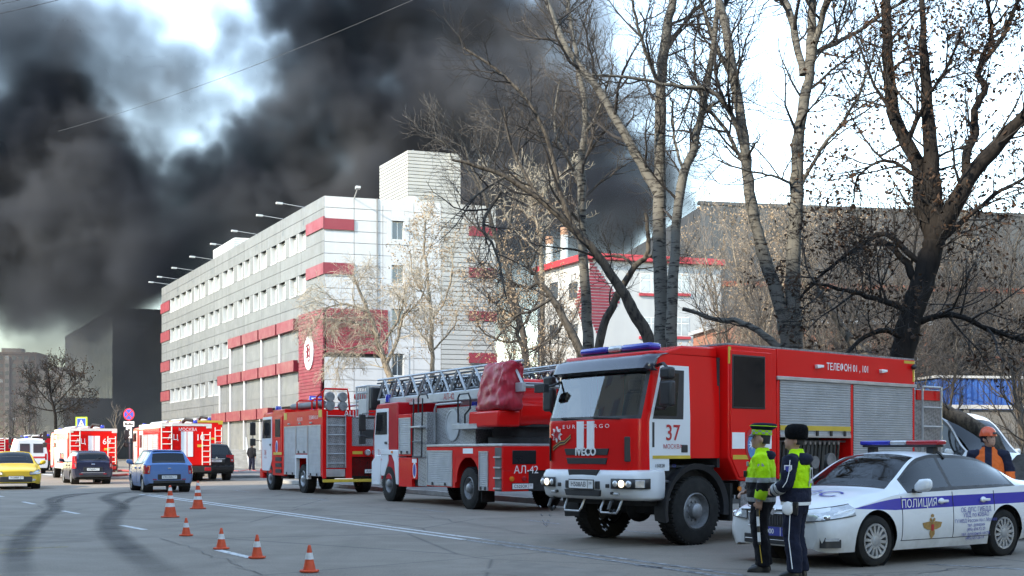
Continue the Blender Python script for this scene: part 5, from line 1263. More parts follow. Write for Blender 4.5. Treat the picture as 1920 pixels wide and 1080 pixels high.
def end_box(t, name, m, h, end, y0, y1, z0, z1, out=0.012, depth=0.05, bevel=0.008, parent=None, x=None):
    """a block set on the flat nose (end 0) or tail (end 1)"""
    X = (0.0 if end == 0 else h.L) if x is None else x; q = MB()
    a, b = (X - out, X + depth) if end == 0 else (X - depth, X + out)
    q.box(a, b, y0, y1, z0, z1); return q.build(name, m if not isinstance(m, str) else M[m], parent or t, bevel=bevel)

def headlamp(t, h, s_, xs, yin, zb, zt, m='clear_lens'):
    """a lamp glass that follows the nose from yin outwards and back along the wing"""
    q = MB(); pts = []; n = len(xs)
    for i, x in enumerate(xs):
        f = i / (n - 1); b, tp = zb[0] + (zb[1] - zb[0]) * f, zt[0] + (zt[1] - zt[0]) * f
        for k in range(4):
            z = b + (tp - b) * k / 3
            if x < 0: y = yin + (h.y_at(0.0, 0.55) - 0.02 - yin) * i / 2; xx = x - 0.004
            else: y = h.y_at(max(x, 0.001), z) + 0.006; xx = x
            pts.append((xx, s_ * y, z))
    q.add(pts, [(4 * i + k, 4 * i + k + 1, 4 * i + k + 5, 4 * i + k + 4) for i in range(n - 1) for k in range(3)])
    o = q.build('headlight', M[m], t, smooth=60)
    edge = [Vector(pts[4 * i]) for i in range(n)] + [Vector(pts[4 * i + 3]) for i in range(n - 1, -1, -1)]; edge.append(edge[0])
    q = MB(); q.tube(edge, 0.007, 5); q.build('lamp_seal', M['black_plastic'], o); return o
# ---- police saloon
M['police_paint'] = band_paint('police_white_paint', (0.76, 0.77, 0.78), (0.03, 0.035, 0.34), 0.715, 0.865, 0.5, 0.012)
pc, hp, op = car('police_car', 'white police saloon with blue side band and roof light bar', (3.37, 14.74, 0), R(33), SEDAN, M['police_paint'], step=0.035, cat='police car', nsp=14, rim='rimsilver', wheels=(0.325, 0.215, 0.222),
    arches=((0.90, 0.335, 0.385), (3.586, 0.335, 0.385)))
text('ПОЛИЦИЯ', 0.15, M['white_print'], op['body'], (1.72, -hp.y_at(1.72, 0.79) - 0.012, 0.735), (1, 0, 0.012), (0, 0.05, 1), sx=0.95)
for k, (s_, z) in enumerate((('ОБ ДПС ГИБДД', 0.645), ('УВД по ЮВАО', 0.575), ('ГУ МВД России по г. Москве', 0.505), ('тел. доверия', 0.445), ('(495) 694-92-29', 0.385), ('тел. дежурной части', 0.325), ('(495) 657-26-14', 0.265))):
    text(s_, (0.085, 0.082, 0.066, 0.062, 0.062, 0.062, 0.062)[k], M['blue_print'], op['body'], (2.90, -hp.y_at(2.9, z + 0.02) - 0.010, z), (1, 0, 0.012), (0, 0.02, 1))
M['gold'] = mat('gold_print', (0.36, 0.20, 0.06), 0.45, var=0.3, scale=20)
q = MB(); ex, ez = 1.97, 0.47
ey = lambda x, z: -hp.y_at(x, z) - 0.008
def flat(poly): q.add([(x, ey(x, max(0.22, z)), z) for x, z in poly], [tuple(range(len(poly)))])
for s_ in (-1, 1):
    flat([(ex, ez + 0.06), (ex + s_ * 0.06, ez + 0.07), (ex + s_ * 0.2, ez + 0.055), (ex + s_ * 0.17, ez - 0.01), (ex + s_ * 0.09, ez - 0.035), (ex, ez - 0.05)][::s_])
    flat([(ex + s_ * 0.005, ez + 0.06), (ex + s_ * 0.05, ez + 0.075), (ex + s_ * 0.06, ez + 0.105), (ex + s_ * 0.03, ez + 0.12), (ex + s_ * 0.005, ez + 0.09)][::s_])
    flat([(ex, ez - 0.04), (ex + s_ * 0.05, ez - 0.05), (ex + s_ * 0.055, ez - 0.1), (ex, ez - 0.165)][::s_])
flat([(ex - 0.03, ez + 0.125), (ex + 0.03, ez + 0.125), (ex + 0.035, ez + 0.155), (ex, ez + 0.17), (ex - 0.035, ez + 0.155)])
q.build('eagle_emblem', M['gold'], op['body'], fix=False)
q = MB(); flat([(ex - 0.03, ez + 0.03), (ex + 0.03, ez + 0.03), (ex + 0.025, ez - 0.04), (ex, ez - 0.06), (ex - 0.025, ez - 0.04)]); q.v = [(a, b - 0.004, c) for a, b, c in q.v]; q.build('eagle_shield', M['red_print'], op['body'], fix=False)
# bonnet lettering
for i, (ch, y) in enumerate((('Д', 0.42), ('П', 0.06), ('С', -0.30))):
    x = 0.72; zc = hp.section(x)[0][-1][1]; sl = (hp.section(0.95)[0][-1][1] - hp.section(0.55)[0][-1][1]) / 0.4
    yy = abs(y); drop = 0.02 * (yy / 0.5) ** 2
    text(ch, 0.42, M['blue_print'], op['body'], (x - 0.15, y, zc - 0.15 * sl - drop + 0.016), (0, -1, -0.06 if y < 0 else 0.06), (1, 0, sl), sx=1.1)
# face
g0 = end_box(pc, 'grille', 'black_plastic', hp, 0, -0.42, 0.42, 0.50, 0.655, 0.025, 0.06)
for k in range(19): end_box(pc, 'grille_bar', 'grey_plastic', hp, 0, -0.40 + 0.8 * k / 18 - 0.006, -0.40 + 0.8 * k / 18 + 0.006, 0.515, 0.64, 0.034, 0.0, 0, g0)
for (z0, z1) in ((0.655, 0.672), (0.487, 0.50)): end_box(pc, 'grille_frame', 'chrome', hp, 0, -0.44, 0.44, z0, z1, 0.032, 0.03, 0.004, g0)
q = MB(); q.lathe([(0.045, 0), (0.045, -0.02), (0.03, -0.024)], (-0.012, 0, 0.69), 'x', 18); q.build('badge', M['chrome'], pc, smooth=40)
lo = end_box(pc, 'lower_intake', 'black_plastic', hp, 0, -0.52, 0.52, 0.27, 0.385, 0.02, 0.05)
end_box(pc, 'chrome_strip', 'chrome', hp, 0, -0.5, 0.5, 0.318, 0.328, 0.026, 0.02, 0.002, lo)
plate(pc, (-0.04, 0.0, 0.435), (0, -1, 0), (0, 0, 1), 0.52, 0.112, '0000', 'blue_print', 'white_print', reg='77')
for s_ in (-1, 1):
    q = MB(); pts = [(x, s_ * (hp.y_at(x, 0.34) + 0.006), z) for x in (0.012, 0.045, 0.09, 0.16, 0.26) for z in (0.265, 0.395)]
    q.add(pts, [(2 * i, 2 * i + 1, 2 * i + 3, 2 * i + 2) for i in range(4)]); fg = q.build('fog_lamp_recess', M['black_plastic'], pc, smooth=60)
    q = MB(); pts = [(x, s_ * (hp.y_at(x, 0.36) + 0.012), z) for x in (0.04, 0.09, 0.16, 0.22) for z in (0.35, 0.385)]; q.add(pts, [(2 * i, 2 * i + 1, 2 * i + 3, 2 * i + 2) for i in range(3)]); q.build('fog_lamp', M['clear_lens'], fg, smooth=60)
    q = MB(); pts = [(x, s_ * (hp.y_at(x, 0.30) + 0.012), z) for x in (0.02, 0.09, 0.16, 0.25) for z in (0.298, 0.308)]; q.add(pts, [(2 * i, 2 * i + 1, 2 * i + 3, 2 * i + 2) for i in range(3)]); q.build('chrome_strip', M['chrome'], fg, smooth=60)
    headlamp(pc, hp, s_, [-0.012, -0.012, 0.0, 0.03, 0.07, 0.13, 0.2, 0.28, 0.36, 0.44, 0.5], 0.47, (0.575, 0.66), (0.685, 0.80))
    q = MB(); q.ball((0.10, s_ * (hp.y_at(0.10, 0.63) - 0.03), 0.64), (0.05, 0.05, 0.04), 12, 8); q.build('projector_lamp', M['chrome'], pc, smooth=60)
# roof bar: blue, clear, red
zr = 1.545; bar = MB(); bar.box(2.42, 2.60, -0.62, 0.62, zr - 0.03, zr); bar = bar.build('light_bar', M['black_plastic'], pc, bevel=0.01)
for (y0, y1, m) in ((-0.66, -0.14, 'red_lens'), (-0.135, 0.135, 'clear_lens'), (0.14, 0.66, 'blue_lens')):
    q = MB(); q.box(2.41, 2.61, y0, y1, zr, zr + 0.065); q.build('lens', M[m], bar, bevel=0.02)
for y in (-0.5, 0.5): q = MB(); q.box(2.46, 2.56, y - 0.06, y + 0.06, zr - 0.12, zr - 0.03); q.build('bar_foot', M['black_plastic'], bar, bevel=0.01)
q = MB(); q.tube([(2.52, -0.5, 1.47), (2.56, -0.585, 1.43), (2.6, -0.63, 1.36)], 0.02, 5); q.build('bar_strap', M['grey_plastic'], bar)
q = MB(); q.box(1.5, 1.75, -0.1, 0.25, 0.99, 1.0); q.build('paper', M['white_print'], pc)
# ------------------------------------------------------------------ other fire engines
def cabover(t, w, ztop, zbot, xr, body, door, roofm, zwin=(1.95, 2.62), num=None, xdoor=(0.22, 1.25), glassm='glass_dark', crew=False):
    """square cab-over cab: x from 0 to xr"""
    q = MB(); prof = [(0.05, zbot), (0.0, zbot + 0.3), (0.03, zwin[0] - 0.1), (0.16, ztop - 0.22), (0.36, ztop - 0.02), (0.6, ztop), (xr, ztop), (xr, zbot + 0.35), (1.95, zbot + 0.3), (1.7, zbot + 0.02)]
    q.prism(prof, 'y', -w, w); cab = q.build('cab', body, t, bevel=0.05)
    q = MB(); q.prism([(0.02, zwin[0]), (0.135, ztop - 0.28), (0.1, ztop - 0.28), (-0.012, zwin[0])], 'y', -w + 0.12, w - 0.12); q.build('windscreen', M[glassm], cab)
    for s_ in (-1, 1):
        y0, y1 = sorted((s_ * (w - 0.01), s_ * (w + 0.02))); a, b = xdoor
        q = MB(); q.prism([(a, zbot + 0.12), (a - 0.05, zwin[0] - 0.1), (a + 0.10, ztop - 0.16), (b, ztop - 0.16), (b, zbot + 0.55), (b - 0.3, zbot + 0.12)], 'y', y0, y1); d = q.build('door', door, cab, bevel=0.012)
        y0, y1 = sorted((s_ * (w + 0.018), s_ * (w + 0.028)))
        q = MB(); q.prism([(a + 0.05, zwin[0]), (a + 0.16, ztop - 0.26), (b - 0.08, ztop - 0.26), (b - 0.08, zwin[0])], 'y', y0, y1); q.build('side_window', mat('truck_side_window', (0.012, 0.013, 0.015), 0.08, spec=0.35), d)
        q = MB(); q.box(b - 0.22, b - 0.08, *sorted((s_ * (w + 0.018), s_ * (w + 0.05))), zwin[0] - 0.28, zwin[0] - 0.21); q.build('door_handle', M['black_plastic'], d, bevel=0.008)
        q = MB(); q.tube([(0.12, s_ * w, zwin[1]), (-0.08, s_ * (w + 0.3), zwin[1] - 0.03), (-0.08, s_ * (w + 0.3), zwin[0] - 0.05), (0.08, s_ * w, zwin[0] - 0.1)], 0.018, 6); ma = q.build('mirror_frame', M['black_plastic'], cab, smooth=40)
        for (z0, z1) in ((zwin[0] + 0.12, zwin[1] - 0.05), (zwin[0] - 0.28, zwin[0] - 0.0)): q = MB(); q.box(-0.13, -0.05, s_ * (w + 0.3) - 0.11, s_ * (w + 0.3) + 0.11, z0, z1); q.build('mirror', M['black_plastic'], ma, bevel=0.03)
        if num and s_ < 0:
            text(num, 0.27, M['red_print'], d, (0.62, -w - 0.024, zwin[0] - 0.62), sx=0.8); text('МОСКВА', 0.075, M['red_print'], d, (0.64, -w - 0.024, zwin[0] - 0.76))
    return cab
def locker(t, x0, x1, z0, z1, y, s_=-1, pitch=0.05, m='alu_paint'):
    o = slats(x0 + 0.03, x1 - 0.03, z0 + 0.03, z1 - 0.02, s_ * (y + 0.004), s_, pitch).build('roller_shutter', M[m], t, smooth=35, fix=False)
    q = MB()
    for (a, b, c, d) in ((x0, x1, z1 - 0.03, z1), (x0, x1, z0, z0 + 0.05), (x0, x0 + 0.03, z0 + 0.05, z1 - 0.03), (x1 - 0.03, x1, z0 + 0.05, z1 - 0.03)): q.box(a, b, *sorted((s_ * y, s_ * (y + 0.024))), c, d)
    q.build('shutter_frame', M['alu'], o)
    for k in (0.25, 0.75): q = MB(); xx = x0 + (x1 - x0) * k; q.box(xx - 0.03, xx + 0.03, *sorted((s_ * (y + 0.024), s_ * (y + 0.05))), z0 + 0.01, z0 + 0.09); q.build('latch', M['black_plastic'], o)
    return o
def part(t, name, m, *boxes, bevel=0.01):
    q = MB()
    for b in boxes: q.box(*b)
    return q.build(name, M[m] if isinstance(m, str) else m, t, bevel=bevel)
def lad(t, name, x, y0, y1, z0, z1, n, m='alu', r=0.02):
    return bars(t, name, m, [[(x, y0, z0), (x, y0, z1)], [(x, y1, z0), (x, y1, z1)]] + [[(x, y0, z0 + (z1 - z0) * (k + 0.5) / n), (x, y1, z0 + (z1 - z0) * (k + 0.5) / n)] for k in range(n)], r)
def star_emblem(t, x, y, z, r, out=(0, -1, 0)):
    q = MB(); q.prism([(x + 0.55 * r * math.sin(a), z + r * math.cos(a)) for a in [2 * math.pi * k / 18 for k in range(18)]], 'y', y - 0.006, y); e = q.build('emblem', M['white_print'], t)
    q = MB(); q.prism([(x + 0.4 * r * math.sin(a), z + 0.8 * r * math.cos(a)) for a in [2 * math.pi * k / 18 for k in range(18)]], 'y', y - 0.01, y - 0.005); q.build('emblem_field', M['blue_print'], e)
    return e

ROADROT = math.atan2(-0.877, 0.481)
# ---- turntable ladder truck
def ladder_truck():
    t = thing('ladder_truck', 'red turntable ladder truck with its grey ladder laid flat over the white cab', 'fire truck', Vector((-4.22, 34.5, 0)) + Vector((0.877, 0.481, 0)) * 1.25, ROADROT)
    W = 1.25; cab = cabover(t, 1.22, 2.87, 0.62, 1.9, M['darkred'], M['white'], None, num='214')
    for s_ in (-1, 1):
        q = MB(); q.prism([(0.0, 0.45), (0.0, 1.15), (0.35, 1.35), (0.7, 1.35), (0.7, 1.1), (0.66, 0.45)], 'y', *sorted((s_ * 1.0, s_ * 1.26))); q.build('front_wing', M['white'], t, bevel=0.03)
        q = MB(); q.prism([(1.86, 0.5), (1.72, 1.15), (1.5, 1.38), (1.5, 1.5), (2.0, 1.5), (2.05, 0.5)], 'y', *sorted((s_ * 0.98, s_ * 1.26))); q.build('rear_wing', M['white'], t, bevel=0.03)
        part(t, 'side_marker', 'amber_lens', (1.55, 1.65, *sorted((s_ * 1.25, s_ * 1.285)), 1.40, 1.47))
        part(t, 'door_band', 'white', (0.72, 1.9, *sorted((s_ * 1.2, s_ * 1.255)), 1.36, 1.5))
    part(t, 'bumper', 'white', (-0.12, 0.25, -1.22, 1.22, 0.45, 0.85), bevel=0.04)
    part(t, 'chassis', 'chassis', (0.3, 8.2, -0.45, 0.45, 0.62, 0.95), (2.0, 4.0, -1.15, -0.5, 0.5, 0.9), (2.0, 4.0, 0.5, 1.15, 0.5, 0.9))
    for x in (1.27, 6.47):
        for y in (-1.05, 1.05): wheel(t, x, y, 0.53, 0.36, 0.285)
    # lockers behind the cab
    c1 = part(t, 'locker', 'red', (2.06, 2.95, -W, W, 1.32, 2.50)); locker(c1, 2.10, 2.92, 1.38, 2.40, W)
    part(t, 'lower_locker', 'red', (2.06, 2.98, -W, W, 0.46, 1.28)); part(t, 'tread_wall', 'tread', (2.96, 3.95, -W + 0.02, W - 0.02, 1.28, 2.52)); part(t, 'tread_foot', 'tread', (3.35, 3.98, -W + 0.02, W - 0.02, 0.5, 1.27))
    fx_ = part(t, 'emblem_panel', 'red', (3.0, 3.34, -W - 0.002, W, 0.68, 1.26)); star_emblem(fx_, 3.18, -W - 0.004, 0.93, 0.22); part(fx_, 'white_band', 'white_print', (3.02, 3.32, -W - 0.01, -W, 1.14, 1.25), bevel=0)
    tw = part(t, 'hose_reel_wall', 'tread', (3.96, 6.3, -0.95, 0.95, 1.62, 2.62)); q = MB(); q.lathe([(0.42, 0), (0.42, -0.03), (0.38, -0.035), (0.38, -0.02), (0.001, -0.02)], (5.0, -0.95, 2.15), 'y', 32, close=False); q.build('round_hatch', M['alu_paint'], tw, smooth=40)
    part(t, 'deck', 'alu', (3.98, 8.32, -W - 0.02, W + 0.02, 1.58, 1.64)); 
    q = MB(); q.box(3.98, 5.72, -W, W, 0.52, 1.58); q.box(7.05, 8.28, -W, W, 0.5, 1.58); q.box(5.72, 7.05, -W, W, 1.30, 1.58); q.box(5.72, 7.05, -0.5, 0.5, 0.95, 1.3)
    for s_ in (-1, 1):
        for (a0, a1) in ((math.pi, math.pi / 2), (0, math.pi / 2)):
            pts = [(6.47 + 0.66 * math.cos(a0 + (a1 - a0) * k / 6), 0.66 + 0.66 * math.sin(a0 + (a1 - a0) * k / 6)) for k in range(7)]; cx = 5.74 if a0 else 7.05
            q.prism(pts + [(cx, 1.34), (cx, 0.66)] if a0 else [(cx, 0.66)] + pts + [(cx, 1.34)], 'y', *sorted((s_ * W, s_ * (W - 0.03))))
    side = q.build('side_lockers', M['red'], t, bevel=0.0)
    locker(side, 4.02, 5.58, 0.55, 1.48, W); locker(side, 7.1, 7.58, 0.5, 1.46, W); locker(side, 4.02, 5.58, 0.55, 1.48, W, 1)
    part(side, 'white_label', 'white_print', (6.2, 6.75, -W - 0.008, -W, 1.40, 1.53), bevel=0)
    part(t, 'mudflap', 'rubber', (7.12, 7.16, -1.22, -0.85, 0.2, 0.6))
    st = part(t, 'step_recess', 'grey_plastic', (7.92, 8.26, -W - 0.006, -W + 0.02, 0.5, 1.55))
    for z in (0.55, 0.8, 1.05, 1.3): part(st, 'step', 'alu', (7.92, 8.26, -W - 0.05, -W, z, z + 0.035), bevel=0)
    rb = part(t, 'rear_panel', 'red', (8.28, 8.33, -W, W, 1.0, 1.58)); part(t, 'rear_quarter', 'red', (8.28, 8.33, -W, -0.55, 0.5, 1.0)); part(t, 'rear_quarter', 'red', (8.28, 8.33, 0.55, W, 0.5, 1.0))
    part(t, 'rear_chassis', 'chassis', (8.0, 8.3, -0.55, 0.55, 0.5, 1.0)); part(rb, 'rear_window', mat('black_gloss', (0.015, 0.015, 0.017), 0.1), (8.33, 8.345, -1.0, -0.35, 1.15, 1.48))
    text('АЛ-42', 0.26, M['white_print'], t, (8.335, -0.62, 0.93), (0, 1, 0), sx=0.95)
    plate(t, (8.345, -0.72, 0.62), (0, 1, 0), (0, 0, 1), 0.56, 0.125, 'С525ОК', reg='777')
    for y in (-1.02, -0.68): q = MB(); q.lathe([(0.06, 0), (0.06, 0.03), (0.02, 0.04)], (8.33, y, 0.80), 'x', 14); q.build('tail_lamp', M['amber_lens' if y < -0.8 else 'red_lens'], t, smooth=40)
    bars(t, 'hand_rail', 'black_plastic', [[(3.2, -1.15, 2.52), (3.2, -1.15, 2.95), (3.3, -1.15, 3.02), (3.75, -1.15, 3.02), (3.85, -1.15, 2.9)]], 0.025)
    bars(t, 'access_ladder', 'black_plastic', [[(3.15, -W - 0.05, 1.3), (3.15, -W - 0.02, 2.9)], [(3.75, -W - 0.05, 1.3), (3.75, -W - 0.02, 2.9)], [(3.15, -W - 0.05, 1.32), (3.75, -W - 0.05, 1.32)], [(3.15, -W - 0.05, 1.72), (3.75, -W - 0.05, 1.72)]], 0.022)
    part(t, 'access_step', 'alu', (3.1, 3.8, -W - 0.12, -W + 0.1, 2.1, 2.15))
    bars(t, 'hand_rail', 'black_plastic', [[(5.6, -1.1, 2.2), (5.6, -1.1, 2.85), (5.7, -1.1, 2.93), (6.2, -1.1, 2.93), (6.3, -1.1, 2.8), (6.3, -1.1, 2.55), (6.0, -1.1, 2.4), (6.0, -1.1, 2.1)]], 0.025)
    bars(t, 'fluid_pipe', 'alu_paint', [[(3.95, -1.0, 1.7), (3.95, -1.0, 2.6), (4.05, -1.0, 2.72), (5.6, -1.0, 2.72)]], 0.03)
    part(t, 'side_platform', 'alu_paint', (5.5, 6.9, -1.22, -0.7, 2.02, 2.16))
    # turntable, control seat under a red cover
    q = MB(); q.lathe([(0.85, 1.64), (0.85, 1.8), (0.75, 1.82), (0.75, 2.05), (0.95, 2.06), (0.95, 2.12)], (7.0, 0, 0), 'z', 32); q.build('turntable', M['chassis'], t, smooth=40)
    q = MB(); q.prism([(6.2, 2.08), (7.9, 2.08), (8.05, 2.3), (8.05, 2.62), (7.5, 3.25), (7.0, 3.3), (6.6, 2.6), (6.2, 2.35)], 'y', -0.62, 0.75); q.build('turret', M['red'], t, bevel=0.06)
    q = MB(); q.prism([(6.4, 2.05), (8.0, 2.05), (8.05, 2.45), (6.45, 2.45)], 'y', -1.22, -0.6); q.build('control_base', M['red'], t, bevel=0.05)
    q = MB(); rg = []; rnd = random.Random(7)
    for i, (z, w0, w1, y0, y1) in enumerate(((2.42, 6.5, 8.0, -1.2, -0.6), (2.55, 6.48, 8.05, -1.25, -0.58), (2.85, 6.56, 8.05, -1.22, -0.55), (3.15, 6.68, 8.0, -1.2, -0.6), (3.4, 6.74, 8.0, -1.18, -0.58), (3.57, 6.8, 7.98, -1.15, -0.6), (3.61, 6.86, 7.92, -1.1, -0.64), (3.62, 7.1, 7.7, -1.0, -0.75))):
        ring = []
        for k in range(28):
            a = 2 * math.pi * k / 28; cx, cy = (w0 + w1) / 2, (y0 + y1) / 2; ca, sa = math.cos(a), math.sin(a)
            rr = 1 + 0.045 * math.sin(5 * a + i * 1.3) + 0.02 * rnd.uniform(-1, 1)
            ring.append((cx + (w1 - w0) / 2 * math.copysign(abs(ca) ** 0.38, ca) * rr, cy + (y1 - y0) / 2 * math.copysign(abs(sa) ** 0.38, sa) * rr, z + 0.02 * rnd.uniform(-1, 1)))
        rg.append(ring)
    q.loft(rg); q.v = [(x + 0.22, y, z) for x, y, z in q.v]; cv = q.build('control_cover', mat('red_tarpaulin', (0.42, 0.015, 0.035), 0.45, var=0.25, scale=6, bump=0.4, bscale=5), t, smooth=30)
    sb = cv.modifiers.new('soft', 'SUBSURF'); sb.levels = sb.render_levels = 2
    wr = bpy.data.textures.new('tarpaulin_creases', 'CLOUDS'); wr.noise_scale = 0.22; wr.noise_depth = 3; dm = cv.modifiers.new('creases', 'DISPLACE'); dm.texture = wr; dm.strength = 0.16; dm.mid_level = 0.5; dm.texture_coords = 'LOCAL'
    part(t, 'white_box', 'white_print', (7.55, 7.95, -0.66, -0.6, 2.2, 2.36)); q = MB(); q.lathe([(0.16, 0), (0.16, -0.1), (0.1, -0.12)], (7.3, -0.62, 2.85), 'y', 18); q.build('pivot', M['black_plastic'], t, smooth=40)
    # ladder sections: side trusses with rungs, nested
    def section(x0, x1, y, zb, zt0, zt1, bays, r, m, name):
        segs = []
        for s_ in (-1, 1):
            yy = s_ * y; segs.append([(x0, yy, zb), (x1, yy, zb)]); segs.append([(x0, yy, zt0), (x1, yy, zt1)])
            for k in range(bays):
                xa = x0 + (x1 - x0) * k / bays; xm = x0 + (x1 - x0) * (k + 0.5) / bays; xb = x0 + (x1 - x0) * (k + 1) / bays
                za, zm_, zb_ = [zt0 + (zt1 - zt0) * (x - x0) / (x1 - x0) for x in (xa, xm, xb)]
                segs += [[(xa, yy, zb), (xm, yy, zm_)], [(xm, yy, zm_), (xb, yy, zb)]]
        n = int((x1 - x0) / 0.33)
        for k in range(n): xx = x0 + (x1 - x0) * (k + 0.5) / n; segs.append([(xx, -y, zb), (xx, y, zb)])
        return bars(t, name, m, segs, r, 5)
    ZB = 2.98
    part(t, 'ladder_beam', 'alu_paint', (-0.3, 6.4, -0.86, -0.78, ZB - 0.18, ZB + 0.06), (-0.3, 6.4, 0.78, 0.86, ZB - 0.18, ZB + 0.06))
    part(t, 'ladder_heel', 'alu_paint', (7.3, 8.6, -0.86, -0.78, ZB - 0.1, ZB + 0.12))
    section(-0.6, 8.5, 0.80, ZB + 0.05, ZB + 0.66, ZB + 0.64, 9, 0.035, 'alu_paint', 'ladder_section')
    section(-1.0, 8.3, 0.66, ZB + 0.10, ZB + 0.58, ZB + 0.56, 12, 0.026, 'grey_plastic', 'ladder_section')
    section(-1.3, 7.9, 0.54, ZB + 0.16, ZB + 0.52, ZB + 0.50, 15, 0.022, 'alu_paint', 'ladder_section')
    section(-1.5, 7.5, 0.43, ZB + 0.22, ZB + 0.46, ZB + 0.44, 18, 0.018, 'chassis', 'ladder_section')
    text('ТЕЛЕФОН 01 101', 0.16, M['red_print'], t, (2.2, -0.867, ZB - 0.12), sx=0.85); text('АЛ-42', 0.24, M['red_print'], t, (4.55, -0.867, ZB - 0.14))
    # rescue cage folded at the ladder head
    segs = []
    for x in (-2.2, -1.2):
        for y in (-0.9, 0.9): segs.append([(x, y, 2.55), (x, y, 3.5)])
    for z in (2.55, 2.8, 3.05, 3.3, 3.5): segs += [[(-2.2, -0.9, z), (-1.2, -0.9, z)], [(-2.2, 0.9, z), (-1.2, 0.9, z)], [(-2.2, -0.9, z), (-2.2, 0.9, z)], [(-1.2, -0.9, z), (-1.2, 0.9, z)]]
    for k in range(6): segs.append([(-2.2 + 0.2 * k, -0.9, 2.55), (-2.1 + 0.2 * k, -0.9, 3.5)])
    bars(t, 'rescue_cage', 'alu_paint', segs, 0.025, 5); part(t, 'cage_panel', 'alu_paint', (-1.9, -1.25, -0.93, -0.89, 2.6, 3.1)); part(t, 'cage_floor', 'grey_plastic', (-2.2, -1.2, -0.9, 0.9, 2.5, 2.55)); part(t, 'cage_padding', 'black_plastic', (-1.25, -0.9, -0.9, -0.5, 2.75, 3.45), bevel=0.05)
    beacon(t, (0.35, -0.85, 2.9), 0.10, 0.26); beacon(t, (0.35, 0.85, 2.9), 0.10, 0.26); beacon(t, (3.4, 0.5, 2.62), 0.10, 0.24)
ladder_truck()

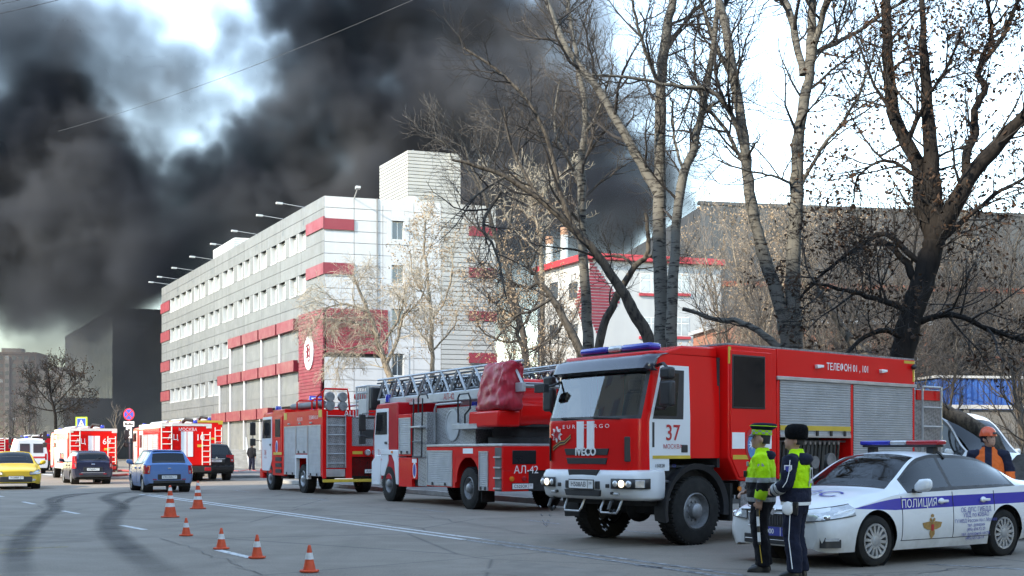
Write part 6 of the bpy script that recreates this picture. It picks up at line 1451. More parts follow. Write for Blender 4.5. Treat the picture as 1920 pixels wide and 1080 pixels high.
# ---- pump tender with treadplate tail
def pump_tender():
    t = thing('pump_tender', 'red pump tender with three grey shutters and a checkered metal tail', 'fire truck', Vector((-9.74, 44.38, 0)) + Vector((0.875, 0.484, 0)) * 1.23, math.atan2(-0.875, 0.484))
    W = 1.23; cabover(t, 1.2, 2.92, 0.6, 1.5, M['red'], M['white'], None, num='206', xdoor=(0.2, 1.42))
    cr = part(t, 'crew_cab', 'red', (1.5, 2.95, -W + 0.02, W - 0.02, 0.55, 3.0), bevel=0.03); part(cr, 'crew_door', 'red', (1.68, 2.72, -W, -W + 0.03, 1.3, 2.75), bevel=0.012); part(cr, 'side_window', mat('crew_glass', (0.012, 0.012, 0.014), 0.1, spec=0.3), (1.9, 2.5, -W - 0.01, -W + 0.01, 1.98, 2.65)); part(cr, 'reflective_stripe', 'yellow_stripe', (1.7, 2.7, -W - 0.012, -W, 1.33, 1.42), bevel=0)
    star_emblem(cr, 2.1, -W - 0.004, 1.62, 0.24)
    for k in range(3): part(cr, 'foot_step', 'chassis', (1.9, 2.6, -W, -W + 0.02, 0.66 + 0.22 * k, 0.80 + 0.22 * k), bevel=0)
    part(t, 'bumper', 'red', (-0.12, 0.3, -1.22, 1.22, 0.42, 0.8), bevel=0.04)
    part(t, 'chassis', 'chassis', (0.3, 7.0, -0.45, 0.45, 0.55, 0.9), (2.2, 3.1, -1.1, 1.1, 0.45, 0.6))
    for x in (1.18, 4.98):
        for y in (-1.02, 1.02): wheel(t, x, y, 0.50, 0.36, 0.28, rim='rimsilver' if x > 3 else 'rimgrey')
    b = part(t, 'pump_body', 'red', (2.97, 7.05, -W, W, 2.35, 2.86), (2.97, 4.36, -W, W, 0.62, 2.35), (5.62, 7.05, -W, W, 0.62, 2.35), (4.36, 5.62, -W, W, 1.35, 2.35), (4.36, 5.62, -0.5, 0.5, 0.7, 1.35), bevel=0.0)
    locker(b, 3.02, 4.34, 0.62, 2.35, W); locker(b, 4.38, 5.60, 1.38, 2.35, W); locker(b, 5.64, 6.92, 0.62, 2.35, W)
    part(t, 'arch_trim', 'white', (4.30, 4.42, -W - 0.03, -W + 0.1, 0.5, 1.34), (5.54, 5.66, -W - 0.03, -W + 0.1, 0.5, 1.34), (4.42, 5.54, -W - 0.03, -W + 0.1, 1.22, 1.34), bevel=0)
    text('АЦ 3,2-70', 0.17, M['white_print'], b, (4.75, -W - 0.006, 2.52), sx=0.8); text('ТЕЛЕФОН 01,101', 0.17, M['white_print'], b, (6.2, -W - 0.006, 2.55), sx=0.72)
    for (x0, x1) in ((2.98, 3.3), (6.7, 7.02)): part(b, 'reflective_corner', 'yellow_stripe', (x0, x1, -W - 0.006, -W, 2.6, 2.84), bevel=0)
    for x in (3.6, 4.8, 6.0): part(b, 'scene_lamp', 'clear_lens', (x - 0.08, x + 0.08, -W - 0.06, -W, 2.40, 2.46))
    q = MB(); q.lathe([(0.025, 0), (0.16, 0.01), (0.16, 0.02), (0.1, 0.03)], (3.6, -W - 0.0, 2.66), 'y', 12); 
    # tail
    T = 7.05
    part(t, 'tail_frame', 'red', (T, T + 0.06, -W, -W + 0.12, 0.55, 2.8), (T, T + 0.06, W - 0.12, W, 0.55, 2.8), (T, T + 0.06, -0.42, -0.2, 0.55, 2.7), (T, T + 0.06, -0.2, W - 0.12, 1.28, 1.62), (T, T + 0.06, -W + 0.12, W - 0.12, 2.62, 2.8), bevel=0)
    part(t, 'tail_plate', 'tread', (T, T + 0.03, -W + 0.13, -0.43, 0.9, 2.6)); tp = part(t, 'tail_plate', 'tread', (T, T + 0.03, -0.19, W - 0.13, 1.63, 2.6)); part(tp, 'hatch', 'black_plastic', (T + 0.03, T + 0.06, 0.1, 0.75, 1.9, 2.2), bevel=0.02)
    lad(t, 'ladder', T + 0.1, -W + 0.14, -0.44, 0.9, 2.8, 6, 'alu_paint', 0.018)
    part(t, 'grate', 'alu', (T, T + 0.04, -W + 0.13, -0.43, 0.6, 0.86)); part(t, 'underrun_bar', 'yellow_stripe', (T + 0.03, T + 0.1, -W, W, 0.42, 0.52)); part(t, 'tail_recess', 'chassis', (T - 0.3, T + 0.0, -0.2, W - 0.12, 0.6, 1.28))
    for (y0, y1) in ((-0.18, 0.18), (0.75, 1.08)): part(t, 'reflective_stripe', 'yellow_stripe', (T + 0.06, T + 0.07, y0, y1, 1.36, 1.46), bevel=0)
    for y in (0.35, 0.62): q = MB(); q.lathe([(0.1, 0), (0.1, 0.08), (0.07, 0.09), (0.06, 0.07), (0.001, 0.07)], (T + 0.05, y, 1.42), 'x', 18); q.build('hose_outlet', M['alu'], t, smooth=40)
    plate(t, (T + 0.05, 0.55, 0.78), (0, 1, 0), (0, 0, 1), 0.55, 0.125, 'А335ТВ', reg='799')
    text('АЦ', 0.26, M['white_print'], t, (T + 0.065, -0.3, 2.64), (0, 1, 0))
    # roof gear: suction hoses, monitor, ladders
    for y in (-1.0, -0.72): q = MB(); q.tube([(3.3, y, 3.06), (6.6, y, 3.06)], 0.11, 12); q.build('suction_hose', mat('grey_hose', (0.2, 0.2, 0.2), 0.7, var=0.2), t, smooth=40)
    for x in (4.2, 5.8): bars(t, 'hose_rack', 'red', [[(x, -1.15, 2.85), (x, -1.15, 3.2), (x + 0.1, -1.1, 3.25), (x + 0.2, -0.6, 3.25), (x + 0.2, -0.55, 2.86)]], 0.03)
    bars(t, 'monitor_cage', 'red', [[(6.9, -1.15, 2.85), (6.9, -1.15, 3.45), (6.95, -1.1, 3.55), (6.95, -0.3, 3.55), (6.9, -0.25, 3.4), (6.9, -0.2, 2.85)], [(6.3, -1.15, 2.85), (6.3, -1.15, 3.3), (6.9, -1.15, 3.45)]], 0.035)
    for y in (-0.95, -0.5):
        for z in (2.98, 3.28): q = MB(); q.lathe([(0.16, 0), (0.17, 0.1), (0.15, 0.14), (0.001, 0.14)], (6.95, y, z), 'x', 16); q.build('floodlight', M['rimgrey'], t, smooth=40)
    q = MB(); q.tube([(6.7, 0.1, 3.3), (6.9, 0.25, 3.35), (6.8, 0.45, 3.2)], 0.12, 10); q.build('water_monitor', M['darkred'], t, smooth=40)
    for (y, z) in ((0.35, 3.05), (0.75, 3.1)): bars(t, 'ladder', 'alu_paint', [[(3.4, y - 0.15, z), (7.4, y - 0.15, z)], [(3.4, y + 0.15, z), (7.4, y + 0.15, z)]] + [[(3.6 + 0.33 * k, y - 0.15, z), (3.6 + 0.33 * k, y + 0.15, z)] for k in range(11)], 0.025, 5)
    q = MB(); q.tube([(7.0, 0.2, 2.92), (7.0, 1.1, 2.9)], 0.07, 8); q.build('suction_strainer', M['red'], t, smooth=40); beacon(t, (7.0, 1.1, 2.86), 0.1, 0.2); beacon(t, (0.6, -0.7, 2.95), 0.13, 0.24); beacon(t, (0.6, 0.7, 2.95), 0.13, 0.24)
pump_tender()

# ---- engines seen from behind along the street
def rear_engine(name, label, rear_left, W, L, H, num, shutters=True, top='cream', ac=True, group=None, rot=None, extra=None, col='red', stripes=True):
    rot = ROADROT if rot is None else rot; u = Vector((math.cos(rot), math.sin(rot), 0)); v = Vector((-math.sin(rot), math.cos(rot), 0))
    loc = Vector(rear_left) - u * L + v * W
    t = thing(name, label, 'fire truck', loc, rot, group)
    cabover(t, W - 0.03, H - 0.12, 0.55, 1.9, M[col], M['cream'], None)
    part(t, 'chassis', 'chassis', (0.3, L - 0.1, -0.5, 0.5, 0.5, 0.9))
    for x in (1.2, L - 1.9):
        for y in (-W + 0.2, W - 0.2): wheel(t, x, y, 0.50, 0.34, 0.28)
    b = part(t, 'body', col, (1.95, L, -W, W, 0.75, H - 0.1), bevel=0.05)
    part(t, 'roof_rim', top, (1.95, L + 0.01, -W - 0.01, -W + 0.25, H - 0.22, H), (1.95, L + 0.01, W - 0.25, W + 0.01, H - 0.22, H), (L - 0.1, L + 0.012, -W + 0.25, W - 0.25, H - 0.12, H), bevel=0)
    part(b, 'crew_door', 'cream', (2.0, 2.9, -W - 0.012, -W, 0.8, H - 0.3)); part(b, 'side_window', M['pane_dark'], (2.1, 2.7, -W - 0.02, -W - 0.01, H - 1.15, H - 0.5))
    if shutters:
        w = (L - 3.25) / 3
        for k in range(3): locker(b, 3.0 + w * k, 3.0 + w * (k + 1) - 0.05, 0.85 if k != 1 else 1.3, H - 0.5, W, -1, 0.09, 'cream' if k % 2 else 'alu_paint')
    part(b, 'side_skirt', 'cream', (2.0, L, -W - 0.01, -W + 0.02, 0.55, 0.82))
    if stripes:
        for (y0, y1) in ((-0.2, -0.02), (0.1, 0.28)): part(b, 'white_stripe', 'white_print', (L, L + 0.012, y0 - 0.02, y1 + 0.06, 1.2, H - 0.38), bevel=0)
    if ac: text('АЦ', 0.36, M['white_print'], b, (L + 0.014, -0.6, H - 0.78), (0, 1, 0))
    if num: text(num, 0.42, M['white_print'], b, (L + 0.014, 0.68, H - 0.80), (0, 1, 0), bold=0.01); 
    if extra: text(extra, 0.2, M['white_print'], b, (L + 0.014, 0.1, H - 0.35), (0, 1, 0))
    q = MB(); q.prism([(0.55, H - 1.0), (0.85, H - 1.0), (0.85, H - 1.12), (0.55, H - 1.12)], 'x', L, L + 0.013); q.build('label_strip', M['yellow_stripe'], b)
    lad(t, 'ladder', L + 0.08, -W + 0.08, -W + 0.55, 0.8, H + 0.02, 7, 'cream', 0.028); lad(t, 'ladder', L + 0.08, W - 0.45, W - 0.08, 0.8, H - 0.4, 6, 'cream', 0.025)
    part(t, 'rear_bumper', 'chassis', (L - 0.05, L + 0.12, -W, W, 0.45, 0.75)); 
    for y in (-W + 0.2, W - 0.2): part(t, 'tail_lamp', 'red_lens', (L + 0.12, L + 0.14, y - 0.15, y + 0.15, 0.52, 0.68))
    q = MB(); q.tube([(L - 0.9, 0.0, H), (L - 0.5, 0.1, H + 0.2), (L - 0.3, 0.4, H + 0.15)], 0.08, 8); q.build('water_monitor', M['chassis'], t, smooth=40)
    for k in range(3): q = MB(); yy = -0.7 + 0.6 * k; q.tube([(2.4, yy, H + 0.07), (L - 0.6, yy, H + 0.07)], 0.07, 8); q.build('roof_tube', M['alu_paint'], t, smooth=40)
    beacon(t, (0.6, -0.7, H - 0.12), 0.12, 0.24); beacon(t, (0.6, 0.7, H - 0.12), 0.12, 0.24); beacon(t, (L - 0.2, 0.5, H), 0.1, 0.18)
    return t
GRP = 'fire engines seen from behind'
rear_engine('fire_engine', 'red and white fire engine marked 10 standing behind the black SUV', P(299, 846, 54).xy.to_3d(), 1.22, 6.8, 2.78, '10', extra='МОСКВА', group=GRP)
rear_engine('fire_engine', 'red and white fire engine marked 69 ahead of the navy hatchback', P(128, 846, 58).xy.to_3d(), 1.18, 7.2, 2.62, '69', group=GRP)
rear_engine('fire_engine', 'red fire engine with yellow edged box just beyond engine 10', P(338, 846, 66).xy.to_3d(), 1.22, 7.0, 3.25, '', ac=False, group=GRP, top='yellow_stripe')
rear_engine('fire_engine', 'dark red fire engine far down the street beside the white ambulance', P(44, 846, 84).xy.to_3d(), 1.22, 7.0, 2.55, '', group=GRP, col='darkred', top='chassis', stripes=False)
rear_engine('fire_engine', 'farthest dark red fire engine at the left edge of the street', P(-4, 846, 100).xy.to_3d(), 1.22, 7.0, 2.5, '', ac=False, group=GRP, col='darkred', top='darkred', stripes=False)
# ------------------------------------------------------------------ cars on the road and parked
def tail_details(t, h, plate_s, reg, zlamp, hlamp, wl, ybump, pz, pw=0.52, m='black_plastic', name='tail'):
    for s_ in (-1, 1):
        q = MB(); xs = [h.L - 0.30, h.L - 0.18, h.L - 0.08, h.L - 0.03]; pts = []
        for x in xs:
            for k in range(4): z = zlamp + hlamp * k / 3; pts.append((x, s_ * (h.y_at(x, min(z, h.t[-2, 8] - 0.01)) + 0.006), z))
        for yy in (0.0, -wl):
            for k in range(4): z = zlamp + hlamp * k / 3; pts.append((h.L + 0.008, s_ * (h.y_at(h.L - 0.001, min(z, h.t[-1, 8] - 0.02)) + yy), z))
        q.add(pts, [(4 * i + k, 4 * i + k + 1, 4 * i + k + 5, 4 * i + k + 4) for i in range(5) for k in range(3)]); tl = q.build('tail_light', M['red_lens'], t, smooth=60)
        q = MB(); y = s_ * (h.y_at(h.L - 0.001, zlamp + 0.05) - wl * 0.5); q.cbox((h.L + 0.012, y, zlamp + hlamp * 0.25), (0.012, wl * 0.5, hlamp * 0.25)); q.build('reversing_lamp', M['clear_lens'], tl)
    plate(t, (h.L + 0.022, 0, pz), (0, 1, 0), (0, 0, 1), pw, 0.112, plate_s, reg=reg)
    end_box(t, 'plate_recess', m, h, 1, -0.40, 0.40, pz - 0.09, pz + 0.10, 0.008, 0.03)
    end_box(t, 'lower_valance', 'black_plastic', h, 1, -0.55 * ybump, 0.55 * ybump, h.t[-1, 2], h.t[-1, 2] + 0.1, 0.012, 0.05)
    for s_ in (-1, 1): end_box(t, 'reflector', 'red_lens', h, 1, s_ * 0.5 - 0.07, s_ * 0.5 + 0.07, h.t[-1, 2] + 0.12, h.t[-1, 2] + 0.15, 0.014, 0.02, 0.003)
CROT = math.atan2(-0.877, 0.481)
def behind(px, py, L_, W_, rot=CROT):
    """where the nose of a car stands whose rear left wheel touches the road at px, py"""
    u = Vector((math.cos(rot), math.sin(rot), 0)); v = Vector((-math.sin(rot), math.cos(rot), 0)); p = G(px, py); return p - u * (L_ - 0.65) + v * (W_ / 2 - 0.05)
rotb = math.atan2(-0.885, 0.466)
M['sky_blue_paint'] = paint('light_blue_paint', (0.10, 0.22, 0.46), 0.75, 0.2, 1.1, (0.2, 0.19, 0.18))
bc, hb, ob_ = car('hatchback', 'light blue hatchback driving away past the traffic cones', behind(268, 923, 3.72, 1.68, rotb), rotb, HATCH, M['sky_blue_paint'], (1.02, 1.01, 1.0), arches=((0.75, 0.30, 0.345), (3.03, 0.30, 0.345)), wheels=(0.29, 0.17, 0.19), screen=(0.97, 1.58), rear=(3.38, 3.55), side=(1.15, 3.22), bpill=(2.02, 2.85), door_x=(1.02, 2.0, 2.75), nsp=8)
tail_details(bc, hb, 'С931МК', '97', 0.66, 0.30, 0.10, 1.0, 0.545)
end_box(bc, 'badge', 'chrome', hb, 1, -0.06, 0.06, 0.83, 0.87, 0.014, 0.02, 0.01)
q = MB(); q.box(3.1, 3.4, -0.5, 0.5, 1.47, 1.495); q.build('roof_spoiler', M['sky_blue_paint'], bc, bevel=0.01)
bars(bc, 'aerial', 'black_plastic', [[(1.75, 0, 1.5), (2.1, 0, 1.62)]], 0.008, 5)
M['navy_paint'] = paint('navy_paint', (0.018, 0.022, 0.05), 0.55, 0.2, 1.0, (0.13, 0.12, 0.11))
nc, hn, on = car('hatchback', 'dark navy hatchback driving away behind fire engine 69', behind(134, 908, 4.0, 1.72), CROT, HATCH, M['navy_paint'], (1.10, 1.02, 0.98), arches=((0.75, 0.31, 0.355), (2.95, 0.31, 0.355)), wheels=(0.30, 0.185, 0.2), screen=(0.97, 1.58), rear=(3.38, 3.55), side=(1.15, 3.22), bpill=(2.02, 2.85), door_x=(1.02, 2.0, 2.75), nsp=7)
tail_details(nc, hn, 'К730ХВ', '77', 0.70, 0.55, 0.07, 1.0, 0.66); end_box(nc, 'badge', 'chrome', hn, 1, -0.08, 0.08, 0.86, 0.91, 0.014, 0.02, 0.015)
end_box(nc, 'chrome_strip', 'alu_paint', hn, 1, -0.5, 0.5, 0.50, 0.52, 0.012, 0.02, 0.004); bars(nc, 'rear_wiper', 'black_plastic', [[(4.0, -0.05, 1.02), (3.86, 0.35, 1.2)]], 0.012, 5)
M['black_paint'] = paint('black_paint', (0.010, 0.010, 0.012), 0.4, 0.35, 1.2, (0.12, 0.11, 0.1))
sc_, hs, os_ = car('suv', 'black SUV driving away between the blue hatchback and the pump tender', behind(366, 901, 4.75, 1.9), CROT, SUV, M['black_paint'], arches=((0.95, 0.38, 0.44), (3.75, 0.38, 0.44)), wheels=(0.38, 0.25, 0.24), screen=(1.38, 2.03), rear=(4.44, 4.62), side=(1.58, 4.25), bpill=(2.55, 3.5), door_x=(1.45, 2.52, 3.4), nsp=6, cat='SUV')
tail_details(sc_, hs, 'К487АХ', '77', 0.92, 0.36, 0.16, 1.1, 0.98, 0.52); end_box(sc_, 'chrome_strip', 'chrome', hs, 1, -0.42, 0.42, 1.06, 1.10, 0.014, 0.02, 0.005)
end_box(sc_, 'rear_bumper', M['black_paint'], hs, 1, -0.86, 0.86, 0.50, 0.74, 0.08, 0.15, 0.04); q = MB(); q.lathe([(0.05, 0), (0.05, 0.02)], (hs.L + 0.002, 0, 1.14), 'x', 16); q.build('badge', M['chrome'], sc_)
for y in (-0.62, 0.62): bars(sc_, 'roof_rail', 'alu_paint', [[(2.4, y, 1.88), (2.5, y, 1.93), (4.1, y, 1.92), (4.2, y, 1.86)]], 0.02, 6)
# taxi coming towards the camera
M['taxi_paint'] = paint('taxi_yellow_paint', (0.62, 0.40, 0.03), 0.35, 0.2, 0.9, (0.2, 0.18, 0.14))
trot = math.atan2(0.90, -0.436); tu = Vector((math.cos(trot), math.sin(trot), 0)); tv = Vector((-math.sin(trot), math.cos(trot), 0))
tc, ht, ot = car('taxi', 'yellow taxi saloon coming towards the camera at the left edge', G(70, 916) - tu * 0.9 + tv * 0.8 - tv * 0.0, trot, SEDAN, M['taxi_paint'], (1.0, 1.02, 1.0), nsp=10)
end_box(tc, 'grille', 'black_plastic', ht, 0, -0.58, 0.58, 0.28, 0.50, 0.02, 0.05, 0.03)
for k in range(5): end_box(tc, 'grille_bar', 'grey_plastic', ht, 0, -0.54, 0.54, 0.30 + 0.04 * k, 0.31 + 0.04 * k, 0.026, 0.0, 0)
plate(tc, (-0.04, 0, 0.45), (0, -1, 0), (0, 0, 1), 0.52, 0.112, 'У129ВР', reg='77')
for s_ in (-1, 1): headlamp(tc, ht, s_, [-0.012, -0.012, 0.0, 0.03, 0.07, 0.13, 0.22, 0.32, 0.42], 0.48, (0.56, 0.64), (0.655, 0.76)); end_box(tc, 'fog_lamp', 'clear_lens', ht, 0, s_ * 0.62 - 0.06, s_ * 0.62 + 0.06, 0.32, 0.40, 0.01, 0.03, 0.01)
# small parked and distant cars
M['silver_paint'] = paint('silver_paint', (0.40, 0.41, 0.42), 0.4); M['white_car'] = paint('white_car_paint', (0.66, 0.67, 0.68), 0.4); M['grey_car'] = paint('graphite_car_paint', (0.035, 0.038, 0.045), 0.4); M['steel_blue'] = paint('steel_blue_paint', (0.10, 0.13, 0.19), 0.3)
def small(label, loc, rot, paint_, plate_s='', group='parked cars', scale=(1, 1, 1)):
    t, h, o = car('saloon_car', label, loc, rot, SEDAN, M[paint_], scale, step=0.09, group=group); tail_details(t, h, plate_s, None, 0.68, 0.22, 0.3, 1.0, 0.55); return t
p = P(206, 846, 100); p.z = 0
small('white saloon parked under the no stopping sign', p + RD * 4.0, CROT - 0.1, 'white_car')
p = P(404, 846, 100); p.z = 0.0; small('silver saloon parked by the entrance steps', p, CROT + 0.9, 'silver_paint')
p = P(186, 846, 108); p.z = 0; small('orange saloon standing beside fire engine 69', p + RD * 4, CROT, 'taxi_paint')
def small_suv(label, loc, rot, paint_):
    t, h, o = car('suv', label, loc, rot, SUV, M[paint_], (0.95, 0.97, 0.98), arches=((0.95, 0.38, 0.44), (3.75, 0.38, 0.44)), wheels=(0.37, 0.24, 0.24), screen=(1.38, 2.03), rear=(4.44, 4.62), side=(1.58, 4.25), bpill=(2.55, 3.5), door_x=(1.45, 2.52, 3.4), nsp=6, cat='SUV', step=0.09, group='parked cars'); tail_details(t, h, '', None, 0.92, 0.36, 0.16, 1.1, 0.98)
    for s_ in (-1, 1): headlamp(t, h, s_, [-0.012, -0.012, 0.0, 0.04, 0.10, 0.2, 0.3, 0.4], 0.45, (0.70, 0.84), (0.86, 0.98))
small_suv('dark graphite SUV parked behind the worker in orange', Vector((15.6, 34.5, 0)), R(150), 'grey_car')
small_suv('steel blue SUV cut by the right edge', Vector((15.2, 31.6, 0)), R(28), 'steel_blue')
# white van beside the rear of the near engine
vr = R(113)
p = Vector((12.35, 27.6, 0))
vt, hv, ov = car('van', 'white delivery van parked beyond the rear ladder of the near fire engine', (p.x, p.y, 0), vr, VAN, M['white_car'], (1, 1, 1.08), arches=((0.95, 0.36, 0.41), (4.3, 0.36, 0.41)), wheels=(0.35, 0.22, 0.22), screen=(0.97, 1.78), rear=None or (5.58, 5.585), side=(1.05, 2.3), bpill=(2.25,), door_x=(1.1, 2.3), cat='van', nsp=6)
for s_ in (-1, 1): headlamp(vt, hv, s_, [-0.012, -0.012, 0.0, 0.04, 0.10, 0.2, 0.3, 0.4], 0.45, (0.70, 0.84), (0.86, 1.04)); end_box(vt, 'indicator', 'amber_lens', hv, 0, s_ * 0.66 - 0.05, s_ * 0.66 + 0.05, 0.72, 0.82, 0.016, 0.02)
end_box(vt, 'grille', 'black_plastic', hv, 0, -0.45, 0.45, 0.5, 0.8, 0.016, 0.04, 0.02); plate(vt, (-0.03, 0, 0.5), (0, -1, 0), (0, 0, 1), 0.52, 0.112, '')
# ambulance far down the street
p = P(60, 846, 74); p.z = 0
am, ha, oa = car('ambulance', 'white ambulance seen from behind between the far fire engines', p + RD * 5.6, CROT, VAN, M['white_car'], arches=((0.95, 0.36, 0.41), (4.3, 0.36, 0.41)), wheels=(0.35, 0.22, 0.22), screen=(0.97, 1.78), rear=(5.58, 5.585), side=(1.05, 2.3), bpill=(2.25,), door_x=(1.1, 2.3), cat='ambulance', nsp=6, step=0.1)
for s_ in (-1, 1):
    w = end_box(am, 'rear_door_window', 'pane_dark', ha, 1, s_ * 0.4 - 0.3, s_ * 0.4 + 0.3, 1.35, 1.95, 0.012, 0.02); end_box(am, 'tail_light', 'red_lens', ha, 1, s_ * 0.86 - 0.06, s_ * 0.86 + 0.06, 0.9, 1.3, 0.012, 0.02)
end_box(am, 'red_band', 'red_print', ha, 1, -0.9, 0.9, 1.0, 1.12, 0.008, 0.02)
beacon(am, (2.4, 0.0, 2.27), 0.14, 0.2)
# ------------------------------------------------------------------ people: x is forward, y to the person's left
M['skin'] = mat('skin', (0.42, 0.23, 0.16), 0.5, var=0.12, scale=12)
M['hair'] = mat('dark_hair', (0.025, 0.02, 0.017), 0.8)
M['cloth_navy'] = mat('navy_cloth', (0.010, 0.013, 0.028), 0.85, var=0.35, scale=9, bump=0.5, bscale=14, spec=0.2)
M['cloth_black'] = mat('black_cloth', (0.008, 0.008, 0.011), 0.85, var=0.35, scale=9, bump=0.5, bscale=14, spec=0.2)
M['hivis'] = mat('hi_vis_yellow', (0.42, 0.75, 0.012), 0.75, var=0.18, scale=6, bump=0.6, bscale=10)
M['reflect'] = mat('reflective_grey', (0.33, 0.34, 0.35), 0.45, var=0.15)
M['leather'] = mat('black_leather', (0.010, 0.010, 0.010), 0.35, var=0.3)
M['orange_cloth'] = mat('orange_cloth', (0.72, 0.13, 0.025), 0.75, var=0.2, scale=7, bump=0.5, bscale=12)
M['orange_helmet'] = mat('orange_helmet', (0.68, 0.09, 0.025), 0.3, var=0.1)
M['fur'] = mat('black_fur', (0.006, 0.006, 0.007), 0.95, var=0.5, scale=30, bump=1.0, bscale=60, spec=0.1)
def zone_mat(name, fn):
    m, n = new_mat(name); c = n.xyz(n.coord('Object')); n.l(fn(n, c), n.b.inputs['Base Color']); n.b.inputs['Roughness'].default_value = 0.78
    n.b.inputs['Specular IOR Level'].default_value = 0.25
    n.bump(n.noise(9, 4, 0.6, n.coord('Object')), 0.7, 0.03); return m
YEL, NAV, BLK, GRY = (0.42, 0.75, 0.012), (0.010, 0.013, 0.030), (0.008, 0.008, 0.011), (0.30, 0.31, 0.32)
def band(n, z, lo, hi): return n.math('MULTIPLY', n.math('GREATER_THAN', z, lo), n.math('LESS_THAN', z, hi))
def jk1(n, c):
    col = n.mix(n.math('GREATER_THAN', c[2], 1.20), BLK, YEL); col = n.mix(band(n, c[2], 1.155, 1.215), col, GRY); return n.mix(band(n, c[2], 0.905, 0.96), col, GRY)
def jk2(n, c):
    f = n.math('MAXIMUM', n.math('GREATER_THAN', c[2], 1.375), n.math('MULTIPLY', n.math('LESS_THAN', c[0], -0.015), n.math('GREATER_THAN', c[2], 1.12)))
    f = n.math('MAXIMUM', f, n.math('MULTIPLY', n.math('GREATER_THAN', c[0], 0.08), band(n, c[2], 1.12, 1.3)))
    return n.mix(f, NAV, YEL)
def jk3(n, c):
    y = n.math('ABSOLUTE', c[1]); f = n.math('MULTIPLY', band(n, y, 0.05, 0.29), band(n, c[2], 0.9, 1.58)); col = n.mix(f, NAV, (0.72, 0.13, 0.025))
    return n.mix(n.math('MULTIPLY', f, band(n, c[2], 1.13, 1.18)), col, GRY)
def slv3(n, c):
    return n.mix(n.math('LESS_THAN', c[2], 1.20), NAV, (0.72, 0.13, 0.025))
M['jacket_hivis'] = zone_mat('hi_vis_jacket', jk1); M['jacket_patrol'] = zone_mat('patrol_jacket', jk2); M['jacket_worker'] = zone_mat('worker_jacket', jk3); M['sleeve_worker'] = zone_mat('worker_sleeve', slv3)
FOLDS = bpy.data.textures.new('cloth_folds', 'CLOUDS'); FOLDS.noise_scale = 0.085; FOLDS.noise_depth = 2
def soft(o, voxel=0.017, it=4):
    m = o.modifiers.new('skin', 'REMESH'); m.mode = 'VOXEL'; m.voxel_size = voxel; m.use_smooth_shade = True
    s_ = o.modifiers.new('smooth', 'SMOOTH'); s_.factor = 0.5; s_.iterations = it
    if voxel > 0.012:
        d_ = o.modifiers.new('folds', 'DISPLACE'); d_.texture = FOLDS; d_.strength = 0.03; d_.mid_level = 0.5; d_.texture_coords = 'LOCAL'
    return o
def ell(q, secs, n=20):
    """stack of ellipses: z, centre x, centre y, half depth, half width"""
    q.loft([[(cx + rx * math.cos(2 * math.pi * k / n), cy + ry * math.sin(2 * math.pi * k / n), z) for k in range(n)] for (z, cx, cy, rx, ry) in secs])
def hand(q, wrist, d, palm_n, size=1.0, curl=0.6, thumb=1):
    """palm and five curled fingers; d points along the hand, palm_n out of the palm, thumb side given by sign"""
    w, d, pn = Vector(wrist), Vector(d).normalized(), Vector(palm_n).normalized(); sd = d.cross(pn).normalized() * thumb
    q.obox(w + d * 0.045 * size, d * 0.05 * size, sd * 0.04 * size, pn * 0.014 * size)
    for k, l in enumerate((0.072, 0.08, 0.075, 0.06)):
        b = w + d * 0.088 * size + sd * (0.03 - 0.02 * k) * size; a1 = curl * 0.8; a2 = curl * 1.9
        p1 = b + (d * math.cos(a1) + pn * math.sin(a1)) * l * 0.5 * size; p2 = p1 + (d * math.cos(a2) + pn * math.sin(a2)) * l * 0.5 * size
        q.tube([b - d * 0.02 * size, b, p1, p2], [0.0095 * size, 0.0095 * size, 0.009 * size, 0.0075 * size], 7)
    b = w + d * 0.03 * size + sd * 0.036 * size
    q.tube([b - sd * 0.015 * size, b + (sd * 0.7 + d * 0.7) * 0.035 * size, b + (sd * 0.35 + d + pn * 0.5) * 0.055 * size], [0.012 * size, 0.011 * size, 0.008 * size], 7)
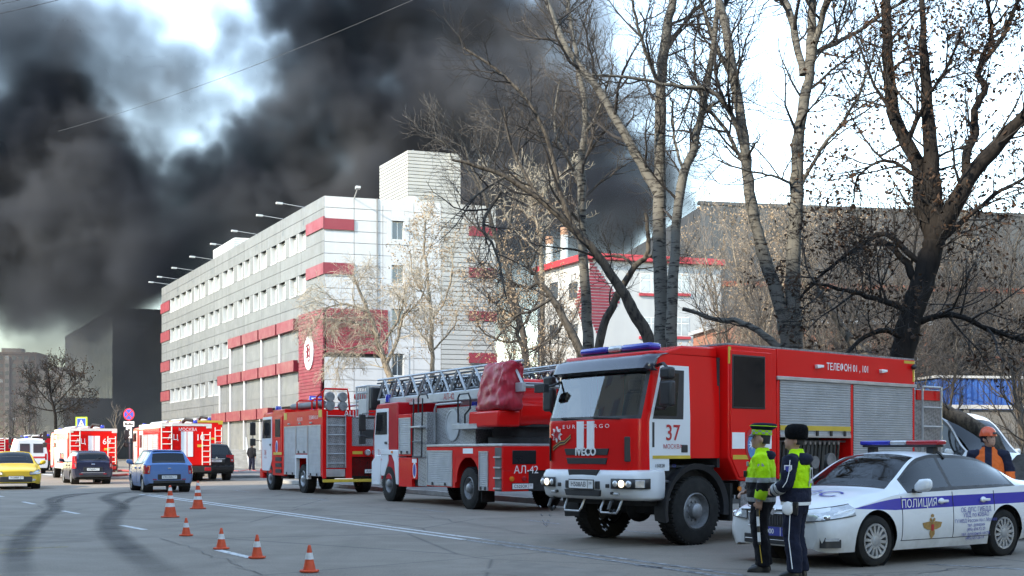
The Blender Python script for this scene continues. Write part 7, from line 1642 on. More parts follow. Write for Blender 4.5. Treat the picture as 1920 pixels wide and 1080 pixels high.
def figure(name, label, loc, rotz, pose, clothes, scale=1.0):
    t = thing(name, label, 'person', loc, rotz); t.scale = (scale,) * 3
    hy = pose.get('head_turn', 0.0); tilt = pose.get('head_tilt', 0.0)
    sh = {s: Vector((0.0, s * 0.215, 1.46)) for s in (-1, 1)}; el, wr, hd = pose['elbow'], pose['wrist'], pose['hand']
    hip, kn, an = pose['hip'], pose['knee'], pose['ankle']
    # one continuous body under the clothes
    q = MB(); ell(q, [(0.80, -0.01, 0, .09, .13), (0.92, -0.01, 0, .10, .15), (1.05, 0, 0, .09, .135), (1.25, 0, 0, .105, .15), (1.42, -0.01, 0, .10, .18), (1.50, -0.015, 0, .06, .10), (1.54, -0.005, 0, .05, .055), (1.62, 0.012, 0, .05, .052)])
    for s_ in (-1, 1):
        q.tube([sh[s_] + Vector((0, -s_ * 0.05, 0)), sh[s_], el[s_], wr[s_]], [0.05, 0.05, 0.038, 0.027], 8); q.tube([hip[s_], kn[s_], an[s_]], [0.075, 0.05, 0.035], 8); q.tube([hip[s_] + Vector((0, 0, 0.12)), hip[s_]], 0.07, 8)
        h = hd[s_]; q.tube([wr[s_], wr[s_] + Vector(h[0]).normalized() * 0.03], 0.028, 8); hand(q, wr[s_], h[0], h[1], 1.08, h[2], h[3])
    rot = Matrix.Translation((0.01, 0, 1.585)) @ Matrix.Rotation(hy, 4, 'Z') @ Matrix.Rotation(tilt, 4, 'Y') @ Matrix.Scale(1.08, 4)
    hq = MB(); n = 22
    ell(hq, [(-0.01, 0.015, 0, .05, .048), (0.03, 0.03, 0, .072, .058), (0.055, 0.026, 0, .086, .066), (0.09, 0.016, 0, .094, .073), (0.13, 0.008, 0, .100, .077), (0.17, 0.0, 0, .101, .078), (0.205, -0.006, 0, .092, .07), (0.232, -0.01, 0, .065, .05), (0.243, -0.01, 0, .025, .02)], n)
    hq.add([(0.098, -0.012, 0.135), (0.098, 0.012, 0.135), (0.128, 0.013, 0.088), (0.128, -0.013, 0.088), (0.092, 0.018, 0.083), (0.092, -0.018, 0.083)], [(0, 1, 2, 3), (3, 2, 4, 5), (0, 3, 5), (1, 4, 2), (0, 5, 4, 1)])
    hq.tube([(0.104, -0.022, 0.062), (0.110, 0, 0.063), (0.104, 0.022, 0.062)], 0.007, 6); hq.ball((0.088, 0, 0.028), (0.024, 0.024, 0.018), 10, 6)
    for s_ in (-1, 1): hq.ball((-0.005, s_ * 0.08, 0.10), (0.022, 0.011, 0.034), 10, 6)
    q.add([rot @ Vector(v) for v in hq.v], hq.f); body = soft(q.build('body', M['skin'], t), 0.0105, 2)
    for s_ in (-1, 1):
        e = MB(); e.ball((0.094, s_ * 0.032, 0.127), (0.011, 0.013, 0.008), 8, 6); e.v = [rot @ Vector(v) for v in e.v]; e.build('eye', M['black_print'], body)
        e = MB(); e.tube([(0.100, s_ * 0.016, 0.143), (0.099, s_ * 0.035, 0.147), (0.09, s_ * 0.052, 0.143)], 0.004, 5); e.v = [rot @ Vector(v) for v in e.v]; e.build('eyebrow', M['hair'], body)
    hr = MB(); ell(hr, [(0.06, -0.045, 0, .058, .073), (0.10, -0.03, 0, .075, .081), (0.15, -0.022, 0, .086, .083), (0.20, -0.018, 0, .088, .078), (0.24, -0.012, 0, .07, .057), (0.252, -0.012, 0, .02, .02)]); hr.v = [rot @ Vector(v) for v in hr.v]; hr.build('hair', M['hair'], body, smooth=60)
    # trousers, shoes
    q = MB(); ell(q, [(0.80, -0.01, 0, .135, .18), (0.90, -0.01, 0, .145, .195), (1.0, 0, 0, .14, .19)])
    for s_ in (-1, 1):
        kk = kn[s_]; aa = an[s_]
        q.tube([hip[s_] + Vector((0, 0, 0.10)), hip[s_], (hip[s_] + kk) / 2 + Vector((0.01, 0, 0)), kk, (kk + aa) / 2 + Vector((-0.015, 0, 0)), aa + Vector((0, 0, 0.04)), aa + Vector((0.005, 0, -0.02))], [0.115, 0.125, 0.118, 0.102, 0.10, 0.098, 0.104], 12)
    tr = soft(q.build('trousers', M[clothes['trousers']], t))
    if clothes.get('piping'):
        for s_ in (-1, 1): bars(tr, 'piping', clothes['piping'], [[hip[s_] + Vector((0, s_ * 0.136, 0.06)), hip[s_] + Vector((0, s_ * 0.136, 0)), kn[s_] + Vector((0, s_ * 0.114, 0)), an[s_] + Vector((0, s_ * 0.11, 0.03))]], 0.006, 5)
    for s_ in (-1, 1):
        a = an[s_]; q = MB(); ft = pose.get('foot', {-1: 0.0, 1: 0.0})[s_]; fr = Matrix.Rotation(ft, 4, 'Z')
        ell(q, [(0.0, 0.055, 0, .145, .05), (0.03, 0.055, 0, .145, .05), (0.06, 0.045, 0, .13, .046), (0.09, 0.01, 0, .085, .044), (0.13, -0.015, 0, .058, .044)], 18); q.v = [fr @ Vector(v) + Vector((a.x, a.y, 0.002)) for v in q.v]; q.build('shoe', M['leather'], t, smooth=50)
    # jacket with sleeves
    q = MB(); lo = clothes.get('hem', 0.88); ell(q, [(lo, 0, 0, .165, .205), (lo + 0.06, 0, 0, .185, .225), (1.05, 0.005, 0, .19, .225), (1.2, 0.01, 0, .19, .235), (1.34, 0, 0, .175, .24), (1.44, -0.01, 0, .145, .225), (1.51, -0.02, 0, .11, .16), (1.56, -0.015, 0, .088, .095), (1.60, -0.01, 0, .085, .088)], 26)
    if clothes.get('belly'): q.ball((0.06, 0, 1.1), (0.14, 0.16, 0.2), 16, 10)
    def sleeves(qq):
        for s_ in (-1, 1):
            m1, m2 = (sh[s_] + el[s_]) / 2, (el[s_] + wr[s_]) / 2
            qq.tube([sh[s_] + Vector((0, -s_ * 0.09, 0.0)), sh[s_] + Vector((0, s_ * 0.01, -0.005)), m1, el[s_], m2, wr[s_] - (wr[s_] - el[s_]).normalized() * 0.02], [0.09, 0.102, 0.098, 0.09, 0.082, 0.066], 12)
    if clothes.get('sleeve'):
        jk = soft(q.build('jacket', M[clothes['jacket']], t)); q2 = MB(); sleeves(q2)
        for k in (0, 1):
            q3 = MB(); nv = len(q2.v) // 2; q3.v = q2.v[k * nv:(k + 1) * nv]; q3.f = [tuple(i - k * nv for i in f) for f in q2.f if k * nv <= f[0] < (k + 1) * nv]; soft(q3.build('sleeve', M[clothes['sleeve']], jk), 0.015)
    else: sleeves(q); jk = soft(q.build('jacket', M[clothes['jacket']], t))
    return t, jk, tr, body, rot
V = Vector
# officer in the yellow jacket, white baton in the left hand
p = G(1428, 1071); stand = dict(hip={-1: V((0, -0.095, 0.88)), 1: V((0, 0.095, 0.88))}, knee={-1: V((0.03, -0.12, 0.49)), 1: V((0.02, 0.12, 0.49))}, ankle={-1: V((-0.02, -0.15, 0.10)), 1: V((-0.03, 0.14, 0.10))}, foot={-1: -0.3, 1: 0.25})
pose1 = dict(stand, elbow={-1: V((0.06, -0.27, 1.17)), 1: V((-0.06, 0.27, 1.17))}, wrist={-1: V((0.22, -0.16, 1.02)), 1: V((0.0, 0.27, 0.93))}, hand={-1: ((0.6, 0.6, -0.2), (-0.3, 0.3, -0.9), 0.8, 1), 1: ((0.12, 0, -1), (0, -1, 0), 0.9, -1)}, head_turn=0.10, head_tilt=-0.05)
t, jk, tr, body, rot = figure('person', 'officer in bright yellow and black jacket and peaked cap holding a striped baton', p, R(162), pose1, dict(trousers='cloth_black', jacket='jacket_hivis', piping='yellow_stripe', belly=True, hem=0.86), 0.94)
def on_head(mb, name, m, parent, **kw): mb.v = [rot @ Vector(v) for v in mb.v]; return mb.build(name, M[m], parent, **kw)
q = MB(); ell(q, [(0.165, -0.005, 0, .115, .09), (0.17, -0.005, 0, .118, .093), (0.225, -0.002, 0, .119, .095), (0.23, -0.002, 0, .117, .092)], 28); cap = on_head(q, 'cap', 'hivis', body, smooth=40)
q = MB(); ell(q, [(0.225, -0.005, 0, .118, .096), (0.255, -0.012, 0, .15, .128), (0.285, -0.022, 0, .155, .133), (0.305, -0.035, 0, .13, .11), (0.312, -0.04, 0, .06, .05)], 28); on_head(q, 'cap_crown', 'cloth_navy', cap, smooth=60)
q = MB()
for r_, z in ((0.10, 0.175), (0.165, 0.150)): q.v += [(r_ * math.cos(a), r_ * 0.86 * math.sin(a), z - (0.0 if r_ < 0.12 else 0.012 * math.cos(a))) for a in [(-0.95 + 1.9 * k / 10) for k in range(11)]]
q.f = [(k, k + 1, k + 12, k + 11) for k in range(10)]; pk = on_head(q, 'cap_peak', 'leather', cap, smooth=60); pk.modifiers.new('s', 'SOLIDIFY').thickness = 0.006
q = MB(); q.tube([(0.157 * math.cos(a) - 0.015, 0.133 * math.sin(a), 0.272) for a in [2 * math.pi * k / 28 for k in range(29)]], 0.004, 5); on_head(q, 'cap_piping', 'hivis', cap)
q = MB(); 
for k in range(18):
    a = 2 * math.pi * k / 18; q.obox((0.1205 * math.cos(a), 0.0955 * math.sin(a), 0.187 if k % 2 else 0.209), (-0.018 * math.sin(a), 0.015 * math.cos(a), 0), (0.0015 * math.cos(a), 0.0015 * math.sin(a), 0), (0, 0, 0.010))
o = on_head(q, 'chequer_band', 'reflect', cap); o['kind'] = 'stuff'
q = MB(); ell(q, [(0, 0, 0, .078, .078), (0.03, 0, 0, .082, .082), (0.11, 0, 0, .076, .076), (0.12, 0, 0, .068, .068)], 16); d = (pose1['wrist'][1] - pose1['elbow'][1]).normalized(); rq = d.to_track_quat('Z', 'Y').to_matrix(); q.v = [rq @ Vector(v) + pose1['wrist'][1] - d * 0.135 for v in q.v]; cf = q.build('cuff', M['hivis'], jk, smooth=50)
q = MB(); w1 = pose1['wrist'][1]; q.tube([w1 + V((0.0, 0, 0.005)), w1 + V((0, 0, -0.015))], 0.034, 12); q.lathe([(0.018, 0), (0.018, 0.01)], (w1.x, w1.y + 0.033, w1.z - 0.005), 'y', 12); q.build('wristwatch', M['steel'], t, smooth=40)
bt = V((0.03, 0.255, 0.86)); bd = V((-0.06, 0.02, -1)).normalized(); segs = ((0.0, 0.14, 'leather'), (0.14, 0.26, 'white_print'), (0.26, 0.34, 'leather'), (0.34, 0.46, 'white_print'), (0.46, 0.50, 'leather'))
base = G(1428, 1071); stick = None
for a, b, m in segs:
    q = MB(); q.tube([bt + bd * a, bt + bd * b], 0.019, 10)
    if stick is None: stick = q.build('traffic_baton', M[m]); stick.location = p; stick.rotation_euler = (0, 0, R(162)); stick.scale = (0.94,) * 3; tag(stick, 'black and white striped traffic baton in the hand of the yellow jacketed officer', 'baton')
    else: q.build('baton_band', M[m], stick)
q = MB(); q.lathe([(0.045, 0), (0.045, 0.006), (0.03, 0.008)], (-0.02, 0.318, 1.36), 'y', 18); q.build('sleeve_patch', M['reflect'], jk)
q = MB(); q.box(0.155, 0.18, 0.05, 0.13, 1.36, 1.42); q.build('breast_badge', M['reflect'], jk, bevel=0.005)
q = MB(); q.box(0.18, 0.22, 0.06, 0.11, 1.22, 1.30); q.build('radio', M['leather'], jk, bevel=0.008)
q = MB(); ell(q, [(1.44, -0.085, 0, .07, .15), (1.50, -0.10, 0, .085, .15), (1.54, -0.10, 0, .07, .12), (1.56, -0.09, 0, .04, .08)], 20); q.build('hood', M['cloth_navy'], jk, smooth=60)
# officer in the fur hat
p2 = G(1492, 1083); pose2 = dict(stand, elbow={-1: V((0.03, -0.28, 1.18)), 1: V((0.03, 0.29, 1.17))}, wrist={-1: V((0.25, -0.10, 1.08)), 1: V((0.26, 0.13, 1.06))}, hand={-1: ((0.4, 0.9, 0), (-0.8, 0.3, 0), 0.9, 1), 1: ((0.6, -0.8, 0.0), (-0.8, -0.4, 0), 0.9, -1)}, head_turn=0.25, head_tilt=-0.02)
t, jk, tr, body, rot = figure('person', 'officer in navy uniform, black fur hat and yellow back panel with hands held in front', p2, R(150), pose2, dict(trousers='cloth_navy', jacket='jacket_patrol', sleeve='cloth_navy', piping='white_print', hem=0.90), 0.93)
q = MB(); ell(q, [(0.12, -0.02, 0, .112, .098), (0.15, -0.015, 0, .128, .112), (0.20, -0.012, 0, .134, .118), (0.25, -0.015, 0, .130, .112), (0.285, -0.02, 0, .105, .09), (0.30, -0.02, 0, .05, .045)], 32)
rnd = random.Random(3); q.v = [tuple(V(v) * (1 + rnd.uniform(-0.012, 0.012))) for v in q.v]; on_head(q, 'fur_hat', 'fur', body, smooth=80)
q = MB(); ell(q, [(1.40, -0.09, 0, .08, .17), (1.47, -0.115, 0, .10, .17), (1.52, -0.11, 0, .085, .14), (1.55, -0.09, 0, .05, .09)], 20); q.build('hood', M['cloth_navy'], jk, smooth=60)
e1, w1 = pose2['elbow'][1], pose2['wrist'][1]
for f in (0.42, 0.66):
    c = e1.lerp(w1, f); d = (w1 - e1).normalized(); q = MB(); q.tube([c - d * 0.022, c + d * 0.022], 0.094 - 0.016 * f, 14); q.build('reflective_band', M['reflect'], jk, smooth=40)
bars(jk, 'sleeve_piping', 'white_print', [[V((-0.02, 0.315, 1.46)), V((-0.02, 0.365, 1.30)), V((0.0, 0.392, 1.2)), V((0.05, 0.384, 1.13))]], 0.005, 5)
q = MB(); q.prism([(-0.045, 1.40), (0.045, 1.40), (0.045, 1.345), (0.0, 1.29), (-0.045, 1.345)], 'y', 0.31, 0.338); pt_ = q.build('sleeve_patch', M['white_print'], jk); q = MB(); q.prism([(-0.03, 1.388), (0.03, 1.388), (0.03, 1.348), (0.0, 1.31), (-0.03, 1.348)], 'y', 0.338, 0.342); q.build('patch_field', M['blue_print'], pt_)
text('Д', 0.26, M['reflect'], jk, (-0.186, -0.02, 1.18), (0, -1, 0), (0, 0, 1), bold=0.012)
q = MB(); ell(q, [(0.905, 0, 0, .178, .222), (0.945, 0, 0, .183, .227)], 24); bl = q.build('belt', M['white_print'], tr, smooth=40)
q = MB(); q.ball((0.03, 0.235, 0.87), (0.075, 0.03, 0.085), 16, 8); q.build('pouch', M['white_print'], bl, smooth=60)
q = MB(); q.prism([(-0.10, 0.95), (-0.03, 0.95), (-0.035, 0.80), (-0.09, 0.78)], 'y', 0.205, 0.255); q.build('holster', M['leather'], bl, bevel=0.012)
# rescue worker in orange
p3 = P(1853, 846, 17.2); p3.z = 0
pose3 = dict(stand, elbow={-1: V((-0.02, -0.30, 1.2)), 1: V((-0.02, 0.30, 1.2))}, wrist={-1: V((0.10, -0.30, 1.0)), 1: V((0.10, 0.30, 1.0))}, hand={-1: ((0.3, 0, -1), (0, 1, 0), 0.6, 1), 1: ((0.3, 0, -1), (0, -1, 0), 0.6, -1)}, head_turn=0.75, head_tilt=0.0)
t, jk, tr, body, rot = figure('person', 'rescue worker in orange vest and orange helmet behind the police car', p3, R(-112), pose3, dict(trousers='cloth_navy', jacket='jacket_worker', sleeve='sleeve_worker', hem=0.84), 0.965)
q = MB(); ell(q, [(0.15, -0.005, 0, .13, .11), (0.165, -0.005, 0, .128, .108), (0.20, -0.005, 0, .122, .10), (0.25, -0.008, 0, .10, .082), (0.28, -0.01, 0, .06, .05), (0.29, -0.01, 0, .02, .02)], 26); hm = on_head(q, 'helmet', 'orange_helmet', body, smooth=60)
q = MB(); q.obox((0.125, 0, 0.19), (0.012, 0, 0), (0, 0.03, 0), (0, 0, 0.015)); on_head(q, 'head_lamp', 'grey_plastic', hm, bevel=0.004)
q = MB(); ell(q, [(0.07, -0.03, 0, .075, .084), (0.11, -0.02, 0, .092, .088), (0.16, -0.008, 0, .104, .09)], 22); on_head(q, 'balaclava', 'cloth_navy', body, smooth=60)
q = MB(); q.tube([(0.03, 0.085, 0.15), (0.06, 0.062, 0.06), (0.085, 0.0, 0.0), (0.06, -0.062, 0.06), (0.03, -0.085, 0.15)], 0.006, 5); on_head(q, 'chin_strap', 'leather', hm)
# passer-by near the steps
p4 = P(472, 846, 79); p4.z = 0.14
t, jk, tr, body, rot = figure('person', 'distant person in dark clothes standing by the entrance steps', p4, R(70), dict(stand, elbow={-1: V((-0.05, -0.27, 1.17)), 1: V((-0.05, 0.27, 1.17))}, wrist={-1: V((0.05, -0.27, 0.95)), 1: V((0.05, 0.27, 0.95))}, hand={-1: ((0.1, 0, -1), (0, 1, 0), 0.5, 1), 1: ((0.1, 0, -1), (0, -1, 0), 0.5, -1)}), dict(trousers='cloth_navy', jacket='cloth_black', hem=0.86))
q = MB(); ell(q, [(0.12, -0.01, 0, .112, .09), (0.2, -0.01, 0, .112, .09), (0.25, -0.01, 0, .08, .06)], 18); on_head(q, 'knit_cap', 'cloth_black', body, smooth=60)
# ------------------------------------------------------------------ cones, signs, wires, steps, hoses
M['cone_orange'] = mat('cone_orange', (0.66, 0.075, 0.022), 0.6, var=0.2, scale=8); M['cone_white'] = mat('cone_white_sleeve', (0.66, 0.66, 0.65), 0.5, var=0.2, scale=8)
def cone(label, px, py, h, bands, tilt=(0, 0)):
    t = thing('traffic_cone', label, 'traffic cone', G(px, py), random.Random(px).uniform(0, 6), 'traffic cones along the closed lane', rot=None)
    rb, rt = (0.15, 0.022) if h > 0.5 else (0.085, 0.016); rad = lambda z: rb + (rt - rb) * (z / h) ** 0.92
    zc = [0.03] + [x for b in bands for x in (b[0] * h, b[1] * h)] + [h]
    q = MB(); q.lathe([(rad(z), z) for z in np.linspace(0.02, h * 0.985, 10)] + [(rad(h) * 0.7, h)], (0, 0, 0), 'z', 28); c = q.build('cone_body', M['cone_orange'], t, smooth=50)
    for (a, b) in bands: q = MB(); q.lathe([(rad(a * h) + 0.003, a * h), (rad(b * h) + 0.003, b * h)], (0, 0, 0), 'z', 28, close=False); q.build('white_band', M['cone_white'], c, smooth=50)
    s = rb * 1.42; q = MB(); q.prism([(s * math.cos(math.pi / 4 * k + 0.39) * (1.0 if k % 2 else 1.0), s * math.sin(math.pi / 4 * k + 0.39)) for k in range(8)], 'z', 0.006, 0.03); q.build('base', M['cone_orange'], t, bevel=0.006)
B3, B1 = ((0.33, 0.45), (0.58, 0.68), (0.83, 0.93)), ((0.48, 0.72),)
cone('tall three banded cone farthest left of the two tall cones', 319, 970, 0.71, B3); cone('tall three banded cone closest to the parked trucks', 371, 954, 0.71, B3)
cone('small cone just in front of the tall cones', 349, 1005, 0.315, B1); cone('second small cone from the tall cones', 415, 1030, 0.32, B1); cone('third small cone from the tall cones', 482, 1047, 0.325, B1); cone('small cone nearest to the camera', 580, 1073, 0.33, B1)
# no stopping sign with two plates
M['sign_blue'] = mat('sign_blue', (0.02, 0.06, 0.42), 0.4, var=0.06); M['sign_red'] = mat('sign_red', (0.55, 0.015, 0.03), 0.4, var=0.06); M['sign_green'] = mat('sign_fluor_green', (0.45, 0.75, 0.03), 0.5, var=0.06); M['pole'] = mat('galvanised_pole', (0.28, 0.28, 0.28), 0.5, 0.5)
d = 62; c = P(242, 777, d); t = thing('road_sign', 'round blue no stopping sign with red cross and two white plates on a pole', 'sign', (c.x, c.y, 0), R(-12))
H = c.z
q = MB(); q.tube([(0, 0.05, 0), (0, 0.05, H + 0.35)], 0.035, 8); q.build('pole', M['pole'], t, smooth=40)
q = MB(); q.lathe([(0.33, 0), (0.33, -0.02)], (0, 0, H), 'y', 36); dsk = q.build('sign_disc', M['sign_red'], t); q = MB(); q.lathe([(0.27, -0.02), (0.27, -0.026)], (0, 0, H), 'y', 36); q.build('blue_field', M['sign_blue'], dsk)
for a in (0.785, -0.785): q = MB(); q.obox((0, -0.03 - (0.002 if a > 0 else 0), H), (0.28 * math.cos(a), 0, 0.28 * math.sin(a)), (-0.032 * math.sin(a), 0, 0.032 * math.cos(a)), (0, 0.003, 0)); q.build('red_bar', M['sign_red'], dsk)
q = MB(); q.box(-0.31, 0.31, -0.02, 0.0, H - 0.66, H - 0.38); pl = q.build('tow_away_plate', M['plate_white'], t); q = MB(); q.prism([(-0.25, H - 0.58), (0.26, H - 0.58), (0.26, H - 0.52), (0.14, H - 0.50), (0.05, H - 0.44), (-0.02, H - 0.52), (-0.10, H - 0.52), (-0.14, H - 0.45), (-0.22, H - 0.45), (-0.25, H - 0.52)], 'y', -0.028, -0.02); q.build('tow_truck_symbol', M['black_print'], pl)
q = MB(); q.box(-0.17, 0.17, -0.02, 0.0, H - 1.28, H - 0.70); pl = q.build('arrow_plate', M['plate_white'], t); q = MB(); q.prism([(-0.03, H - 1.1), (0.03, H - 1.1), (0.03, H - 0.88), (0.09, H - 0.88), (0, H - 0.75), (-0.09, H - 0.88), (-0.03, H - 0.88)], 'y', -0.028, -0.02); q.prism([(-0.03, H - 1.1), (-0.09, H - 1.1), (0, H - 1.24), (0.09, H - 1.1), (0.03, H - 1.1)], 'y', -0.028, -0.02); q.build('double_arrow', M['black_print'], pl)
c = P(153, 793, 70); t = thing('road_sign', 'square blue pedestrian crossing sign with fluorescent green border', 'sign', (c.x, c.y, 0), R(-15)); H = c.z
q = MB(); q.tube([(0, 0.05, 0), (0, 0.05, H)], 0.035, 8); q.build('pole', M['pole'], t, smooth=40)
q = MB(); q.box(-0.40, 0.40, -0.02, 0.0, H - 0.36, H + 0.36); bd = q.build('sign_board', M['sign_green'], t); q = MB(); q.box(-0.30, 0.30, -0.027, -0.02, H - 0.28, H + 0.28); bf = q.build('blue_field', M['sign_blue'], bd)
q = MB(); q.prism([(-0.22, H - 0.2), (0.22, H - 0.2), (0, H + 0.2)], 'y', -0.033, -0.027); tri = q.build('white_triangle', M['plate_white'], bf)
q = MB(); q.ball((0.0, -0.036, H + 0.05), (0.025, 0.004, 0.025), 10, 6)
for a, b in (((0.0, 0.03), (0.0, -0.07)), ((0.0, -0.07), (-0.06, -0.17)), ((0.0, -0.07), (0.06, -0.17)), ((0, 0.01), (0.06, -0.05)), ((0, 0.01), (-0.05, -0.06))): q.tube([(a[0], -0.036, H + a[1]), (b[0], -0.036, H + b[1])], 0.014, 5)
q.build('walking_figure', M['black_print'], tri)
# blue street name board on the office block
q = MB(); c = P(583, 748, 99); o_ = Vector((0.5, -0.86, 0)); q.obox((0, 0, 0), Vector((0.86, 0.5, 0)) * 0.55, o_ * 0.05, Vector((0, 0, 0.2))); o = q.build('street_name_board', M['sign_blue'], bevel=0.01); o.location = c + RD * -1.2 ; tag(o, 'small blue street name board low on the office block corner', 'sign')
q = MB(); q.obox(o_ * 0.055, Vector((0.86, 0.5, 0)) * 0.4, o_ * 0.004, Vector((0, 0, 0.05))); q.build('name_line', M['plate_white'], o)
q = MB(); q.obox(-o_ * 0.9, o_ * 0.85, Vector((0.86, 0.5, 0)) * 0.03, Vector((0, 0, 0.03))); q.build('bracket', M['steel'], o)
# overhead wires
def wire(label, a, b, sag, r=0.012, n=24):
    a, b = Vector(a), Vector(b); pts = [a.lerp(b, k / n) - Vector((0, 0, sag * 4 * (k / n) * (1 - k / n))) for k in range(n + 1)]; q = MB(); q.tube([p - a for p in pts], r, 5); o = q.build('overhead_wire', M['black_print'], smooth=40); o.location = a; tag(o, label, 'wire', 'overhead wires')
wire('long thin wire crossing the smoke from top centre down to the left', P(830, -25, 60), P(110, 246, 84), 0.5, 0.012)
wire('lowest of the three wires in the top left corner', P(-60, 38, 40), P(190, -22, 40), 0.05, 0.012); wire('middle of the three wires in the top left corner', P(-60, 18, 41), P(90, -14, 41), 0.05, 0.01); wire('topmost wire in the top left corner', P(-60, 10, 42), P(70, -14, 42), 0.05, 0.01)
# entrance steps with railings
s0 = P(430, 846, 86); s0.z = 0.14; t = thing('entrance_steps', 'entrance steps with pale metal railings behind the distant person', 'steps', s0, math.atan2(FD.y, FD.x))
for k in range(9): q = MB(); q.box(-1.0, 4.2, 0.34 * k, 3.4, 0.16 * k, 0.16 * (k + 1) - 0.004); q.build('step', M['kerb'], t, bevel=0.01)
M['rail_white'] = mat('pale_rail', (0.5, 0.5, 0.5), 0.4, 0.2)
for x in (-0.9, 1.4, 4.1): bars(t, 'railing', 'rail_white', [[(x, 0, 0), (x, 0, 1.0), (x, 3.0, 2.4), (x, 3.3, 2.4)], [(x, 0, 0.6), (x, 3.0, 2.0)], [(x, 0, 0.3), (x, 3.0, 1.7)], [(x, 1.5, 0.7), (x, 1.5, 1.7)], [(x, 3.0, 1.4), (x, 3.0, 2.4)]], 0.03, 6)
# fire hoses on the ground
M['hose_red'] = mat('red_fire_hose', (0.32, 0.05, 0.045), 0.7, var=0.3); M['hose_buff'] = mat('buff_fire_hose', (0.36, 0.25, 0.17), 0.8, var=0.3)
def hose(label, pix, m, r=0.05):
    pts = [G(*p_) for p_ in pix]; q = MB(); o0 = pts[0].copy(); fine = []
    for i in range(len(pts) - 1):
        p0, p1, p2, p3 = pts[max(i - 1, 0)], pts[i], pts[i + 1], pts[min(i + 2, len(pts) - 1)]
        for k in range(8): t_ = k / 8; fine.append(0.5 * ((2 * p1) + (p2 - p0) * t_ + (2 * p0 - 5 * p1 + 4 * p2 - p3) * t_ * t_ + (3 * p1 - p0 - 3 * p2 + p3) * t_ ** 3))
    q.tube([p_ - o0 + Vector((0, 0, r)) for p_ in fine], r, 8); o = q.build('fire_hose', M[m], smooth=50); o.location = o0; tag(o, label, 'hose', 'fire hoses lying on the road')
hose('red hose lying on the road behind the blue hatchback', [(196, 892), (215, 893.5), (240, 892), (270, 894), (330, 893), (350, 895)], 'hose_red', 0.07)
hose('buff hose snaking over the kerb near the distant person', [(438, 882), (455, 878), (472, 883), (490, 879), (510, 884)], 'hose_buff', 0.1); hose('second red hose running along the crossing', [(150, 884), (190, 886), (230, 884.5), (262, 887)], 'hose_red', 0.08)
hose('red hose coiled on the forecourt by the steps', [(432, 886), (450, 887.5), (466, 885), (488, 888), (500, 886)], 'hose_red', 0.09)
# ------------------------------------------------------------------ trees: traced trunks and limbs, grown branches and twigs
def bark(name, light, dark, sc=(5, 5, 26), lo=0.46, hi=0.62):
    m, n = new_mat(name); b = n.b; co = n.coord('Object', sc)
    f = n.noise(1.0, 5, 0.65, co, 0.4); f2 = n.noise(0.8, 4, 0.6, n.coord('Object'))
    c = n.mix(n.ramp(f, [(lo, 0.0), (hi, 1.0)]), n.ramp(f2, [(0.3, tuple(x * 0.7 for x in light)), (0.7, light)]), dark)
    n.l(c, b.inputs['Base Color']); b.inputs['Roughness'].default_value = 0.9; b.inputs['Specular IOR Level'].default_value = 0.15
    n.bump(f, 0.6, 0.02); return m
M['bark_pale'] = bark('poplar_bark', (0.15, 0.143, 0.128), (0.022, 0.02, 0.019), (4, 4, 17), 0.50, 0.62)
M['bark_dark'] = bark('dark_bark', (0.024, 0.020, 0.018), (0.009, 0.008, 0.008), (12, 12, 3))
M['bark_grey'] = bark('grey_bark', (0.10, 0.088, 0.075), (0.03, 0.027, 0.025), (10, 10, 4))
M['bark_buff'] = bark('buff_bark', (0.26, 0.215, 0.165), (0.09, 0.075, 0.06), (10, 10, 4))
M['twig_dark'] = mat('dark_twig', (0.022, 0.019, 0.018), 0.9, var=0.3); M['twig_grey'] = mat('grey_twig', (0.062, 0.053, 0.047), 0.9, var=0.3); M['twig_buff'] = mat('buff_twig', (0.15, 0.125, 0.102), 0.9, var=0.3); M['twig_pale'] = mat('pale_twig', (0.34, 0.29, 0.225), 0.9, var=0.25)
def leafmat(name, a, b_):
    m, n = new_mat(name); pos = n.coord('Object'); n.l(n.ramp(n.noise(2.5, 3, 0.6, pos), [(0.3, a), (0.7, b_)]), n.b.inputs['Base Color']); n.b.inputs['Roughness'].default_value = 0.8; n.b.inputs['Specular IOR Level'].default_value = 0.1; return m
M['leaf_dark'] = leafmat('dead_leaf_brown', (0.035, 0.022, 0.016), (0.075, 0.045, 0.03)); M['leaf_tan'] = leafmat('dry_leaf_tan', (0.22, 0.155, 0.10), (0.40, 0.30, 0.21))
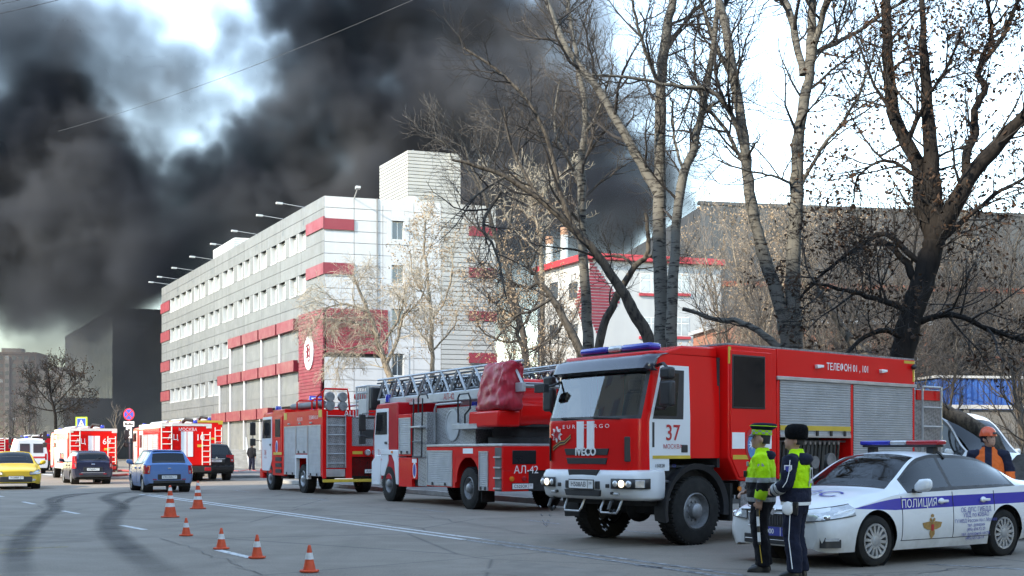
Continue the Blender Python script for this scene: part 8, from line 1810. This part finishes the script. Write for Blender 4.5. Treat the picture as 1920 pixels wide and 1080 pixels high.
class Grower:
    def __init__(s, seed, lens=(2.2, 1.0, 0.45), num=(14, 6, 4), spread=(0.9, 0.8, 0.7), lift=0.25, wig=0.18, droop=0.0, rmin=0.0035, leaf=0, leafsize=0.06):
        s.r = random.Random(seed); s.trunk = MB(); s.crown = MB(); s.leaves = MB(); s.lens, s.num, s.spread, s.lift, s.wig, s.droop, s.rmin, s.leaf, s.ls = lens, num, spread, lift, wig, droop, rmin, leaf, leafsize
    def sides(s, r): return 9 if r > 0.09 else 7 if r > 0.045 else 5 if r > 0.018 else 3
    def rv(s): return Vector((s.r.gauss(0, 1), s.r.gauss(0, 1), s.r.gauss(0, 1)))
    def limb(s, pts, rad, bag=None, sub=4, wig=0.012):
        """a traced limb, smoothed and roughened"""
        pts, rad = list(pts), list(rad)
        if rad[-1] > 0.06:                       # a limb never ends in a stump: carry it on into a thin tip
            d = (pts[-1] - pts[-2]).normalized(); L_ = min(6.0, rad[-1] * 50); r1 = rad[-1]
            for k in range(1, 6): d = (d + Vector((0, 0, 0.15)) + s.rv() * 0.12).normalized(); pts.append(pts[-1] + d * L_ / 5); rad.append(max(0.008, r1 * (1 - k / 5.2)))
        q, rr = [], []; n = len(pts)
        for i in range(n - 1):
            p0, p1, p2, p3 = pts[max(i - 1, 0)], pts[i], pts[i + 1], pts[min(i + 2, n - 1)]
            for k in range(sub):
                t = k / sub; q.append(0.5 * ((2 * p1) + (p2 - p0) * t + (2 * p0 - 5 * p1 + 4 * p2 - p3) * t * t + (3 * p1 - p0 - 3 * p2 + p3) * t**3) + s.rv() * wig * (1 if i + k else 0)); rr.append(rad[i] + (rad[i + 1] - rad[i]) * t)
        q.append(pts[-1]); rr.append(rad[-1]); rr = [x * s.r.uniform(0.93, 1.08) for x in rr]
        (bag or s.trunk).tube(q, rr, s.sides(rad[0])); return q, rr
    def grow(s, path, rad, level=0, t0=0.25, num=None, ln=None):
        if level >= len(s.num): return
        n = len(path); num = num if num is not None else s.num[level]; L0 = (ln or s.lens[level])
        for i in range(num):
            t = t0 + (1 - t0) * (i + s.r.random()) / num; x = t * (n - 1); k = min(int(x), n - 2); p = path[k].lerp(path[k + 1], x - k); pr = rad[k]
            d = (path[k + 1] - path[k]).normalized(); side = d.cross(s.rv()).normalized(); a = s.spread[level] * s.r.uniform(0.7, 1.2)
            v = (d * math.cos(a) + side * math.sin(a)).normalized(); l = L0 * s.r.uniform(0.5, 1.2) * (1.15 - 0.55 * t)
            r0 = max(s.rmin, min(pr * 0.62, 0.0165 * l ** 1.2 + 0.002)); seg = 6 if level == 0 else 4 if level == 1 else 3
            q = [p]; rr = [r0]
            for j in range(1, seg + 1):
                v = (v + Vector((0, 0, s.lift - s.droop * (j / seg) * (1.5 if level else 1.0))) * (1.6 / seg) + s.rv() * s.wig).normalized(); q.append(q[-1] + v * l / seg); rr.append(max(s.rmin * 0.75, r0 * (1 - 0.8 * j / seg)))
            s.crown.tube(q, rr, s.sides(r0), cap=False)
            if s.leaf and level >= len(s.num) - 2 and s.r.random() < s.leaf:
                for _ in range(s.r.randint(2, 5)): s.leaf_at(q[-1] + s.rv() * s.ls * 1.2)
            s.grow(q, rr, level + 1, 0.2)
    def leaf_at(s, c):
        u = s.rv().normalized() * s.ls * s.r.uniform(0.5, 1.0); w = u.cross(s.rv()).normalized() * s.ls * s.r.uniform(0.25, 0.5); f = u.cross(w).normalized() * s.ls * 0.2
        s.leaves.add([c - u, c - w + f, c + u, c + w + f], [(0, 1, 2), (0, 2, 3)])
    def finish(s, name, label, base, mt, mtw, mleaf=None, group=None, cat='tree'):
        t = thing(name, label, cat, base, 0, group)
        for bag in (s.trunk, s.crown, s.leaves): bag.v = [(v[0] - base[0], v[1] - base[1], v[2] - base[2]) for v in bag.v]
        if s.trunk.v: s.trunk.build('trunk', M[mt], t, smooth=60, fix=False)
        if s.crown.v:
            c = s.crown.build('crown', M[mtw], t, smooth=80, fix=False)
            if s.leaves.v: s.leaves.build('leaves', M[mleaf or 'leaf_tan'], c, fix=False)['kind'] = 'stuff'
        return t
def trace(pix, d, wpx, dd=0.0, rnd=None):
    """pixel trace at depth d with widths in pixels; dd drifts in depth along the limb"""
    n = len(pix); pts = []; rad = []
    for i, (x, y) in enumerate(pix):
        di = d + dd * i / max(1, n - 1); pts.append(P(x, y, di)); w = wpx[0] + (wpx[1] - wpx[0]) * i / max(1, n - 1); rad.append(max(0.006, w / 2 / F * di))
    return pts, rad
def ground_up(pix, d, wpx):
    pts, rad = trace(pix, d, wpx); b = pts[0].copy(); dx = pts[0] - pts[1]; k = (b.z - 0.1) / max(0.1, abs(dx.z)) if dx.z < 0 else 0
    foot = Vector((b.x + dx.x * min(k, 1.0), d, 0.1)); return [foot + (b - foot) * 0.0, foot.lerp(b, 0.4)] + pts, [rad[0] * 1.35, rad[0] * 1.1] + rad
def big(name, label, seed, d, mt, mtw, trunks, limbs=(), mleaf=None, **kw):
    g = Grower(seed, **kw); base = None
    for pix, w in trunks:
        pts, rad = ground_up(pix, d, w); q, rr = g.limb(pts, rad)
        if base is None: base = (pts[0].x, pts[0].y, 0.1)
        g.grow(q, rr, 0, 0.38)
    for k, (pix, w, num) in enumerate(limbs):
        pts, rad = trace(pix, d, w, (-1) ** k * 1.0); q, rr = g.limb(pts, rad); g.grow(q, rr, 0, 0.15, int(num * 1.6), None)
    return g.finish(name, label, base, mt, mtw, mleaf)
big('poplar_tree', 'tall pale poplar with a forked crown rising beside the white brick building', 11, 27, 'bark_pale', 'twig_dark',
    [([(1243, 655), (1240, 560), (1237, 480), (1237, 337), (1240, 168), (1247, 72), (1261, 0), (1270, -70)], (31, 13))],
    [([(1233, 362), (1212, 322), (1170, 250), (1126, 173), (1073, 106), (1040, 40), (1018, -20)], (20, 9), 12), ([(1240, 170), (1215, 110), (1195, 50), (1185, -10)], (9, 4), 6), ([(1246, 90), (1285, 40), (1320, 0), (1350, -30)], (8, 4), 6)], num=(28, 9, 5), lens=(2.2, 1.0, 0.5))
big('poplar_tree', 'slim poplar leaning right, just beside the tallest pale poplar', 12, 26.3, 'bark_pale', 'twig_dark',
    [([(1258, 655), (1262, 520), (1276, 347), (1300, 279), (1314, 217), (1334, 106), (1345, 20), (1350, -40)], (22, 7))], [([(1285, 330), (1265, 260), (1262, 190)], (7, 3), 5), ([(1312, 225), (1345, 190), (1385, 170)], (6, 3), 5)], num=(24, 9, 5), lens=(1.8, 0.9, 0.45))
big('poplar_tree', 'straight grey poplar crossing the red diamond', 13, 31, 'bark_pale', 'twig_grey',
    [([(1102, 655), (1098, 551), (1092, 462), (1090, 337), (1095, 260), (1098, 207), (1085, 130), (1072, 60), (1065, -20)], (22, 6))], [([(1092, 350), (1060, 290), (1040, 230), (1050, 150)], (9, 3), 7), ([(1095, 260), (1125, 200), (1150, 120)], (7, 3), 5)], num=(28, 9, 5), lens=(2.3, 1.05, 0.5))
big('leaning_tree', 'dark leaning tree sending a long bough left across the smoke', 14, 29, 'bark_grey', 'twig_dark',
    [([(1222, 655), (1187, 582), (1164, 542), (1122, 480), (1084, 440), (1016, 376), (948, 332), (890, 310), (847, 299)], (25, 4))],
    [([(1016, 376), (985, 330), (955, 260), (945, 200)], (8, 3), 8), ([(948, 332), (900, 360), (868, 392)], (6, 3), 6), ([(1084, 440), (1050, 360), (1030, 270), (990, 190), (930, 130), (870, 90)], (11, 4), 12), ([(940, 360), (905, 420), (930, 470), (950, 560)], (7, 3), 6)], num=(15, 6, 4), lens=(1.9, 0.9, 0.45), lift=0.12)
big('slender_tree', 'slender dark tree crossing the leaning tree in an X', 15, 30.5, 'bark_grey', 'twig_dark',
    [([(1122, 655), (1144, 584), (1162, 547), (1189, 500), (1213, 478), (1216, 440), (1210, 400)], (17, 6))], [([(1189, 500), (1160, 480), (1110, 485)], (6, 3), 5), ([(1213, 478), (1250, 490), (1275, 470)], (6, 3), 4)], num=(10, 6, 4), lens=(1.4, 0.8, 0.4))
big('poplar_tree', 'twin trunked pale poplar behind the roof of the near fire engine', 16, 26, 'bark_pale', 'twig_dark',
    [([(1478, 662), (1463, 573), (1435, 488), (1416, 418), (1404, 340), (1395, 259), (1376, 148), (1358, 37), (1347, 0), (1335, -50)], (27, 13)), ([(1492, 662), (1486, 534), (1490, 437), (1494, 340), (1495, 278), (1502, 222), (1517, 148), (1521, 55), (1524, 0), (1528, -50)], (30, 14))],
    [([(1506, 140), (1487, 48), (1472, 0), (1462, -40)], (15, 9), 6), ([(1519, 125), (1539, 37), (1550, 0), (1562, -50)], (14, 9), 6), ([(1513, 115), (1547, 89), (1595, 67), (1661, 22), (1720, -10)], (11, 5), 8), ([(1502, 348), (1539, 281), (1595, 207), (1628, 133), (1640, 90)], (8, 3), 7),
     ([(1462, 653), (1420, 620), (1385, 603), (1340, 598), (1280, 579)], (15, 7), 2), ([(1398, 290), (1372, 215), (1330, 170), (1260, 160), (1180, 145), (1110, 140)], (11, 4), 10), ([(1404, 330), (1370, 260), (1320, 190), (1300, 110), (1310, 40)], (9, 3), 8), ([(1495, 350), (1450, 330), (1400, 320), (1345, 300)], (6, 3), 6), ([(1376, 150), (1345, 90), (1320, 20), (1300, -30)], (10, 4), 8)], num=(26, 9, 5), lens=(2.1, 1.0, 0.48))
big('maple_tree', 'dark forked maple with clinging dead leaves at the right', 17, 23.5, 'bark_dark', 'twig_dark',
    [([(1690, 690), (1708, 597), (1727, 534), (1747, 468), (1752, 437)], (46, 38))],
    [([(1751, 445), (1731, 390), (1728, 360), (1724, 318), (1698, 267), (1676, 207), (1667, 130), (1663, 56), (1661, 0), (1655, -50)], (34, 14), 12), ([(1752, 445), (1780, 400), (1817, 333), (1872, 270), (1920, 218), (1975, 160)], (36, 20), 9), ([(1813, 335), (1813, 285), (1828, 252), (1828, 207), (1847, 163), (1835, 130), (1880, 70), (1905, 10), (1920, -30)], (18, 6), 10), ([(1835, 130), (1860, 60), (1850, 0), (1840, -40)], (9, 5), 7),
     ([(1725, 540), (1690, 480), (1650, 450), (1640, 470)], (17, 4), 6), ([(1712, 585), (1640, 560), (1590, 545), (1520, 530)], (13, 5), 6), ([(1735, 505), (1660, 440), (1600, 470), (1560, 500), (1500, 560)], (12, 5), 6), ([(1705, 610), (1780, 590), (1840, 610), (1920, 640)], (14, 7), 7), ([(1740, 480), (1800, 420), (1860, 370), (1930, 330)], (12, 6), 8), ([(1700, 270), (1740, 180), (1780, 120), (1800, 60)], (9, 4), 7), ([(1680, 220), (1640, 160), (1600, 60)], (8, 3), 7), ([(1700, 640), (1660, 620), (1610, 640), (1560, 700)], (12, 6), 4), ([(1720, 330), (1660, 300), (1610, 330), (1600, 380)], (8, 3), 6)],
    mleaf='leaf_dark', num=(20, 9, 5), lens=(1.8, 0.95, 0.45), leaf=0.24, leafsize=0.075)

# ---- smaller trees in front of the buildings
def small_tree(name, label, seed, pix, w, d, mt, mtw, limbs=(), mleaf=None, group=None, **kw):
    g = Grower(seed, **kw); pts, rad = ground_up(pix, d, w); q, rr = g.limb(pts, rad, wig=0.03); g.grow(q, rr, 0, 0.3)
    for px, w_, n_ in limbs:
        p_, r_ = trace(px, d, w_); q, rr = g.limb(p_, r_, wig=0.03); g.grow(q, rr, 0, 0.15, n_)
    return g.finish(name, label, (pts[0].x, pts[0].y, 0.05), mt, mtw, mleaf, group)
small_tree('leafy_tree', 'slim tree covered in dry tan leaves before the white end wall', 21, [(811, 705), (809, 640), (808, 584), (799, 491), (795, 440), (798, 415)], (9, 2.5), 70, 'bark_buff', 'twig_pale', [([(808, 600), (835, 560), (850, 500), (846, 460)], (5, 2), 8), ([(806, 570), (775, 520), (768, 470)], (4, 2), 7), ([(808, 650), (770, 600), (755, 560)], (4, 2), 7), ([(809, 660), (845, 620), (858, 590)], (4, 2), 6)], 'leaf_tan', num=(22, 6, 4), lens=(2.4, 1.1, 0.5), lift=0.3, leaf=0.55, leafsize=0.10, rmin=0.008)
small_tree('willow_tree', 'pale drooping willow in front of the crimson corner wall', 22, [(732, 712), (711, 653), (700, 610), (688, 579), (672, 540), (662, 515)], (13, 3), 66, 'bark_buff', 'twig_pale', [([(720, 690), (745, 640), (752, 600), (770, 570)], (8, 3), 8), ([(705, 630), (675, 610), (640, 600), (600, 600)], (6, 2), 12), ([(690, 585), (650, 570), (610, 580), (585, 610)], (5, 2), 12), ([(711, 650), (735, 620), (755, 575), (760, 530)], (6, 2), 9), ([(716, 670), (690, 650), (650, 655), (620, 680)], (5, 2), 10), ([(750, 600), (790, 560), (800, 520)], (4, 2), 9)], num=(26, 9, 6), lens=(2.2, 1.35, 0.72), lift=0.15, droop=0.5, rmin=0.009)
small_tree('leafy_tree', 'tan leaved tree leaning right behind the ladder truck', 23, [(1087, 660), (1058, 600), (1035, 558), (1010, 525), (993, 502), (975, 450)], (17, 4), 46, 'bark_grey', 'twig_grey', [([(1035, 558), (1000, 580), (960, 600), (930, 640)], (7, 3), 9), ([(1010, 525), (985, 540), (950, 520), (920, 500)], (6, 3), 9), ([(1058, 600), (1030, 640), (990, 660)], (6, 3), 8), ([(993, 502), (1010, 460), (1030, 420)], (6, 2), 8)], 'leaf_tan', num=(14, 6, 4), lens=(2.0, 1.0, 0.5), leaf=0.3, leafsize=0.07, rmin=0.006)
small_tree('leafy_tree', 'dense tan leaved shrubby tree left of the leaning trunk', 24, [(985, 690), (975, 640), (968, 590), (955, 540), (960, 490)], (10, 3), 52, 'bark_grey', 'twig_grey', [([(972, 620), (1000, 580), (1020, 540)], (5, 2), 9), ([(970, 600), (930, 570), (905, 540)], (5, 2), 9), ([(975, 640), (940, 640), (905, 620), (890, 590)], (5, 2), 9), ([(980, 660), (1020, 640), (1050, 600)], (5, 2), 9)], 'leaf_tan', num=(14, 6, 4), lens=(1.8, 1.0, 0.5), leaf=0.45, leafsize=0.08, rmin=0.006)
small_tree('gnarled_tree', 'pale gnarled pollarded tree against the smoke', 25, [(1015, 480), (1010, 430), (1002, 385), (1000, 350), (985, 320)], (9, 4), 62, 'bark_buff', 'twig_pale', [([(1003, 390), (1030, 350), (1060, 320)], (6, 2), 7), ([(1000, 360), (965, 330), (930, 335)], (6, 2), 7), ([(1008, 420), (970, 390), (940, 385)], (5, 2), 6), ([(1008, 415), (1045, 390), (1075, 400)], (5, 2), 6)], num=(14, 6, 3), lens=(2.0, 1.0, 0.5), wig=0.4, rmin=0.012)
small_tree('bare_tree', 'bare grey tree spreading thin branches just right of the lift shaft', 26, [(985, 660), (970, 580), (950, 500), (925, 430), (905, 360), (880, 300), (870, 270)], (13, 3), 55, 'bark_grey', 'twig_grey', [([(935, 450), (900, 430), (862, 395)], (5, 2), 8), ([(945, 480), (960, 400), (990, 330), (1000, 280)], (7, 2), 10), ([(910, 370), (860, 290), (810, 255)], (5, 2), 9), ([(900, 350), (930, 280), (940, 220)], (5, 2), 9), ([(960, 540), (905, 500), (880, 460)], (5, 2), 7)], num=(12, 6, 4), lens=(3.0, 1.4, 0.7), rmin=0.008)
small_tree('bare_tree', 'bare dark tree in the haze before the dark hall', 27, [(104, 800), (102, 770), (95, 740), (92, 715), (90, 690)], (6, 1.6), 150, 'bark_dark', 'twig_dark', [([(100, 765), (125, 735), (150, 715)], (3, 1), 9), ([(99, 760), (75, 735), (60, 715)], (3, 1), 9), ([(95, 740), (115, 705), (120, 690)], (3, 1), 8), ([(102, 775), (130, 765), (160, 745)], (3, 1), 9), ([(100, 770), (70, 765), (50, 755)], (3, 1), 8)], 'leaf_dark', num=(14, 7, 4), lens=(3.4, 1.7, 0.9), leaf=0.22, leafsize=0.16, rmin=0.025)
small_tree('sapling', 'thin bare sapling beside the no stopping sign', 28, [(218, 850), (217, 815), (216, 790), (217, 772)], (3, 1), 75, 'bark_buff', 'twig_buff', num=(14, 4), lens=(1.3, 0.5), spread=(0.5, 0.5), lift=0.5, rmin=0.008)
# ---- fallen, leaning trunk behind the van
g = Grower(31, num=(10, 6, 4), lens=(1.6, 0.8, 0.4)); pts, rad = trace([(1868, 838), (1845, 812), (1790, 780), (1740, 752), (1700, 735), (1660, 700)], 28, (30, 20), 1.5); pts = [Vector((pts[0].x + 0.6, pts[0].y, 0.05))] + pts; q_, r_ = g.limb(pts, [rad[0] * 1.2] + rad); g.grow(q_, r_, 0, 0.2)
g.finish('leaning_tree', 'thick dark trunk leaning low over the white van', (pts[0].x, pts[0].y, 0.05), 'bark_grey', 'twig_dark')
# ---- the thicket behind: two kinds of young trees, each placed on its own
def proto(seed, h, mt, mtw, mleaf=None, **kw):
    g = Grower(seed, **kw); r = random.Random(seed); pts = [Vector((0, 0, 0))]; d = Vector((r.uniform(-.1, .1), r.uniform(-.1, .1), 1))
    for k in range(7): d = (d + Vector((r.gauss(0, .10), r.gauss(0, .10), 0.1))).normalized(); pts.append(pts[-1] + d * h / 7)
    q, rr = g.limb(pts, [0.011 * h * (1 - 0.85 * k / 7) + 0.006 for k in range(8)], wig=0.03); g.grow(q, rr, 0, 0.12); 
    return g.finish('thicket_tree', 'x', (0, 0, 0), mt, mtw, mleaf)
buff = [proto(41 + k, 9.0, 'bark_buff', 'twig_buff', 'leaf_tan', num=(26, 7, 4), lens=(3.0, 1.3, 0.6), spread=(0.55, 0.6, 0.7), lift=0.5, leaf=0.22, leafsize=0.07, rmin=0.007) for k in range(3)]
grey = [proto(51 + k, 7.5, 'bark_grey', 'twig_grey', None, num=(26, 7, 5), lens=(2.6, 1.2, 0.55), spread=(0.8, 0.8, 0.8), lift=0.25, rmin=0.006) for k in range(3)]
used = set(); rt = random.Random(77)
def plant(kind, px, d, top, label, group):
    src = kind[rt.randrange(3)]; o = src if src.name not in used else copy_tree(src); used.add(src.name)
    h = 9.0 if kind is buff else 7.5; p_ = P(px, top, d); s_ = max(0.5, p_.z / h); o.location = (p_.x, p_.y, 0.05); o.scale = (s_ * rt.uniform(0.85, 1.15),) * 2 + (s_,); o.rotation_euler = (0, 0, rt.uniform(0, 6.28)); tag(o, label, 'tree', group)
for (px, d, top) in ((944, 74, 600), (968, 78, 580), (1022, 66, 600), (1362, 57, 440), (1385, 62, 430), (1420, 58, 440), (1455, 63, 455), (1400, 52, 500), (1440, 54, 500), (1530, 60, 430), (1560, 64, 450), (1515, 68, 440), (1600, 62, 440), (1830, 64, 430)):
    plant(buff, px, d, top, 'sunlit buff coloured young tree in the thicket in front of the pale buildings', 'buff thicket trees')
for (px, d, top) in ((1010, 50, 590), (1045, 47, 610), (1410, 40, 610), (1540, 42, 480), (1580, 44, 500), (1620, 40, 520), (1660, 43, 470), (1600, 38, 580), (1550, 36, 610), (1650, 37, 600), (1765, 56, 520), (1800, 58, 540), (1840, 57, 500), (1885, 58, 520), (1915, 40, 480), (1740, 36, 600), (1950, 36, 560), (1700, 50, 430), (1640, 52, 450), (1770, 52, 420), (1810, 55, 410), (1850, 53, 430), (1895, 54, 420), (1570, 50, 460), (1500, 48, 520), (1930, 52, 430), (1370, 46, 560), (1450, 44, 560), (1675, 48, 520), (1725, 47, 500)):
    plant(grey, px, d, top, 'grey brown bare young tree in the thicket behind the near fire engine', 'grey thicket trees')
# far bushes at the left end of the street
for (px, d, top) in ((15, 170, 745), (48, 165, 760), (70, 175, 750), (-15, 160, 735), (140, 172, 770)):
    plant(grey, px, d, top, 'dim bare bush at the far left end of the street', 'far street bushes')

# ---- heap of earth beside the worker
q = MB(); rh = random.Random(9); N_ = 26; ctr = P(1925, 846, 20.5)
for i in range(N_ + 1):
    for j in range(N_ + 1):
        x, y = (i / N_ - 0.5) * 4.6, (j / N_ - 0.5) * 3.6; r_ = math.hypot(x / 2.3, y / 1.8); q.v.append((x, y, max(-0.03, 1.5 * max(0, 1 - r_) ** 0.8 + rh.gauss(0, 0.045) * (1.1 - min(r_, 1)) + 0.12 * math.sin(x * 3.1) * math.cos(y * 2.3) * max(0, 1 - r_))))
q.f = [(i * (N_ + 1) + j, (i + 1) * (N_ + 1) + j, (i + 1) * (N_ + 1) + j + 1, i * (N_ + 1) + j + 1) for i in range(N_) for j in range(N_)]
o = q.build('earth_heap', mat('dark_earth', (0.05, 0.043, 0.037), 0.95, var=0.5, scale=5, bump=0.8, bscale=25), smooth=50, fix=False); o.location = (ctr.x, ctr.y, 0.0); tag(o, 'dark heap of earth behind the police car at the right edge', 'heap')
